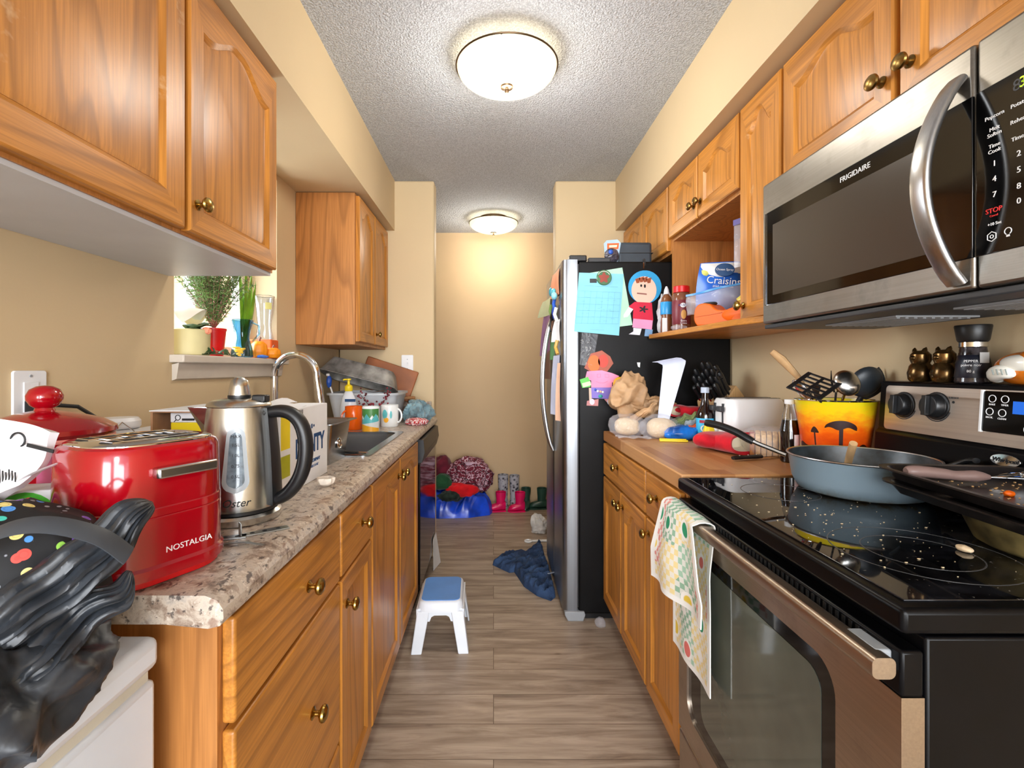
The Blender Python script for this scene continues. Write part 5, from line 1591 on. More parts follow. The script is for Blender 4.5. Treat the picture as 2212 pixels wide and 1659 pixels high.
b = MB(); b.blob((.725, 2.10, BT+.042), (.058, .052, .042), .12, 12, 3, zmin=BT, seg=32, rings=20, power=.8); b.build('crumb', ROLL, k)
b = MB(); b.blob((.715, 2.10, BT+.046), (.078, .064, .052), .25, 16, 5, zmin=BT+.0002, seg=40, rings=26); b.build('clear_bag', FILM, k)
k = thing('bread_roll', 'seeded bread roll in a clear bag against the refrigerator side', 'bread', (.60, 2.16, BT))
b = MB(); b.blob((.598, 2.18, BT+.040), (.05, .05, .038), .12, 12, 8, zmin=BT, seg=32, rings=20, power=.8); b.build('crumb', ROLL, k)
b = MB(); b.blob((.59, 2.17, BT+.044), (.075, .075, .05), .3, 16, 9, zmin=BT+.0002, seg=40, rings=26); b.build('clear_bag', FILM, k)
b = MB(); b.sheet(lambda u, v: (.530+.13*u, 2.06+.06*v-.03*u, BT+.004+.008*math.sin(7*u+4*v)**2-(.02*(1-u)**3 if u < .3 else 0)*0), 10, 6, .001)
b.build('bag_tail', FILM, k)
o = thing('balloon', 'small yellow ball magnet tucked behind the brown bread bag', 'ball', (.625, 2.33, 1.14))
MB().ball((.605, 2.325, 1.145), (.035, .03, .038)).build('ball_body', smat((206, 160, 40), rough=.2), o)

# bent white sheet standing
o = MB().sheet(lambda u, v: (.711+.026*u+.044*v+.07*u*v+(.0 if v < .93 else -.05*(v-.93)/.07), 2.13-.03*u+.03*v, BT+.003+.335*min(v, .97)+.02*u*v), 6, 30, .0012).build('white_card', solid('cool_white_card', (206, 214, 236), .5), loc=(.85, 2.15, BT))
tag(o, 'tall white card leaning upright between bread bags and knives', 'card')

# knife block
kb = thing('knife_block', 'light wood knife block bristling with black knife handles', 'knife block', (1.03, 2.20, BT))
KB = T(1.055, 2.235, BT) @ R(-62)
b = MB(KB); b.prism([(-.05, 0), (.085, 0), (.085, .14), (-.01, .225), (-.085, .15)], -.075, .075, M=Matrix(((0,0,1,0),(1,0,0,0),(0,1,0,0),(0,0,0,1)))); b.build('block', WOODLT, kb, bevel=.004)
n_ = 0
rows_ = [(r_, c_) for r_ in range(4) for c_ in range(5)]
KLAB = ['top row', 'second row', 'third row', 'bottom row']
for r_, c_ in rows_:
    if r_ == 3 and c_ in (0, 4): continue
    # slot point on the slanted face: along (y: -.085..-.02, z: .10..165)
    u = .12+.25*r_
    py, pz = -.085+.075*u, .15+.075*u
    px = -.058+.029*c_
    L_ = .145-.016*(3-r_)-(.02 if (r_+c_) % 3 == 0 else 0)
    d = Vector((0, -.62, .78))
    A = Vector((px, py, pz))+d*.002; B = A+d*L_
    hk = thing('knife', 'black riveted knife handle in the wooden knife block', 'knife', tuple(KB @ A), 0, 'knives in the knife block')
    b = MB(KB); b.tube([A, A+d*.012, A+d*L_*.35, A+d*L_*.6, A+d*L_*.9, B], [.009, .0105, .0085, .0105, .0115, .006], 10, flat=1.25, up=(0, .78, .62)); b.build('handle', BLACKPL, hk)
    b = MB(KB); b.tube([A-d*.0015, A+d*.009], [.0112, .0112], 10, flat=1.25, up=(0, .78, .62)); b.build('bolster', CHROME, hk)
    for q in (.3, .55, .8):
        P_ = A+d*L_*q; s_ = Vector((-.0095, 0, 0))
        b = MB(KB); b.ball(P_+s_, .0024, 8, 6); b.build('rivet', CHROME, hk)
# scissors handle ring
sc_ = thing('scissors', 'black scissors with a ring handle at the edge of the knife block', 'scissors', tuple(KB @ Vector((.066, -.05, .19))))
b = MB(KB); A = Vector((.066, -.10, .25)); b.tube([A+Vector((.0, math.cos(2*PI*i/20)*.014-.62*.03, math.sin(2*PI*i/20)*.020+.78*.03)) for i in range(20)], .0045, 8, closed=True); b.build('handle_ring', BLACKPL, sc_)
b = MB(KB); b.tube([Vector((.066, -.052, .186)), A+Vector((0, 0, .005))], .006, 8); b.build('shank', BLACKPL, sc_)

# red oven mitts
MITT = cloth_mat('red_quilted_cloth', (190, 16, 34), .12, 20)
CREAM = cloth_mat('cream_lining', (226, 214, 186), .06)
def mitt(label, c, ang, L, w, h, tag_=False):
    k = thing('oven_mitt', label, 'oven mitt', c, ang)
    N_, Q = 30, 28
    b = MB(); vs, fs = [], []
    for j in range(N_+1):
        v = j/N_
        ww = w*(.93+.15*math.sin(PI*v*.9)) * math.sqrt(max(0.02, 1-max(0, (v-.72)/.28)**2))
        hh = h*(1-.35*v) * math.sqrt(max(0.03, 1-max(0, (v-.8)/.2)**2))
        for i in range(Q):
            a = 2*PI*i/Q
            s_ = lambda q, e: math.copysign(abs(q)**e, q)
            nz = noise.noise(Vector((v*5, math.cos(a)*1.5, math.sin(a)*1.5)))*.006
            vs.append((-L/2+L*v, s_(math.cos(a), .8)*ww/2, h/2+s_(math.sin(a), .8)*hh/2*(1+nz*10)+nz*.3-(h-hh)*.35))
    for j in range(N_):
        for i in range(Q): fs.append((j*Q+i, j*Q+(i+1) % Q, (j+1)*Q+(i+1) % Q, (j+1)*Q+i))
    fs.append(tuple(N_*Q+i for i in range(Q)))
    inner = [(x+.006 if j_ < Q else x, y*.84, h/2+(z-h/2)*.72) for j_, (x, y, z) in enumerate(vs[:Q])]
    deep = [(x+.055, y*.9, h/2+(z-h/2)*.8) for x, y, z in inner]
    K = len(vs); vs += inner
    fs += [(i, K+i, K+(i+1) % Q, (i+1) % Q) for i in range(Q)]
    b.add(vs, fs); b.build('mitt_body', MITT, k, world=False, ang=80)
    b = MB(); b.add(inner+deep, [(i, Q+i, Q+(i+1) % Q, (i+1) % Q) for i in range(Q)]+[tuple(Q+i for i in range(Q))]); b.build('lining', CREAM, k, world=False)
    b = MB(); b.blob((-.005, w*.52, h*.5), (.05, .026, h*.33), .12, 20, 2, M=R(25)); b.build('thumb', MITT, k, world=False, ang=80)
    if tag_:
        b = MB(); b.box(-.006, .022, -.004, .004, h*.965, h*.985); b.build('care_label', WHITEPL, k, world=False)
    return k
mitt('red quilted oven mitt lying with its open cuff towards the range', (.845, 1.79, BT), 108, .22, .155, .078)
mitt('second red oven mitt folded behind the dark sauce bottle', (.885, 2.185, BT+.085), 15, .17, .10, .055)

# sauce bottle with blue label
c0 = (.878, 2.02, BT)
k = thing('sauce_bottle', 'dark sauce bottle with a bright blue label and grey cap', 'bottle', c0)
DKGL = solid('dark_sauce_glass', (24, 12, 10), .06, 0, .1, 10, spec=.7)
MB().lathe([(.03, 0), (.034, .004), (.034, .108), (.030, .122), (.019, .142), (.014, .168), (.0125, .192), (.0125, .198), (0, .198)], 32, c=c0).build('bottle_body', DKGL, k)
lb = MB().lathe([(.0341, .020), (.0346, .021), (.0346, .094), (.0341, .095)], 32, c=c0).build('label', smat((60, 176, 222), rough=.4), k)
MB().lathe([(.0135, .1985), (.0165, .199), (.0165, .220), (.015, .222), (0, .222)], 24, c=c0).build('cap', smat((176, 190, 208), rough=.35), k)
BMx = lambda z, a=-115: T(c0[0], c0[1], BT+z) @ R(a) @ T(.0347, 0, 0) @ FACE_POSX
b = MB(BMx(.082)); 
curved_patch(k, (c0[0], c0[1], BT), .0347, math.radians(-150), math.radians(-70), lambda u: (.076, .088), smat((150, 40, 60), rough=.5), 'label_band')
lettering('C', .045, BMx(.052), WHITEINK, k, bend=.0347, sx=1.2)

# snack bags, yellow clip
b = MB(); b.blob((.80, 2.06, BT+.028), (.075, .05, .03), .45, 15, 12, zmin=BT, fold=.7, seg=48, rings=28)
tag(b.build('snack_bag', solid('blue_foil_bag', (24, 104, 214), .25, 0, .35, 14, bumps=.5, bscale=25), loc=(.80, 2.06, BT)), 'crumpled blue foil snack bag behind the yellow clip', 'snack bag')
GREENM = cloth_mat('green_wrap', (110, 124, 74))
b = MB(); tapered(b, (.775, 2.15, BT+.05), (.89, 2.10, BT+.105), .038, .03, 5, zmin=BT, flat=.5)
tag(b.build('pot_holder', GREENM, loc=(.83, 2.12, BT+.05)), 'olive green pot holder folded over beneath the red mitt', 'pot holder')
b = MB(); tapered(b, (.80, 2.12, BT+.045), (.90, 2.08, BT+.085), .022, .022, 9, zmin=BT, flat=.6)
tag(b.build('pot_holder', cloth_mat('grey_stripe_wrap', (150, 160, 166)), loc=(.85, 2.10, BT+.05)), 'grey pot holder between the green and the orange ones', 'pot holder')
b = MB(); tapered(b, (.83, 2.09, BT+.04), (.93, 2.06, BT+.07), .024, .024, 12, zmin=BT, flat=.6)
tag(b.build('pot_holder', cloth_mat('orange_wrap', (226, 88, 30)), loc=(.87, 2.08, BT+.04)), 'orange red pot holder lowest of the folded pile', 'pot holder')
b = MB(); b.blob((.865, 1.955, BT+.04), (.022, .02, .04), .1, 12, 3, zmin=BT)
tag(b.build('lemon_bottle', YELLOW, loc=(.865, 1.955, BT)), 'small yellow squeeze lemon bottle beside the dark sauce bottle', 'bottle')
o = thing('bag_clip', 'bright yellow bag clip lying at the worktop edge of the pile', 'clip', (.73, 2.0, BT))
b = MB(T(.735, 1.985, BT+.001) @ R(-12)); b.box(-.055, .055, -.007, -.001, .0, .009); b.build('jaw', YELLOW, o, bevel=.002)
b = MB(T(.735, 1.985, BT+.001) @ R(-12)); b.box(-.055, .05, .001, .006, .001, .012); b.build('jaw', YELLOW, o, bevel=.002)

# white toaster
k = thing('bread_toaster', 'white two-slot bread toaster with grey levers against the wall', 'toaster', (1.028, 1.965, BT), 2)
W_, D_ = .235, .16
b = MB(); rr_lathe(b, [(-.012, .012), (-.004, .014), (.002, .03), (.003, .12), (-.002, .165), (-.010, .178), (-.02, .181)], W_, D_, .04, 6); b.build('housing', WHITEPL, k, world=False)
b = MB(); rr_lathe(b, [(-.014, .004), (-.010, .005), (-.010, .0125)], W_, D_, .04, 6); b.build('base', DKGREY, k, world=False)
for (x, y) in ((-.10, -.05), (.10, -.05), (-.10, .05), (.10, .05)):
    b = MB(); b.lathe([(.009, 0), (.010, .004)], 12, c=(x, y, 0)); b.build('foot', WHITEPL, k, world=False)
for y in (-.032, .032):
    b = MB(); b.box(-.105, .105, y-.013, y+.013, .1805, .1818); b.build('slot', CAV, k, world=False)
    b = MB(); b.box(-W_/2-.0045, -W_/2+.002, y-.005, y+.005, .04, .16); b.build('lever_slot', DKGREY, k, world=False)
    b = MB(); b.box(-W_/2-.022, -W_/2-.003, y-.016, y+.016, .128, .15); b.build('lever', DKGREY, k, world=False, bevel=.004)
    b = MB(R(-90, 'Y') @ T(0, 0, 0)); b.lathe([(.014, 0), (.014, .012), (.011, .014), (0, .014)], 20, c=(.045, y, W_/2+.002)); b.build('browning_dial', WHITEPL, k, world=False)

# bread loaf and knife
k = thing('bread_loaf', 'sliced bread end in a clear bag in front of the white toaster', 'bread', (.97, 1.70, BT))
CRUMBM = solid('bread_crumb', (226, 186, 130), .8, 0, .12, 60, bumps=.3, bscale=120); CRUST = solid('bread_crust', (178, 116, 60), .7, 0, .15, 20)
lp = [(-.055, 0), (.055, 0), (.06, .055), (.05, .072), (.02, .078), (-.02, .078), (-.05, .072), (-.06, .055)]
LM = T(.965, 1.70, BT+.0004) @ R(62) @ R(90, 'X')
for i in range(7):
    b = MB(LM); b.prism(lp, -.062+.0175*i, -.0465+.0175*i, M=T(0, .0005*(i % 2), 0)); b.build('slice', [CRUST, CRUMBM][0 if i in (0, 6) else 1], k, bevel=.003)
b = MB(LM); b.blob((0, .042, .0), (.072, .05, .085), .18, 18, 6, seg=40, rings=26, power=.7)
b.v = [Vector((p.x, p.y, max(p.z, BT+.0002))) for p in b.v]; b.build('clear_bag', FILM, k)
k = thing('bread_knife', 'knife with a black handle lying in front of the bread loaf', 'knife', (.80, 1.60, BT))
KM_ = T(.775, 1.575, BT+.009) @ R(17)
b = MB(KM_); b.tube([(0, 0, 0), (.012, 0, .001), (.05, .001, 0), (.095, 0, 0), (.115, .0, 0)], [.008, .0105, .0085, .0105, .009], 10, flat=.7, up=(0, 0, 1)); b.build('handle', BLACKPL, k)
b = MB(KM_); b.prism([(.115, -.009), (.115, .008), (.25, .010), (.29, .0), (.27, -.007)], -.0008, .0008); b.build('blade', CHROME, k)
for q in (.025, .06, .095): MB(KM_).ball((q, -.002, .0068), .0026, 8, 6).build('rivet', CHROME, k)

# dark syrup bottle behind the bucket
c0 = (.95, 1.56, BT)
k = thing('syrup_bottle', 'clear shouldered bottle of dark syrup beside the utensil bucket', 'bottle', c0)
MB().lathe([(.024, 0), (.027, .004), (.027, .10), (.021, .125), (.0205, .135), (0, .135)], 28, c=c0).build('syrup', DKGL, k)
MB().lathe([(.0285, .1), (.0225, .13), (.021, .15), (.014, .175), (.013, .185)], 28, c=c0, cap=False).build('bottle_neck', CLEARGL, k)
MB().lathe([(.0145, .1855), (.0155, .187), (.0155, .2), (0, .201)], 20, c=c0).build('cap', WHITEPL, k)
curved_patch(k, c0, .0276, math.radians(-95), math.radians(-30), lambda u: (.03, .09), WHITEPL, 'label')

# utensil bucket
c0 = (1.035, 1.475, BT)
k = thing('utensil_bucket', 'tin bucket printed with an orange savanna sunset full of utensils', 'bucket', c0)
BH, B0, B1 = .205, .078, .104
def sunset():
    m = NT('sunset_print')
    tc = m.n('ShaderNodeTexCoord'); sp_ = m.n('ShaderNodeSeparateXYZ'); m.l(tc.outputs['Object'], sp_.inputs[0])
    h_ = m.math('DIVIDE', sp_.outputs[2], BH)
    nz = m.noise(m.co((1, 1, 2.2), rand=False), 22, 5, .6)
    hh = m.math('ADD', h_, m.math('MULTIPLY_ADD', nz, .5, -.25))
    col = m.ramp(hh, [(.0, (60, 12, 8)), (.12, (120, 20, 8)), (.24, (206, 50, 10)), (.55, (240, 96, 10)), (.72, (250, 150, 24)), (.85, (246, 200, 20)), (1, (226, 206, 20))])
    m.set(Base_Color=col, Roughness=.3); return m.m
SUN = sunset()
MB().lathe([(B0, .0), (B0+.001, .004), (B1, BH-.004), (B1+.002, BH), (B1-.002, BH), (B0-.002, .006), (0, .006)], 48, c=c0, cap=False).build('bucket_wall', SUN, k, ang=60)
MB().tube([(c0[0]+(B1+.001)*math.cos(2*PI*i/48), c0[1]+(B1+.001)*math.sin(2*PI*i/48), BT+BH) for i in range(48)], .0025, 8, closed=True).build('rim', CHROME, k)
DKB = solid('dark_brown_print', (44, 12, 8), .4)
def brad(z): return B0+(B1-B0)*z/BH
def bucket_patch(a0, a1, zl, m, nm, n=24):
    b = MB(); vs = []; fs = []
    for i in range(n+1):
        u = i/n; a = math.radians(a0+(a1-a0)*u); lo, hi = zl(u)
        for off in (.0009, -.0006):
            for z in (lo, hi):
                rr = brad(z)+off; vs.append((c0[0]+rr*math.cos(a), c0[1]+rr*math.sin(a), BT+z))
    for i in range(n):
        o_ = i*4; fs += [(o_, o_+4, o_+5, o_+1), (o_+2, o_+3, o_+7, o_+6), (o_+1, o_+5, o_+7, o_+3), (o_, o_+2, o_+6, o_+4)]
    fs += [(0, 1, 3, 2), (n*4, n*4+2, n*4+3, n*4+1)]
    b.add(vs, fs); return b.build(nm, m, k)
bucket_patch(-205, -60, lambda u: (.004, .064+.012*math.sin(9*u)+.006*math.sin(23*u)), DKB, 'hill_print', 50)
# a plain flat-topped tree, not a creature
bucket_patch(-119, -113, lambda u: (.03, .130), DKB, 'tree_trunk_print', 4)
bucket_patch(-140, -92, lambda u: (.126+.004*math.sin(11*u), .130+.020*math.sin(PI*u)**.6), DKB, 'tree_crown_print', 24)
bucket_patch(-164, -150, lambda u: (.110, .114+.014*math.sin(PI*u)), DKB, 'tree_crown_print', 12)
bucket_patch(-158.5, -156, lambda u: (.03, .112), DKB, 'tree_trunk_print', 4)
def uten(nm, label, P, r, mats, head=None, cat=None, hmat=None, flat=.6, up=None):
    o = thing(nm, label, cat or nm.replace('_', ' '), tuple(P[0]))
    MB().tube(P, r, 10, flat=flat, up=up).build('handle', mats, o)
    return o
bz = BT+.02
# wooden spoon leaning far left (towards -X)
uten('wooden_spoon', 'pale wooden spatula handle leaning out of the sunset bucket', [(1.045, 1.46, bz), (.975, 1.49, 1.11), (.945, 1.502, 1.19), (.90, 1.52, 1.25), (.875, 1.53, 1.275)], [.006, .006, .010, .016, .011], WOODSP, flat=.75)
o = uten('serving_spoon', 'large steel serving spoon leaning over the bucket rim', [(1.03, 1.43, bz), (.95, 1.45, 1.125)], [.004, .004], CHROME)
b = MB(T(.925, 1.455, 1.155) @ R(-38, 'Y')); b.ball((0, 0, 0), (.012, .028, .042)); b.build('bowl', CHROME, o)
o = uten('slotted_turner', 'black slotted plastic turner standing in the sunset bucket', [(1.03, 1.44, bz), (.985, 1.432, 1.08), (.935, 1.41, 1.15)], [.006, .006, .008], BLACKPL)
TB = T(.916, 1.402, 1.174) @ R(-18, 'Y') @ R(30, 'X') @ R(20)
b = MB(TB)
for i in range(6): b.box(-.05+.0185*i, -.05+.0185*i+.0075, -.045, .03, -.0015, .0015)
b.box(-.05, .05, .03, .042, -.002, .002); b.box(-.05, .05, -.055, -.043, -.002, .002); b.box(-.05, .05, -.01, -.002, -.0018, .0018)
b.build('slotted_head', BLACKPL, o, bevel=.001)
b = MB(); b.tube([(.935, 1.41, 1.14), (.93, 1.405, 1.170)], [.008, .02], 10, flat=.4); b.build('neck', BLACKPL, o)
o = uten('ladle', 'polished steel ladle, bowl outward, in the sunset bucket', [(1.04, 1.48, bz), (1.015, 1.43, 1.10), (1.01, 1.396, 1.155)], [.004, .004, .005], CHROME)
b = MB(T(1.008, 1.388, 1.180) @ R(-20, 'X')); b.ball((0, 0, 0), (.036, .022, .038), 28, 18); b.build('ladle_bowl', STEELR, o)
o = uten('cooking_spoon', 'broad black nylon cooking spoon in the sunset bucket', [(1.05, 1.50, bz), (1.085, 1.47, 1.10), (1.10, 1.45, 1.145)], [.006, .006, .009], BLACKPL)
DKNY = solid('dark_nylon', (40, 46, 52), .4)
b = MB(T(1.095, 1.432, 1.182) @ R(28, 'Y') @ R(18, 'X')); b.ball((0, 0, 0), (.042, .018, .048)); b.build('spoon_bowl', DKNY, o)
o = uten('cooking_spoon', 'second black nylon spoon, tip turned up above the other', [(1.07, 1.49, bz), (1.112, 1.468, 1.135)], [.006, .006], BLACKPL)
b = MB(); leaf(b, (1.115, 1.462, 1.13), (1.146, 1.452, 1.225), .028, .02, th=.004, up=Vector((0, -1, .2)), n=12); b.build('spoon_bowl', DKNY, o)
o = uten('serving_fork', 'thin dark fork tips showing behind the ladle', [(1.03, 1.49, bz), (1.035, 1.47, 1.15)], [.004, .004], BLACKPL)
for q in (-.018, 0.012): MB().tube([(1.035+q*.3, 1.47, 1.15), (1.035+q, 1.465, 1.185), (1.035+q*1.2, 1.46, 1.215)], [.003, .003, .001], 6).build('tine', BLACKPL, o)

# ================================================================== on the range
CKZ = .9203
c0 = (.895, 1.19, CKZ)
k = thing('saute_pan', 'deep blue grey saute pan on the back burner, its handle over the worktop', 'pan', c0)
def pan_mat():
    m = NT('blue_grey_enamel')
    tc = m.n('ShaderNodeTexCoord'); sp_ = m.n('ShaderNodeSeparateXYZ'); m.l(tc.outputs['Object'], sp_.inputs[0])
    nz = m.noise(m.co(rand=False), 24, 5, .7)
    lowz = m.math('MULTIPLY_ADD', nz, .05, sp_.outputs[2])
    gr = m.ramp(lowz, [(.022, (112, 88, 40)), (.030, (128, 142, 146)), (.040, (136, 156, 168))])
    m.set(Base_Color=gr, Roughness=.36, Metallic=.25); return m.m
PANB = pan_mat(); NONST = solid('non_stick', (44, 52, 56), .35, 0, .25, 60)
MB().lathe([(0, 0), (.112, 0), (.130, .006), (.142, .03), (.1505, .085), (.1525, .087)], 64, c=c0, cap=False).build('pan_wall', PANB, k, ang=60)
MB().lathe([(.152, .0872), (.149, .0872), (.139, .03), (.128, .010), (.11, .006), (0, .006)], 64, c=c0, cap=False).build('pan_lining', NONST, k, ang=60)
MB().tube([(c0[0]+.152*math.cos(2*PI*i/72), c0[1]+.152*math.sin(2*PI*i/72), CKZ+.0873) for i in range(72)], .0026, 8, closed=True).build('rim', STEELZ, k)
hd_ = smooth_path([(.748, 1.245, 1.0), (.722, 1.268, 1.012), (.69, 1.292, 1.027), (.655, 1.318, 1.050), (.622, 1.342, 1.064), (.592, 1.362, 1.070)], 4)
MB().tube(hd_[8:], [.012]+[.0135]*(len(hd_)-10)+[.011], 12, flat=.75, up=(0, 0, 1)).build('handle', BLACKPL, k)
MB().tube(hd_[:10], .006, 8).build('handle_bracket', CHROME, k)
MB().tube(smooth_path([(1.035, 1.10, .985), (1.075, 1.075, 1.003), (1.105, 1.06, 1.012), (1.118, 1.053, 1.012)], 4), [.006]*3+[.013]*8+[.013]*2, 12, flat=.55, up=(0, 0, 1)).build('helper_handle', BLACKPL, k) if False else None
hp_ = smooth_path([(1.02, 1.105, .995), (1.032, 1.088, 1.006), (1.040, 1.068, 1.018), (1.042, 1.05, 1.022)], 4)
MB().tube(hp_, .010, 12, flat=.6, up=(0, 0, 1)).build('helper_handle', BLACKPL, k)
MB().lathe([(.007, 0), (.006, .004), (0, .0055)], 12, M=T(.765, 1.245, 1.0) @ R(60) @ R(90, 'Y')).build('rivet', CHROME, k)
o = thing('stirring_spoon', 'wooden spoon resting in the blue grey saute pan', 'spoon', (.88, 1.13, .94))
b = MB(); b.tube([(.862, 1.165, 1.042), (.872, 1.19, 1.01), (.895, 1.24, .945)], [.0085, .0085, .007], 12); b.build('handle', WOODSP, o)
b = MB(T(.905, 1.262, .934)); b.ball((0, 0, 0), (.024, .036, .007)); b.build('bowl', WOODSP, o)

# frying pan under the tray
c0 = (.93, .79, CKZ)
k = thing('frying_pan', 'grimy low frying pan underneath the dark baking trays', 'pan', c0)
GRIMY = solid('burnt_pan', (96, 84, 52), .4, .3, .5, 22)
MB().lathe([(0, 0), (.095, 0), (.109, .008), (.126, .048), (.128, .050), (.124, .049), (.104, .012), (0, .006)], 56, c=c0, cap=False).build('pan_wall', GRIMY, k, ang=60)
TRAYM = solid('dark_tray', (40, 36, 35), .32, .5, .3, 14)
def tray(label, M, w, d, h, r=.035):
    k = thing('baking_tray', label, 'tray', tuple(M.translation), 0)
    b = MB(M)
    o1, o2, o3 = rrect(w-.03, d-.03, r-.012, 5), rrect(w, d, r, 5), rrect(w+.022, d+.022, r+.01, 5)
    i1, i2 = rrect(w-.004, d-.004, r-.002, 5), rrect(w-.034, d-.034, r-.014, 5)
    rg = [[(p[0], p[1], z) for p in q] for q, z in ((o1, 0), (o2, h), (o3, h+.001), (o3, h+.004), (i1, h+.003), (i2, .003))]
    n = len(o1); vs = [p for q in rg for p in q]
    fs = [(j*n+i, j*n+(i+1) % n, (j+1)*n+(i+1) % n, (j+1)*n+i) for j in range(5) for i in range(n)] + [tuple(reversed(range(n))), tuple(5*n+i for i in range(n))]
    b.add(vs, fs); b.build('tray_shell', TRAYM, k, ang=40); return k
TRZ = CKZ+.0525
tray('lower dark baking tray stacked beneath the one with the whisk', T(.912, .825, TRZ) @ R(-5), .262, .33, .020)
tray('upper dark baking tray holding a whisk and food crumbs', T(.908, .83, TRZ+.0262) @ R(-6), .262, .33, .020)
TT = TRZ+.0262+.003
k = thing('whisk', 'wire whisk with a mauve brown handle lying on the upper tray', 'whisk', (.88, .90, TT))
MAUVE = solid('mauve_handle', (128, 104, 98), .45, 0, .06)
WMt = T(.792, .935, TT+.013) @ R(-9)
b = MB(WMt); b.tube(smooth_path([(0, 0, .008), (.02, 0, .009), (.06, 0, .006), (.085, 0, .003), (.11, 0, .003), (.125, 0, .003), (.14, 0, .002)], 4), [.008, .0105, .012, .0125, .0125, .0122, .012, .0118, .0115, .011, .0105, .010, .0102, .0108, .011, .0115, .012, .012, .0118, .011, .010, .009, .0075, .006, .005], 12, flat=.9); b.build('handle', MAUVE, k)
for i in range(5):
    y = -.016+.008*i
    b = MB(WMt); b.tube(smooth_path([(.138, 0, .002), (.19, y, .004+.006*(i % 2)), (.25, y*1.8, .006), (.29, y*1.2, .004)], 4), .0011, 6); b.build('wire', CHROME, k)
b = MB(WMt); b.ball((.20, 0, .006), (.007, .012, .008)); b.build('wire_collar', CHROME, k)
b = MB(); rnd = random.Random(8)
for i in range(90):
    x, y = rnd.uniform(.82, 1.0), rnd.uniform(.72, .95); s_ = rnd.uniform(.0008, .0022)
    b.ball((x, y, TT+s_*.5), (s_*1.3, s_, s_*.6), 5, 4)
tag(b.build('crumbs', solid('tray_crumb', (190, 150, 100), .8, 0, .3, 60), loc=(.95, .82, TT)), 'bits of food scattered on the upper baking tray', 'crumbs', kind='stuff')
b = MB(); b.blob((.885, .835, TT+.004), (.008, .006, .005), .3, 60, 3, zmin=TT)
tag(b.build('carrot_piece', ORANGEPL, loc=(.885, .835, TT)), 'tiny orange carrot piece on the tray beside the whisk', 'food')
b = MB(); b.blob((.775, .80, CKZ+.004), (.007, .012, .005), .3, 40, 5, zmin=CKZ)
tag(b.build('eggshell_piece', smat((222, 196, 160)), loc=(.775, .80, CKZ)), 'pale shell fragment on the cooktop by the frying pan', 'eggshell')

# figures on the backguard
GT = 1.1876
BRZ = solid('bronze_glaze', (104, 78, 44), .22, .85, .25, 20)
def owl(label, x, y):
    c0 = (x, y, GT)
    k = thing('cat_shaker', label, 'shaker', c0, 0, 'bronze shakers on the range')
    MB().lathe([(0, 0), (.022, 0), (.026, .006), (.028, .022), (.024, .04), (.019, .047), (.0225, .056), (.0215, .070), (.014, .079), (0, .081)], 28, c=c0).build('body', BRZ, k)
    for s_ in (-1, 1):
        MB().tube([(x-.004, y+s_*.012, GT+.073), (x-.002, y+s_*.016, GT+.083), (x, y+s_*.017, GT+.088)], [.007, .005, .001], 8).build('ear', BRZ, k)
    MB().ball((x-.021, y, GT+.061), (.006, .008, .006), 12, 8).build('muzzle', BRZ, k)
owl('bronze cat shaker standing farther along the range top', 1.108, 1.262)
owl('bronze cat shaker touching the pepper grinder', 1.108, 1.195)
c0 = (1.112, 1.128, GT)
k = thing('pepper_grinder', 'black topped glass pepper grinder on the range top', 'grinder', c0)
MB().lathe([(.031, 0), (.033, .003), (.030, .04), (.024, .077), (.0235, .082), (0, .082)], 32, c=c0).build('glass_jar', solid('smoky_spice_glass', (48, 44, 46), .1, 0, .5, 90, spec=.7), k)
MB().lathe([(.0325, .012), (.0330, .013), (.0298, .046), (.0265, .064), (.026, .0645)], 32, c=c0, cap=False).build('label', solid('navy_label', (18, 20, 34), .4), k)
MB().lathe([(.0245, .082), (.0262, .0835), (.026, .094), (.0245, .0955)], 32, c=c0).build('collar', CHROME, k)
MB().lathe([(.0262, .0956), (.0285, .10), (.033, .131), (.032, .134), (.024, .134), (0, .132)], 32, c=c0).build('cap', BLACKPL, k)
PMm = lambda z, a: T(c0[0], c0[1], GT+z) @ R(a) @ T(.0345-.11*max(0, z-.01), 0, 0) @ FACE_POSX
for z, s_ in ((.05, 'PEPPER'), (.041, 'poivre noir'), (.027, '80 g')): lettering(s_, .008, PMm(z, -142), WHITEINK, k, bend=.031)
curved_patch(k, c0, .0322, math.radians(-115), math.radians(-82), lambda u: (.046, .070), smat((190, 190, 188)), 'back_label')
c0 = (1.108, 1.008, GT)
k = thing('fox_figure', 'orange and white ceramic fox curled on the range top', 'ornament', c0)
FOXO = solid('fox_orange', (216, 116, 26), .2, 0, .08); FOXW = solid('fox_white', (232, 228, 216), .2)
b = MB(); b.ball((c0[0], c0[1], GT+.033), (.040, .060, .036), 28, 18); b.v = [Vector((p.x, p.y, max(p.z, GT))) for p in b.v]; b.build('body', FOXO, k)
b = MB(); b.ball((c0[0]-.012, c0[1]-.028, GT+.048), (.030, .032, .026)); b.build('head', FOXO, k)
for s_ in (-1, 1): MB().tube([(c0[0]-.008, c0[1]-.03+s_*.017, GT+.066), (c0[0]-.006, c0[1]-.03+s_*.021, GT+.083)], [.009, .001], 8).build('ear', FOXO, k)
b = MB(); b.ball((c0[0]-.030, c0[1]-.012, GT+.044), (.017, .038, .018)); b.build('white_face', FOXW, k)
b = MB(); b.tube(smooth_path([(c0[0]-.01, c0[1]+.045, GT+.012), (c0[0]-.030, c0[1]+.036, GT+.020), (c0[0]-.042, c0[1]+.012, GT+.026), (c0[0]-.042, c0[1]-.012, GT+.020)], 4), [.008, .012, .014, .015, .015, .016, .016, .016, .015, .014, .012, .009, .004], 12); b.build('tail', FOXW, k)
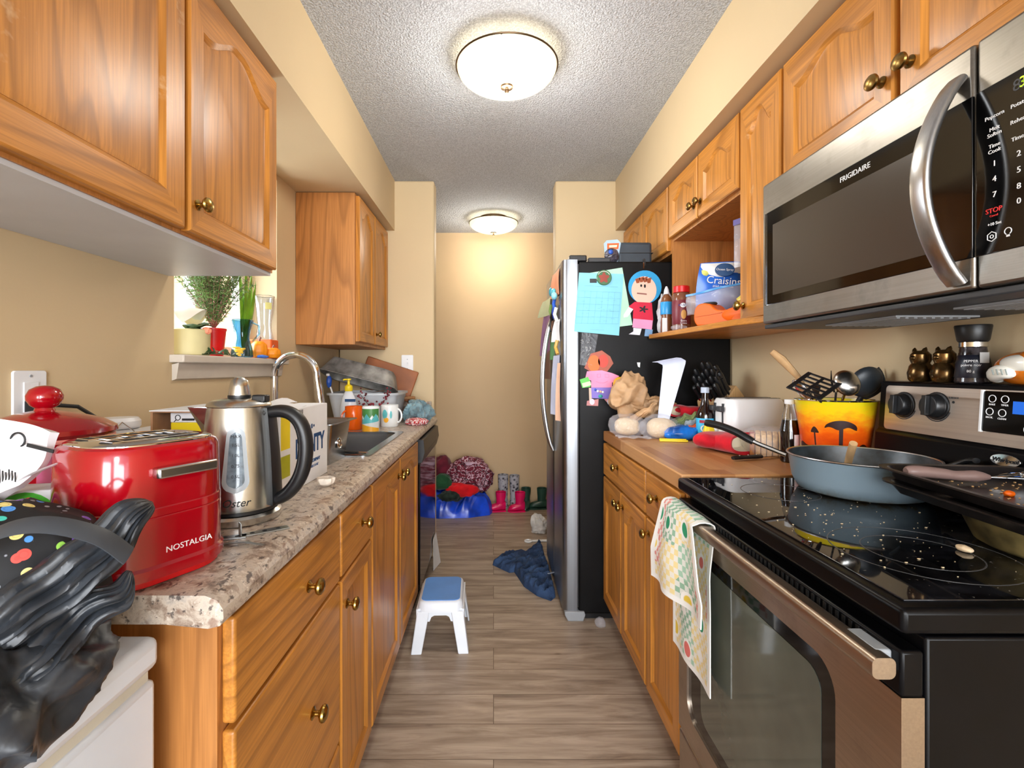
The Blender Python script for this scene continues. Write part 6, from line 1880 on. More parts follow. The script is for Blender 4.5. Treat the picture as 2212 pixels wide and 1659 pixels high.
for i in range(4): MB().tube([(c0[0]-.057, c0[1]+.018-.009*i, GT+.032), (c0[0]-.0578, c0[1]+.014-.009*i, GT+.020)], .0012, 5).build('tail_stripe', smat((150, 160, 156)), k)

# towel over the oven handle
def towel_mat():
    m = NT('printed_tea_towel')
    tc = m.n('ShaderNodeTexCoord'); sp_ = m.n('ShaderNodeSeparateXYZ'); m.l(tc.outputs['UV'], sp_.inputs[0])
    co = tc.outputs['UV']
    mp = m.n('ShaderNodeMapping'); mp.inputs['Scale'].default_value = (2, 5.2, 1); m.l(co, mp.inputs[0])
    def chk(scale, a, b_):
        c_ = m.n('ShaderNodeTexChecker'); c_.inputs['Scale'].default_value = scale*.42; m.l(mp.outputs[0], c_.inputs['Vector']); c_.inputs['Color1'].default_value = lin(a); c_.inputs['Color2'].default_value = lin(b_); return c_.outputs[0]
    patch = m.n('ShaderNodeTexVoronoi', distance='CHEBYCHEV'); patch.inputs['Scale'].default_value = 1.5; patch.inputs['Randomness'].default_value = .35; m.l(mp.outputs[0], patch.inputs['Vector'])
    sc2 = m.n('ShaderNodeSeparateColor'); m.l(patch.outputs['Color'], sc2.inputs[0])
    pal = m.ramp(sc2.outputs[0], [(0, (70, 156, 112)), (.3, (214, 84, 72)), (.55, (232, 206, 110)), (.8, (120, 186, 150))], 'CONSTANT')
    g = m.mix(m.math('MULTIPLY_ADD', chk(22, (255, 255, 255), (0, 0, 0)), .6, .3), pal, (232, 230, 224))
    circ_ = m.n('ShaderNodeTexVoronoi'); circ_.inputs['Scale'].default_value = 1.5; circ_.inputs['Randomness'].default_value = .35; m.l(mp.outputs[0], circ_.inputs['Vector'])
    fr_ = m.ramp(sc2.outputs[1], [(0, (58, 150, 110)), (.4, (226, 196, 80)), (.7, (220, 120, 112))], 'CONSTANT')
    g = m.mix(m.ramp(circ_.outputs['Distance'], [(.30, (255, 255, 255)), (.32, (0, 0, 0))]), g, (240, 238, 232))
    g = m.mix(m.ramp(circ_.outputs['Distance'], [(.22, (255, 255, 255)), (.24, (0, 0, 0))]), g, fr_)
    edge = m.math('MINIMUM', m.math('MINIMUM', sp_.outputs[0], m.math('SUBTRACT', 1.0, sp_.outputs[0])), m.math('MULTIPLY', m.math('MINIMUM', sp_.outputs[1], m.math('SUBTRACT', 1.0, sp_.outputs[1])), 3.0))
    g = m.mix(m.ramp(edge, [(.06, (255, 255, 255)), (.075, (0, 0, 0))]), g, (236, 236, 232))
    m.set(Base_Color=g, Roughness=.85, Specular_IOR_Level=.1)
    m.bump(m.noise(m.co(), 400, 2), .2, .001); return m.m
def towel_fn(u, v):
    # v: 0 front hem .. 1 back hem; path down the front, over the bar, down behind
    y0 = 1.235+.0
    zt = .859
    Lf, Lb, arc = .20, .39, .045
    tot = Lf+arc+Lb; s = v*tot
    fold = .010*math.sin(u*PI*3.2+.6)
    if s < Lf:
        d = (Lf-s)
        q = min(1, d/.15)
        y = 1.248-.048*q-(u-.5)*(.215+.105*q)
        z = zt-.006-d+.018*(u-.5)*q
        x = .474-.006-.026*min(1, d/.12)*(1.25-u*.7)+fold*(.3+d*4)
        return (x, y, z)
    if s < Lf+arc:
        q = (s-Lf)/arc
        return (.493-.021*math.cos(PI*q), 1.248-.010*q-(u-.5)*(.215+.01*q), zt-.006+.010*math.sin(PI*q)+fold*.2)
    d = s-Lf-arc
    y = 1.236-(u-.5)*(.225+.015*min(1, d/.2))
    return (.512-.004*min(1, d/.1)+fold*.28*min(1, d/.1)-.008*min(1, d/.12), y, zt-.006-d)
bt = MB(); bt.sheet(towel_fn, 34, 80, .0026)
tw_ = bt.build('tea_towel', towel_mat(), loc=(.49, 1.24, .86), ang=80)
uv = tw_.data.uv_layers.new(name='UVMap')
W1 = 35; K_ = 35*81
for lp_ in tw_.data.loops:
    i_ = lp_.vertex_index % K_
    uv.data[lp_.index].uv = ((i_ % W1)/34, (i_//W1)/80)
tag(tw_, 'faded fruit-print tea towel hanging over the oven door handle', 'towel')

# ================================================================== open shelf
SH = 1.386
c0 = (.825, 2.235, SH)
k = thing('syrup_squeeze_bottle', 'brown squeeze bottle with a blue sleeve at the shelf end', 'bottle', (.80, 2.25, SH))
c0 = (.80, 2.25, SH)
MB().lathe([(.022, 0), (.026, .005), (.026, .05), (.022, .075), (.026, .10), (.027, .14), (.020, .165), (.010, .178), (0, .178)], 24, c=c0).build('bottle_body', smat((120, 74, 44), rough=.25), k)
MB().lathe([(.0265, .085), (.0275, .09), (.0278, .140), (.026, .143)], 24, c=c0).build('sleeve', smat((40, 144, 206), rough=.35), k)
MB().lathe([(.011, .1785), (.013, .18), (.010, .2), (.004, .215), (0, .217)], 20, c=c0).build('cap', smat((214, 218, 226)), k)
MB().box(.765, .785, 2.20, 2.206, SH, SH+.065).build('side_tag', WHITEPL, k)
c0 = (.832, 2.155, SH)
k = thing('peanut_butter_jar', 'red lidded jar of dark spread with an oval white badge on the open shelf', 'jar', c0)
MB().lathe([(.034, 0), (.038, .005), (.0385, .06), (.0385, .145), (.036, .162), (.031, .17), (0, .17)], 36, c=c0).build('jar_body', smat((120, 74, 52), rough=.15), k)
MB().lathe([(.032, .1705), (.0345, .172), (.0345, .197), (.033, .199), (0, .199)], 36, c=c0).build('lid', REDPL, k)
MB().lathe([(.0386, .03), (.0391, .031), (.0391, .135), (.0386, .136)], 36, c=c0, cap=False).build('label', smat((112, 34, 44), rough=.4), k)
JM = lambda z, a: T(c0[0], c0[1], SH+z) @ R(a) @ T(.0394, 0, 0) @ FACE_POSX
curved_patch(k, c0, .0394, math.radians(-118), math.radians(-82), lambda u: (.112-.010*math.sin(PI*u)**.5, .112+.010*math.sin(PI*u)**.5), WHITEPL, 'oval_badge')
lettering('KRAFT', .013, JM(.112, -100) @ T(0, 0, .0004), smat((30, 50, 140)), k, bend=.0394)
curved_patch(k, c0, .0394, math.radians(-113), math.radians(-80), lambda u: (.072-.02*math.sqrt(max(0, 1-(2*u-1)**2)), .072+.02*math.sqrt(max(0, 1-(2*u-1)**2))), smat((206, 150, 74)), 'tan_print')
lettering('Extra', .012, JM(.044, -96), WHITEINK, k, bend=.0394); lettering('Creamy', .009, JM(.034, -96), WHITEINK, k, bend=.0394)
b = MB(); b.blob((.80, 2.10, SH+.012), (.03, .03, .012), .3, 30, 3, zmin=SH)
tag(b.build('clear_wrapper', FILM, loc=(.80, 2.10, SH)), 'scrap of clear wrapper in front of the red lidded jar', 'wrapper')
b = MB(); b.blob((.815, 2.30, SH+.085), (.035, .025, .09), .35, 22, 11, zmin=SH, power=.8)
tag(b.build('clear_pouch', clear_film('milky_film', (226, 228, 232), .4, .2), loc=(.815, 2.30, SH)), 'crumpled milky plastic pouch behind the brown squeeze bottle', 'pouch')
# orange snack case
k = thing('lunch_case', 'bright orange plastic snack case with a rounded lobe on the shelf', 'case', (.88, 1.79, SH))
prof_ = [(-.115, .0), (.095, .0), (.12, .02), (.122, .055), (.10, .066), (.045, .060), (.0, .052), (-.035, .058), (-.062, .080), (-.10, .086), (-.125, .07), (-.130, .025)]
ps_ = smooth_path([(x_, z_, 0) for x_, z_ in prof_]+[(prof_[0][0], prof_[0][1], 0)], 4)[:-1]
OC = T(.885, 1.815, SH+.0004) @ R(-58)
b = MB(OC); b.prism([(p.x, p.y) for p in ps_], -.038, .038, M=FACE_CAM); b.build('case_shell', ORANGEPL, k, bevel=.012, seg=4, ang=50)
b = MB(OC); b.lathe([(.052, 0), (.050, .006), (.040, .011), (0, .013)], 32, sx=1.25, sy=.52, M=T(.055, -.038, .032) @ R(90, 'X')); b.build('lobe', ORANGEPL, k)
b = MB(OC); b.tube([(-.128, -.0385, .036), (-.05, -.0390, .040), (-.01, -.0390, .043)], .0012, 6); b.build('seam', smat((190, 90, 14)), k)
b = MB(OC); b.lathe([(.022, 0), (.024, .003), (.020, .008), (0, .009)], 24, c=(-.085, 0, .083), sx=1.2); b.build('dark_cap', DKGREY, k)
# big blue/white snack bag
k = thing('dried_fruit_bag', 'blue and white dried cranberry pouch standing on the open shelf', 'pouch', (.99, 1.98, SH))
CM_ = T(.925, 2.02, SH-.01) @ R(-18) @ R(6, 'Y')
def bagfn(x0, x1, z0, z1, puff):
    return lambda u, v: (x0+(x1-x0)*u, -puff*math.sin(PI*u)*math.sin(PI*min(1, v*.85+.05))+.004*math.sin(9*u+5*v), z0+(z1-z0)*v+.012*u*v)
b = MB(CM_); b.sheet(bagfn(-.09, .09, .085, .275, .035), 20, 20, .02); b.build('pouch_body', smat((30, 100, 200), rough=.3), k, ang=80)
b = MB(CM_ @ T(0, -.0115, 0)); b.sheet(bagfn(-.088, .088, .20, .274, .033), 20, 8, .001); b.build('white_band', smat((236, 238, 236), rough=.35), k)
b = MB(CM_ @ T(0, -.0125, 0)); b.sheet(bagfn(-.086, -.03, .215, .250, .02), 8, 5, .001); b.build('yellow_flash', smat((226, 226, 120)), k)
b = MB(CM_ @ T(0, -.0125, 0)); b.sheet(bagfn(.035, .086, .222, .258, .018), 8, 5, .001); b.build('yellow_flash', smat((226, 226, 120)), k)
OM = CM_ @ T(0, -.052, .246) @ FACE_CAM
b = MB(OM); b.prism(circ(.036, 28, sy=.72), -.012, .002); b.build('oval_badge', NAVY, k)
lettering('Ocean Spray', .0125, OM @ T(0, 0, .0024), WHITEINK, k)
lettering('Craisins', .042, CM_ @ T(0, -.0535, .200) @ R(2, 'Y') @ FACE_CAM, WHITEINK, k, sx=.95)
lettering('dried cranberries', .011, CM_ @ T(0, -.053, .178) @ FACE_CAM, WHITEINK, k)
# ziplock in front
k = thing('zip_bag', 'clear zip bag with a blue seal slumped before the blue pouch', 'bag', (.93, 1.93, SH+.08))
ZM_ = T(.89, 1.935, SH+.035) @ R(-35)
b = MB(ZM_); b.sheet(lambda u, v: (-.11+.22*u, -.02-.03*math.sin(PI*v)*math.sin(PI*u)+.008*math.sin(9*u+6*v), .02+.075*v+.035*u*v), 20, 14, .012); b.build('bag_body', FILM, k, ang=80)
b = MB(ZM_); b.sheet(lambda u, v: (-.112+.224*u, -.031+.008*math.sin(9*u+6), .091+.035*u+.008*v), 20, 2, .006); b.build('zip_seal', smat((70, 150, 216), rough=.3), k)
# tall zip bag
k = thing('tall_zip_bag', 'tall clear zip bag of pasta against the niche side', 'bag', (.90, 1.71, SH))
b = MB(T(.905, 1.705, SH) @ R(-70)); b.blob((0, 0, .11), (.07, .018, .11), .25, 14, 4, zmin=SH, seg=40, rings=26, power=.8); b.build('bag_body', FILM, k)
b = MB(T(.895, 1.705, SH) @ R(-70)); b.blob((.0, 0, .055), (.05, .010, .05), .25, 30, 8, zmin=SH); b.build('pasta', smat((226, 186, 120)), k)
b = MB(T(.892, 1.705, SH+.20) @ R(-70)); b.sheet(lambda u, v: (-.06+.12*u, .003*math.sin(8*u), .16*v), 10, 6, .003); b.build('bag_top', FILM, k)
b = MB(T(.892, 1.705, SH+.352) @ R(-70)); b.box(-.062, .062, -.003, .003, 0, .02); b.build('zip_seal', smat((96, 90, 150), rough=.3), k)
o = MB().box(1.03, 1.13, 2.10, 2.24, SH+.0004, SH+.20).build('snack_box', smat((232, 124, 30), rough=.5), loc=(1.08, 2.17, SH), bevel=.003)
tag(o, 'plain orange box standing at the back of the open niche', 'box')
o = MB(); o.ball((.985, 2.12, SH+.075), (.04, .04, .075)); o = o.build('orange_cup', smat((244, 152, 60), rough=.4), loc=(.985, 2.12, SH))
tag(o, 'pale orange rounded tub between the jar and the blue pouch', 'tub')
b = MB(); b.blob((1.04, 1.80, SH+.11), (.06, .05, .11), .3, 14, 6, zmin=SH)
tag(b.build('dark_pouch', smat((84, 66, 84), rough=.3), loc=(1.04, 1.80, SH)), 'purplish dark foil pouch behind the orange case', 'pouch')
b = MB(); b.blob((.955, 1.745, SH+.095), (.03, .025, .025), .3, 40, 3)
tag(b.build('sweet_packet', smat((206, 30, 30), rough=.3), loc=(.955, 1.745, SH+.08)), 'small red sweet packet on top of the orange case', 'packet')
b = MB(); b.blob((.935, 1.80, SH+.092), (.028, .025, .018), .3, 40, 5)
tag(b.build('sweet_packet', smat((216, 200, 80), rough=.3), loc=(.935, 1.80, SH+.08)), 'small yellow sweet packet on top of the orange case', 'packet')
# ================================================================== on the refrigerator
FT = 1.7424
o = thing('storage_case', 'dark blue grey hard case standing on top of the refrigerator', 'case', (.72, 2.55, FT))
CASEM = solid('slate_case', (52, 62, 72), .5, 0, .1)
MB().box(.625, .80, 2.45, 2.62, FT+.0004, FT+.118).build('case_shell', CASEM, o, bevel=.016, seg=4)
MB().box(.622, .803, 2.447, 2.623, FT+.06, FT+.063).build('seam', BLACKPL, o)
o = thing('flat_tray', 'low black plastic tray lying at the front of the refrigerator top', 'tray', (.49, 2.43, FT))
MB().box(.466, .575, 2.385, 2.55, FT+.0004, FT+.024).build('tray_body', DKGREY, o, bevel=.005)
o = thing('toy_package', 'small blister packed toy with a bright card on the refrigerator top', 'toy', (.595, 2.42, FT))
PKM = T(.59, 2.40, FT+.0005) @ R(8)
b = MB(PKM); b.prism([(-.032, 0), (.030, 0), (.048, .105), (.03, .122), (-.026, .115), (-.040, .10)], -.002, .002, M=FACE_CAM @ T(0, 0, -.02)); b.build('card', smat((170, 200, 226)), o)
b = MB(PKM @ FACE_CAM @ T(0, 0, -.0178)); b.prism([(-.024, .07), (.034, .074), (.038, .104), (-.024, .1)], 0, .0006); b.build('card_print', smat((232, 110, 60)), o)
b = MB(PKM @ FACE_CAM @ T(0, 0, -.0170)); b.prism([(-.014, .08), (.026, .083), (.028, .094), (-.014, .091)], 0, .0006); b.build('card_print', smat((246, 226, 200)), o)
b = MB(PKM); b.blob((-.005, .005, .035), (.036, .022, .034), .2, 30, 4, zmin=.0); b.build('blister', solid('dark_blister', (60, 58, 66), .15, 0, .6, 60), o)
b = MB(PKM); b.ball((-.018, -.016, .05), (.012, .008, .012)); b.build('toy_body', BLUEPL, o)

FS = FY0 - .0004         # side panel plane
def sheet_px(name, label, cat, pts, m, Y=FS, th=.0012, group=None, parent=None):
    c_ = sum((at(p[0], p[1], Y) for p in pts), Vector())/len(pts)
    o = pad(pts, Y, th, m, name, loc=tuple(c_))
    return tag(o, label, cat, group)
BLUEP = solid('light_blue_paper', (132, 204, 226), .7, 0, .03); MINT = solid('mint_paper', (176, 226, 196), .7, 0, .03)
sheet_px('paper_sheet', 'mint green sheet behind the blue calendar on the refrigerator side', 'paper', [(1272, 590), (1344, 578), (1366, 702), (1290, 712)], MINT)
ps = thing('calendar_sheet', 'light blue calendar sheet on the refrigerator side panel', 'paper', tuple(at(1293, 655, FS)))
pad([(1251, 589), (1347, 592), (1337, 725), (1240, 716)], FS-.0014, .001, BLUEP, 'sheet', ps)
GRIDM = solid('calendar_ink', (70, 130, 160), .7)
g = MB()
def ln(b, p, q, w_, Y):
    a_, c_ = at(p[0], p[1], Y), at(q[0], q[1], Y)
    b.tube([a_, c_], w_, 4, flat=.3)
YL = FS-.0025
for k_ in range(6):
    t_ = k_/5; ln(g, (1250-7*t_, 628+14*t_*5), (1341-5*t_, 632+13.5*t_*5), .0007, YL)
for k_ in range(8):
    u_ = k_/7; ln(g, (1251+90*u_, 628+4*u_), (1243+92*u_, 699+1*u_), .0005, YL)
g.build('ruled_grid', GRIDM, ps)
rnd = random.Random(4)
w_ = MB()
for k_ in range(26):
    x_ = rnd.uniform(1252, 1325); y_ = rnd.uniform(636, 700); ln(w_, (x_, y_), (x_+rnd.uniform(4, 9), y_+.3), .0005, YL)
ln(w_, (1262, 617), (1335, 620), .0008, YL); ln(w_, (1275, 712), (1305, 713), .0005, YL)
w_.build('handwriting', solid('blue_ink', (50, 80, 110), .7), ps)
o = thing('round_magnet', 'round green badge magnet with a brown leaf holding the calendar', 'magnet', tuple(at(1304, 600, FS-.003)))
b = MB(T(*at(1304.5, 600, FS-.0028)) @ FACE_CAM); b.lathe([(.037, 0), (.037, .004), (.034, .007), (0, .007)], 36); b.build('badge', smat((66, 110, 74), rough=.25), o)
b = MB(T(*at(1304.5, 600, FS-.0102)) @ FACE_CAM); b.prism([(.022*(1+.25*math.cos(5*a))*math.cos(a+.3), .022*(1+.25*math.cos(5*a))*math.sin(a+.3)) for a in [2*PI*i/40 for i in range(40)]], -.0004, .0004); b.build('leaf_print', smat((150, 60, 44)), o)
b = MB(T(*at(1304.5, 600, FS-.010)) @ FACE_CAM); b.tube([(.0315*math.cos(a), .0315*math.sin(a), 0) for a in [math.radians(30+120*i/14) for i in range(15)]], .0015, 5); b.build('ring_print', smat((226, 230, 220)), o)
sheet_px('name_tag', 'small black tag left of the round badge magnet', 'tag', [(1274, 602), (1289, 602), (1289, 611), (1274, 611)], BLACKPL, Y=FS-.0026)
# paper doll with blue hood
d1_ = thing('paper_doll', 'paper doll with a blue hood and red shirt clipped to the refrigerator', 'paper doll', tuple(at(1391, 655, FS)))
def ell(cx, cy, rx, ry, n=30): return [(cx+rx*math.cos(2*PI*i/n), cy+ry*math.sin(2*PI*i/n)) for i in range(n)]
SKIN = solid('paper_skin', (238, 196, 176), .7, 0, .02); PINKP = solid('paper_pink', (246, 150, 190), .7); REDP = solid('paper_red', (206, 28, 62), .7)
pad(ell(1393, 620, 36, 36), FS-.0003, .0008, smat((40, 156, 214)), 'hood', d1_)
pad(ell(1391, 627, 27, 30), FS-.0012, .0008, SKIN, 'face', d1_)
HAIRP = solid('paper_hair', (150, 76, 44), .8)
for k_, (x_, y_) in enumerate(((1378, 601), (1386, 599), (1394, 599), (1402, 601))):
    pad([(x_-6, y_+2), (x_+5, y_-2), (x_+3, y_+10), (x_-3, y_+11)], FS-.0021, .0006, HAIRP, 'hair', d1_)
for (x_, y_, rx, ry) in ((1385, 617, 2.2, 3), (1393, 618, 2.2, 4)): pad(ell(x_, y_, rx, ry, 12), FS-.0021, .0006, INK, 'eye', d1_)
pad([(1376, 632), (1397, 634), (1397, 637), (1376, 635)], FS-.0021, .0006, smat((140, 90, 80)), 'mouth', d1_)
pad([(1371, 652), (1408, 654), (1411, 692), (1367, 688), (1368, 668), (1358, 662)], FS-.0021, .0008, REDP, 'shirt', d1_)
b = MB(T(*at(1390, 668, FS-.0030)) @ FACE_CAM); b.prism([(.016*(1+.5*math.cos(5*a))*math.cos(a), .012*(1+.5*math.cos(5*a))*math.sin(a)) for a in [2*PI*i/40 for i in range(40)]], -.0002, .0004); b.build('shirt_print', INK, d1_)
pad([(1368, 688), (1410, 692), (1408, 712), (1366, 707)], FS-.0012, .0008, PINKP, 'shorts', d1_)
pad([(1368, 708), (1386, 710), (1382, 724), (1358, 722), (1368, 716)], FS-.0004, .0008, smat((214, 214, 226)), 'boot', d1_)
pad([(1394, 711), (1410, 712), (1408, 727), (1392, 726)], FS-.0004, .0008, smat((120, 160, 200)), 'boot', d1_)
pad([(1358, 663), (1368, 668), (1356, 684), (1347, 686), (1347, 680)], FS-.0006, .0008, smat((232, 232, 230)), 'sleeve', d1_)
o = thing('hook', 'small black adhesive hook above the hooded paper doll', 'hook', tuple(at(1391, 580, FS)))
b = MB(T(*at(1391, 567, FS)) @ FACE_CAM); b.prism(rrect(.012, .035, .005, 4), 0, .006); b.build('hook_plate', BLACKPL, o)
b = MB(T(*at(1390, 574, FS-.007)) @ FACE_CAM); b.prism(rrect(.006, .03, .0025, 4), 0, .004); b.build('hook_pin', CHROME, o)
# second paper doll
d2_ = thing('paper_doll', 'paper craft figure with a pink smiling shirt and blue overalls', 'paper doll', tuple(at(1295, 825, FS)))
pad([(1262, 795), (1276, 764), (1300, 757), (1318, 770), (1325, 785), (1312, 802), (1285, 808)], FS-.0003, .0008, smat((168, 84, 62)), 'hair', d2_)
pad(ell(1283, 785, 13, 18), FS-.0012, .0008, smat((232, 110, 40)), 'hair_curl', d2_); pad(ell(1303, 780, 11, 14), FS-.0012, .0008, smat((206, 66, 50)), 'hair_curl', d2_)
pad([(1268, 802), (1300, 800), (1322, 806), (1337, 812), (1335, 829), (1322, 826), (1322, 837), (1277, 837), (1277, 822), (1264, 818)], FS-.0021, .0008, PINKP, 'shirt', d2_)
sm = MB(); YS = FS-.0034
for a_, b_ in (((1288, 824), (1295, 827)), ((1295, 827), (1305, 827)), ((1305, 827), (1313, 823))): ln(sm, a_, b_, .0008, YS)
for q in ((1290, 808, 1297, 815), (1307, 808, 1315, 815)):
    x0_, y0_, x1_, y1_ = q
    for a_, b_ in (((x0_, y0_), (x1_, y0_)), ((x1_, y0_), (x1_, y1_)), ((x1_, y1_), (x0_, y1_)), ((x0_, y1_), (x0_, y0_))): ln(sm, a_, b_, .0006, YS)
sm.build('drawn_smile', smat((150, 40, 80)), d2_)
pad([(1277, 836), (1322, 837), (1321, 862), (1278, 860)], FS-.0012, .0008, smat((128, 110, 196)), 'overalls', d2_)
for (x_, y_, m_) in ((1286, 842, BLUEPL), (1291, 845, WHITEPL), (1297, 846, smat((240, 190, 150))), (1302, 847, WHITEPL)):
    b = MB(T(*at(x_, y_, FS-.0021)) @ FACE_CAM); b.ball((0, 0, .002), (.006, .006, .004), 12, 8); b.build('pompom', m_, d2_)
b = MB(T(*at(1297, 856, FS-.0021)) @ FACE_CAM); b.ball((0, 0, .002), (.011, .009, .004), 14, 8); b.build('pompom', smat((40, 150, 140)), d2_)
pad([(1252, 820), (1270, 814), (1277, 828), (1275, 836), (1258, 838)], FS-.0030, .0008, smat((90, 190, 80)), 'green_card', d2_)
pad([(1257, 828), (1275, 823), (1277, 832), (1260, 837)], FS-.0039, .0006, smat((206, 228, 190)), 'green_card_face', d2_)
pad([(1272, 838), (1278, 838), (1278, 868), (1273, 868)], FS-.0003, .0008, SKIN, 'leg', d2_)
pad([(1268, 866), (1293, 862), (1292, 877), (1267, 876)], FS-.0004, .0008, smat((196, 130, 130)), 'shoe', d2_)
pad([(1305, 862), (1322, 860), (1326, 873), (1312, 870)], FS-.0004, .0008, smat((196, 130, 130)), 'shoe', d2_)
pad(ell(1279, 868, 5.5, 6.5, 18), FS-.0013, .0006, smat((226, 206, 226)), 'wheel_print', d2_); pad(ell(1317, 868, 5.5, 6.5, 18), FS-.0013, .0006, smat((206, 216, 236)), 'wheel_print', d2_)
# clear strip of white stickers
ss = thing('sticker_strip', 'clear strip of white star stickers beside the craft figure', 'stickers', tuple(at(1265, 760, FS)))
pad([(1257, 718), (1292, 722), (1280, 792), (1252, 788)], FS-.0003, .0006, clear_film('sticker_film', (120, 122, 128), .75, .2), 'strip', ss)
b = MB(); rnd = random.Random(9)
for i in range(34):
    x_ = rnd.uniform(1255, 1277); y_ = rnd.uniform(750, 788) if i < 26 else rnd.uniform(726, 750)
    a_ = rnd.uniform(0, PI); ln(b, (x_-2.5*math.cos(a_), y_-2.5*math.sin(a_)), (x_+2.5*math.cos(a_), y_+2.5*math.sin(a_)), .0018, FS-.0016)
tag(b.build('star_sticker', WHITEINK, ss, smooth=False), kind='stuff')
sheet_px('paper_scrap', 'tiny white paper scrap stuck near the knives on the refrigerator side', 'paper', [(1376, 783), (1383, 783), (1382, 794), (1378, 792)], PAPERW)

# ---- on the door fronts (seen nearly edge on)
def door_paper(name, label, cat, y0, y1, z0, z1, m, x=.334, curl=.02, grp=None):
    def fn(u, v): return (x-.001-curl*(u**2)*(.4+.6*(1-v))-.004*math.sin(3*v), y0+(y1-y0)*u, z0+(z1-z0)*v)
    o = MB().sheet(fn, 8, 6, .0012).build(name, m, loc=(x, (y0+y1)/2, z0))
    return tag(o, label, cat, grp)
door_paper('striped_card', 'orange striped card high on the refrigerator door', 'card', 2.47, 2.66, 1.60, 1.73, smat((236, 150, 110)), curl=.022)
door_paper('white_note', 'small white note under the magnets on the refrigerator door', 'paper', 2.44, 2.55, 1.36, 1.47, PAPERW, curl=.03)
door_paper('long_list', 'long white paper list low on the refrigerator door', 'paper', 2.45, 2.60, .98, 1.29, solid('cool_paper', (206, 212, 236), .7), curl=.028)
door_paper('bookmark', 'peach bookmark with writing beside the long white list', 'bookmark', 2.42, 2.46, .96, 1.25, smat((236, 190, 160)), curl=.020)
door_paper('purple_drawing', 'purple and brown drawing near the far door edge', 'drawing', 2.86, 3.02, 1.30, 1.56, smat((150, 110, 150)), curl=.045)
door_paper('pale_drawing', 'pale green drawing with flowers at the far refrigerator door', 'drawing', 2.84, 3.06, 1.54, 1.64, smat((206, 214, 170)), curl=.055)
door_paper('photo_print', 'brown toned photo print below the purple drawing', 'photo', 2.84, 2.97, 1.16, 1.33, smat((126, 92, 78)), curl=.035)
door_paper('green_flyer', 'green flyer tucked behind the white list', 'paper', 2.63, 2.70, 1.27, 1.42, smat((96, 140, 90)), curl=.02)
o = thing('fish_magnet', 'teal fish shaped magnet clustered at the top of the door', 'magnet', (.325, 2.62, 1.60))
b = MB(); b.ball((.318, 2.58, 1.625), (.014, .04, .022)); b.build('fish_body', smat((96, 190, 206), rough=.3), o)
b = MB(); b.ball((.316, 2.66, 1.64), (.014, .026, .026)); b.build('tail_fin', smat((60, 160, 180), rough=.3), o)
b = MB(); b.ball((.312, 2.50, 1.595), (.016, .024, .02)); b.build('fin', smat((140, 206, 220), rough=.3), o)
rnd = random.Random(12)
cols = [((30, 60, 150), 'navy blue'), ((20, 20, 24), 'black'), ((236, 236, 230), 'white'), ((90, 60, 44), 'brown'), ((60, 62, 66), 'dark grey'), ((40, 90, 190), 'bright blue'), ((196, 150, 60), 'ochre'), ((120, 150, 80), 'moss green')]
spots_ = [(2.56, 1.52), (2.64, 1.50), (2.50, 1.50), (2.60, 1.44), (2.68, 1.46), (2.54, 1.56), (2.46, 1.33), (2.70, 1.54)]
for (c_, nm_), (y_, z_) in zip(cols, spots_):
    o = thing('letter_magnet', nm_ + ' toy magnet in the cluster on the refrigerator door', 'magnet', (.33, y_, z_), 0, 'magnets on the refrigerator door')
    b = MB(); b.tube([(.322, y_+rnd.uniform(-.03, .03), z_-.035), (.314, y_, z_), (.322, y_+rnd.uniform(-.03, .03), z_+.035)], .009, 8); b.build('magnet_body', smat(c_, rough=.35), o)

# ================================================================== floor
st = thing('step_stool', 'white plastic step stool with a blue seat on the floor', 'stool', (-.235, 2.235, 0), 2)
SW, SD, SHT = .185, .255, .212
W2 = solid('stool_white', (226, 232, 240), .35, 0, .015)
b = MB(); rr_lathe(b, [(.0, SHT-.045), (-.004, SHT-.012), (-.008, SHT-.003), (-.014, SHT)], SW+.014, SD+.014, .035, 6); b.build('seat_rim', W2, st, world=False, ang=50)
b = MB(); b.prism(rrect(SW-.016, SD-.016, .028, 6), SHT+.0002, SHT+.003); b.build('seat_pad', solid('stool_blue', (92, 150, 226), .5, 0, .03), st, world=False, bevel=.0012)
for sx in (-1, 1):
    for sy in (-1, 1):
        b = MB()
        # tapered L section leg
        def corner(z, o_, th):
            X_, Y_ = sx*(SW/2+.005+o_), sy*(SD/2+.005+o_)
            w_ = .055-.010*(1-z/SHT)
            return [(X_, Y_), (X_-sx*w_, Y_), (X_-sx*w_, Y_-sy*th), (X_-sx*th, Y_-sy*th), (X_-sx*th, Y_-sy*w_), (X_, Y_-sy*w_)]
        A_, B_ = corner(0, .026, .008), corner(SHT-.04, .002, .008)
        vs = [(p[0], p[1], 0) for p in A_] + [(p[0], p[1], SHT-.04) for p in B_]
        fs = [(i, (i+1) % 6, 6+(i+1) % 6, 6+i) for i in range(6)] + [(0, 5, 4, 3, 2, 1), (6, 7, 8, 9, 10, 11)]
        if sx*sy < 0: fs = [tuple(reversed(f_)) for f_ in fs]
        b.add(vs, fs); b.build('leg', W2, st, world=False, smooth=False, bevel=.004, seg=2)
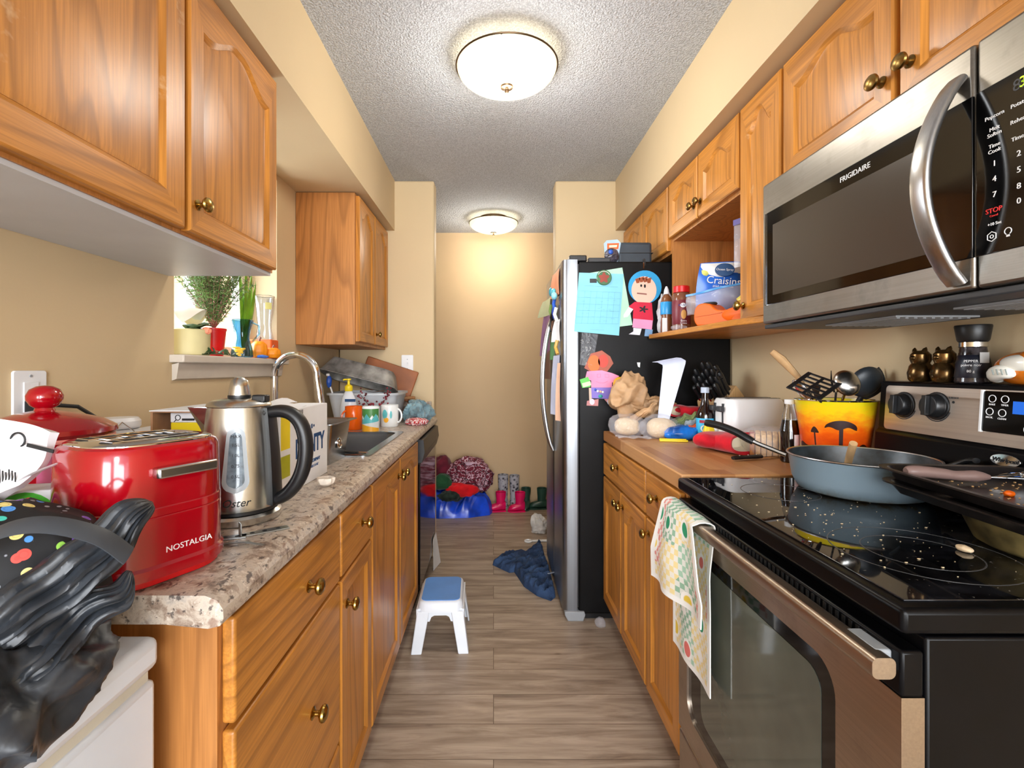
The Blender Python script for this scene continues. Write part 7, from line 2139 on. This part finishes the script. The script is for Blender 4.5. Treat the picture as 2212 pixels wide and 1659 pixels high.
        # flared foot flange
# arched aprons between legs
for sy in (-1, 1):
    b = MB(); Y_ = sy*(SD/2+.0095)
    arch_ = [(-SW/2-.006, SHT-.03), (SW/2+.006, SHT-.03), (SW/2+.010, SHT-.085), (.046, SHT-.085), (.038, SHT-.066), (.026, SHT-.060), (-.026, SHT-.060), (-.038, SHT-.066), (-.046, SHT-.085), (-SW/2-.010, SHT-.085)]
    b.prism(arch_, -.004, .004, M=T(0, Y_-sy*.003, 0) @ R(4*sy, 'X') @ FACE_CAM); b.build('apron', W2, st, world=False, smooth=False)
for sx in (-1, 1):
    b = MB(); X_ = sx*(SW/2+.0065)
    b.box(-.004, .004, -SD/2-.004, SD/2+.004, SHT-.09, SHT-.03, M=T(X_, 0, 0)); b.build('apron', W2, st, world=False, smooth=False)

# jeans
DEN = NT('denim'); n1 = DEN.noise(DEN.co(), 9, 5, .6); DEN.set(Base_Color=DEN.ramp(n1, [(.3, (24, 42, 74)), (.7, (54, 82, 122))]), Roughness=.85); DEN.bump(DEN.noise(DEN.co(), 26, 4, .6, 1.0), .6, .02); DEN = DEN.m
j = thing('jeans', 'dark blue jeans lying crumpled on the floor by the refrigerator', 'jeans', (.2, 2.9, 0))
def cloth_patch(poly, hfn, m, nm, parent, n=46, z0=.001, loc=None, ang=80, soft=5.0):
    """heaped cloth over an outline: soft edge, folds on top, closed underneath"""
    xs = [p[0] for p in poly]; ys = [p[1] for p in poly]
    def inside(x, y):
        c_ = False; q = len(poly)-1
        for i in range(len(poly)):
            xi, yi = poly[i]; xj, yj = poly[q]
            if (yi > y) != (yj > y) and x < (xj-xi)*(y-yi)/(yj-yi)+xi: c_ = not c_
            q = i
        return c_
    def dist(x, y):
        best = 9
        for i in range(len(poly)):
            ax, ay = poly[i]; bx_, by_ = poly[(i+1) % len(poly)]
            dx, dy = bx_-ax, by_-ay; L2 = dx*dx+dy*dy or 1e-9
            t_ = max(0, min(1, ((x-ax)*dx+(y-ay)*dy)/L2)); best = min(best, math.hypot(x-ax-t_*dx, y-ay-t_*dy))
        return best
    # radial mesh from the centroid keeps the outline clean
    cx0, cy0 = sum(xs)/len(xs), sum(ys)/len(ys)
    ring = []
    per = sum(math.dist(poly[i], poly[(i+1) % len(poly)]) for i in range(len(poly)))
    for i in range(len(poly)):
        a_, c_ = poly[i], poly[(i+1) % len(poly)]; k_ = max(1, int(math.dist(a_, c_)/per*170))
        for q in range(k_): ring.append((a_[0]+(c_[0]-a_[0])*q/k_, a_[1]+(c_[1]-a_[1])*q/k_))
    R_ = len(ring); NR = 34
    vs, fs = [], []
    for jx in range(NR):
        t_ = 1-jx/NR
        for (x, y) in ring:
            px, py = cx0+(x-cx0)*t_, cy0+(y-cy0)*t_
            e = min(1, (1-t_)*NR/soft)
            vs.append((px, py, z0+.004*0+hfn(px, py)*math.sqrt(max(0, e*(2-e)))))
    vs.append((cx0, cy0, z0+hfn(cx0, cy0)))
    for jx in range(NR-1):
        for i in range(R_): fs.append((jx*R_+i, jx*R_+(i+1) % R_, (jx+1)*R_+(i+1) % R_, (jx+1)*R_+i))
    for i in range(R_): fs.append(((NR-1)*R_+i, (NR-1)*R_+(i+1) % R_, NR*R_))
    fs.append(tuple(reversed(range(R_))))
    b = MB(); b.add(vs, fs); return b.build(nm, m, parent, loc=loc, ang=ang)
def folds(seed, base, amp, fr):
    off = Vector((seed, seed*2.2, 0))
    def h(x, y):
        p = Vector(((x+y)*.5, (x-y)*1.15, 0))*fr+off
        return max(.006, base+amp*(1-2.6*abs(noise.noise(p)))*.7+amp*.5*noise.noise(p*.5)+amp*.25*(1-2*abs(noise.noise(p*2.3))))
    return h
flr = lambda x, y: (lambda Y: ((x-VX)*Y/FPX, Y))(CAMZ*FPX/(y-VY))
leg_a = [flr(*p) for p in ((1064, 1221), (1085, 1207), (1112, 1199), (1140, 1202), (1150, 1190), (1168, 1178), (1182, 1190), (1194, 1225), (1160, 1232), (1130, 1234), (1100, 1238))]
leg_b = [flr(*p) for p in ((1108, 1232), (1135, 1222), (1170, 1212), (1196, 1222), (1206, 1260), (1205, 1290), (1190, 1299), (1160, 1288), (1132, 1268))]
leg_a = [(min(p[0], .332), p[1]) for p in leg_a]
cloth_patch(leg_a, folds(3, .022, .034, 13), DEN, 'leg', j)
leg_b = [(min(p[0], .332), p[1]) for p in leg_b]; cloth_patch(leg_b, folds(7, .026, .038, 13), DEN, 'leg', j)
LINT = smat((150, 160, 180))
b = MB(); b.tube(smooth_path([(*flr(1184, 1268), .075), (*flr(1200, 1262), .07)], 4), .006, 6, flat=.4); b.build('hem_fray', LINT, j)
o = thing('toy_wrench', 'white plastic toy wrench lying beyond the jeans', 'toy', (*flr(1160, 1170), 0))
TWM = T(*flr(1141, 1171), .002) @ R(4)
b = MB(TWM); b.tube([(.022*math.cos(2*PI*i/24), .022*math.sin(2*PI*i/24), .006) for i in range(24)], .007, 8, closed=True); b.build('ring_end', WHITEPL, o)
b = MB(TWM); b.prism([(.024, -.008), (.15, -.012), (.17, -.03), (.20, -.03), (.19, -.008), (.19, .008), (.20, .03), (.17, .03), (.15, .012), (.024, .008)], .0, .012); b.build('shaft', WHITEPL, o, bevel=.003)
b = MB(); q = flr(1163, 1150); b.blob((q[0], q[1], .055), (.05, .05, .075), .7, 16, 6, zmin=.0005)
tag(b.build('white_rag', cloth_mat('grey_white_cloth', (206, 202, 196)), loc=(q[0], q[1], 0)), 'crumpled white rag on the floor against the refrigerator', 'rag')
b = MB(); q = flr(1330, 1358); b.blob((.505, 2.30, .02), (.022, .03, .02), .35, 40, 4, zmin=.0005)
tag(b.build('wrapper', FILM, loc=(.505, 2.30, 0)), 'clear wrapper scrap on the floor where refrigerator and cabinet meet', 'wrapper')

# pile of clothes in the hall
BLUEB = solid('blue_tarp_bag', (22, 66, 186), .25, 0, .3, 8, bumps=.6, bscale=10)
pile = [(-.62, 4.02), (-.45, 3.96), (-.2, 3.98), (-.03, 4.06), (-.005, 4.14), (-.03, 4.26), (-.2, 4.33), (-.62, 4.33)]
k = cloth_patch(pile, folds(5, .13, .06, 9), BLUEB, 'blue_bag', None, loc=(-.3, 4.15, 0), soft=14)
tag(k, 'shiny blue plastic bag at the bottom of the clothes pile', 'bag')
def paisley():
    m = NT('maroon_floral'); co = m.co()
    v = m.vor(co, 16, 'DISTANCE_TO_EDGE'); w_ = m.noise(co, 26, 3, .5, 1.2)
    col = m.mix(m.ramp(w_, [(.47, (0, 0, 0)), (.5, (255, 255, 255)), (.54, (255, 255, 255)), (.57, (0, 0, 0))]), (110, 22, 44), (214, 180, 196))
    m.set(Base_Color=m.mix(m.ramp(v, [(.02, (255, 255, 255)), (.05, (0, 0, 0))]), col, (40, 10, 24)), Roughness=.85); m.bump(m.noise(co, 12, 4), .5, .02); return m.m
b = MB(); b.blob((-.21, 4.20, .29), (.20, .11, .15), .3, 7, 4, zmin=.17, seg=60, rings=36)
tag(b.build('floral_blanket', paisley(), loc=(-.2, 4.2, .18), ang=80), 'maroon blanket with a pale floral pattern on top of the pile', 'blanket')
b = MB(); b.blob((-.46, 4.22, .33), (.10, .09, .13), .3, 8, 9, zmin=.19, seg=48, rings=30)
tag(b.build('maroon_garment', cloth_mat('dark_maroon', (92, 22, 40), .3, 12), loc=(-.4, 4.2, .2), ang=80), 'dark maroon garment bundled behind the patterned blanket', 'garment')
b = MB(); b.blob((-.27, 4.09, .205), (.13, .075, .055), .35, 11, 12, zmin=.14, seg=48, rings=30)
tag(b.build('red_shirt', cloth_mat('bright_red_cloth', (206, 16, 26)), loc=(-.27, 4.09, .15), ang=80), 'bright red shirt in the middle of the clothes pile', 'shirt')
b = MB(); b.blob((-.43, 4.085, .27), (.07, .06, .06), .35, 12, 15, zmin=.15)
tag(b.build('green_garment', cloth_mat('dark_green_cloth', (30, 74, 44)), loc=(-.43, 4.08, .18), ang=80), 'dark green garment at the side of the red shirt', 'garment')
b = MB(); b.blob((-.20, 4.17, .415), (.075, .06, .022), .35, 14, 18)
tag(b.build('lilac_scarf', cloth_mat('pale_lilac_cloth', (206, 176, 196)), loc=(-.2, 4.17, .4), ang=80), 'pale lilac scarf lying on the very top of the pile', 'scarf')
b = MB(); b.blob((-.36, 4.045, .165), (.10, .055, .045), .35, 12, 21, zmin=.12)
tag(b.build('black_garment', cloth_mat('black_green_print', (30, 40, 34), .5, 30), loc=(-.36, 4.04, .13), ang=80), 'black printed garment between the red shirt and blue bag', 'garment')

# boots
def boot(label, x, y, h, r, m, ang, L=.16, sole=None, grp='rain boots along the hall wall', shaft=None):
    k = thing('rain_boot', label, 'boot', (x, y, 0), ang, grp)
    b = MB()
    rings = [(.028, .0, r*.92, r*.80), (.07, .0, r*.86, r*.78), (.10, -.002, r*.88, r*.84), (h*.75, -.003, r, r*.97), (h, -.003, r*1.05, r*1.02)]
    Q = 22; vs, fs = [], []
    for z, dx, rx, ry in rings:
        for i in range(Q): a = 2*PI*i/Q; vs.append((dx+rx*math.cos(a), ry*math.sin(a), z))
    for z, dx, rx, ry in ((h, -.003, r*.98, r*.95), (.05, 0, r*.8, r*.72)):
        for i in range(Q): a = 2*PI*i/Q; vs.append((dx+rx*math.cos(a), ry*math.sin(a), z))
    for q in range(len(rings)+1):
        for i in range(Q): fs.append((q*Q+i, q*Q+(i+1) % Q, (q+1)*Q+(i+1) % Q, (q+1)*Q+i))
    fs.append(tuple((len(rings)+1)*Q+i for i in range(Q)))
    b.add(vs, fs); b.build('shaft', shaft or m, k, world=False, ang=60)
    b = MB(); Q2 = 18; vs, fs = [], []
    N_ = 10
    for jx in range(N_+1):
        t_ = jx/N_; xx = -r*.95+(L)*t_
        wd = r*(.82+.12*math.sin(PI*t_))*math.sqrt(max(.02, 1-max(0, (t_-.7)/.3)**2.2))*(1 if t_ > .08 else .8)
        top = .075-.03*max(0, (t_-.35)/.65) if t_ > .3 else .085
        top *= math.sqrt(max(.08, 1-max(0, (t_-.75)/.25)**2.4))
        for i in range(Q2):
            a = 2*PI*i/Q2; s_, c_ = math.sin(a), math.cos(a)
            vs.append((xx, wd*math.copysign(abs(c_)**.8, c_), .012+(top-.012)*(.5+.5*math.copysign(abs(s_)**.75, s_))))
    for jx in range(N_):
        for i in range(Q2): fs.append((jx*Q2+i, (jx+1)*Q2+i, (jx+1)*Q2+(i+1) % Q2, jx*Q2+(i+1) % Q2))
    fs.append(tuple(range(Q2))); fs.append(tuple(reversed([N_*Q2+i for i in range(Q2)])))
    b.add(vs, fs); b.build('foot', m, k, world=False, ang=60)
    b = MB(); so = [(-r+L*t_*1.02, r*(.86+.12*math.sin(PI*t_))*math.sqrt(max(.03, 1-max(0, (t_-.72)/.28)**2.2))) for t_ in [q/14 for q in range(15)]]
    b.prism(so+[(x_, -y_) for x_, y_ in reversed(so)], 0, .0125); b.build('sole', sole or m, k, world=False, bevel=.002)
    return k
PINKB = solid('hot_pink_rubber', (222, 18, 92), .25, 0, .05); GREENB = solid('dark_green_rubber', (36, 70, 58), .3, 0, .08)
def silver_print():
    m = NT('grey_patterned_rubber'); v = m.vor(m.co(), 34)
    m.set(Base_Color=m.ramp(v, [(.2, (50, 50, 56)), (.3, (120, 120, 128)), (.5, (176, 176, 184))]), Roughness=.25); return m.m
SILV = silver_print()
boot('pink rubber boot half hidden behind the clothes pile', .06, 4.18, .165, .043, PINKB, 190)
boot('pink rubber boot standing clear of the pile, toe turned to it', .225, 4.17, .165, .043, PINKB, 188, L=.145)
boot('tall grey patterned boot behind the pink ones, nearer the pile', .085, 4.305, .285, .046, SILV, -95, L=.10)
boot('tall grey patterned boot behind the pink ones, toward the green', .185, 4.305, .28, .044, SILV, -85, L=.10)
boot('dark green rubber boot beside the pink boot', .285, 4.275, .175, .042, GREENB, -100, L=.15)
boot('dark green rubber boot next to the refrigerator, toe pointing out', .42, 4.25, .18, .042, GREENB, 185)
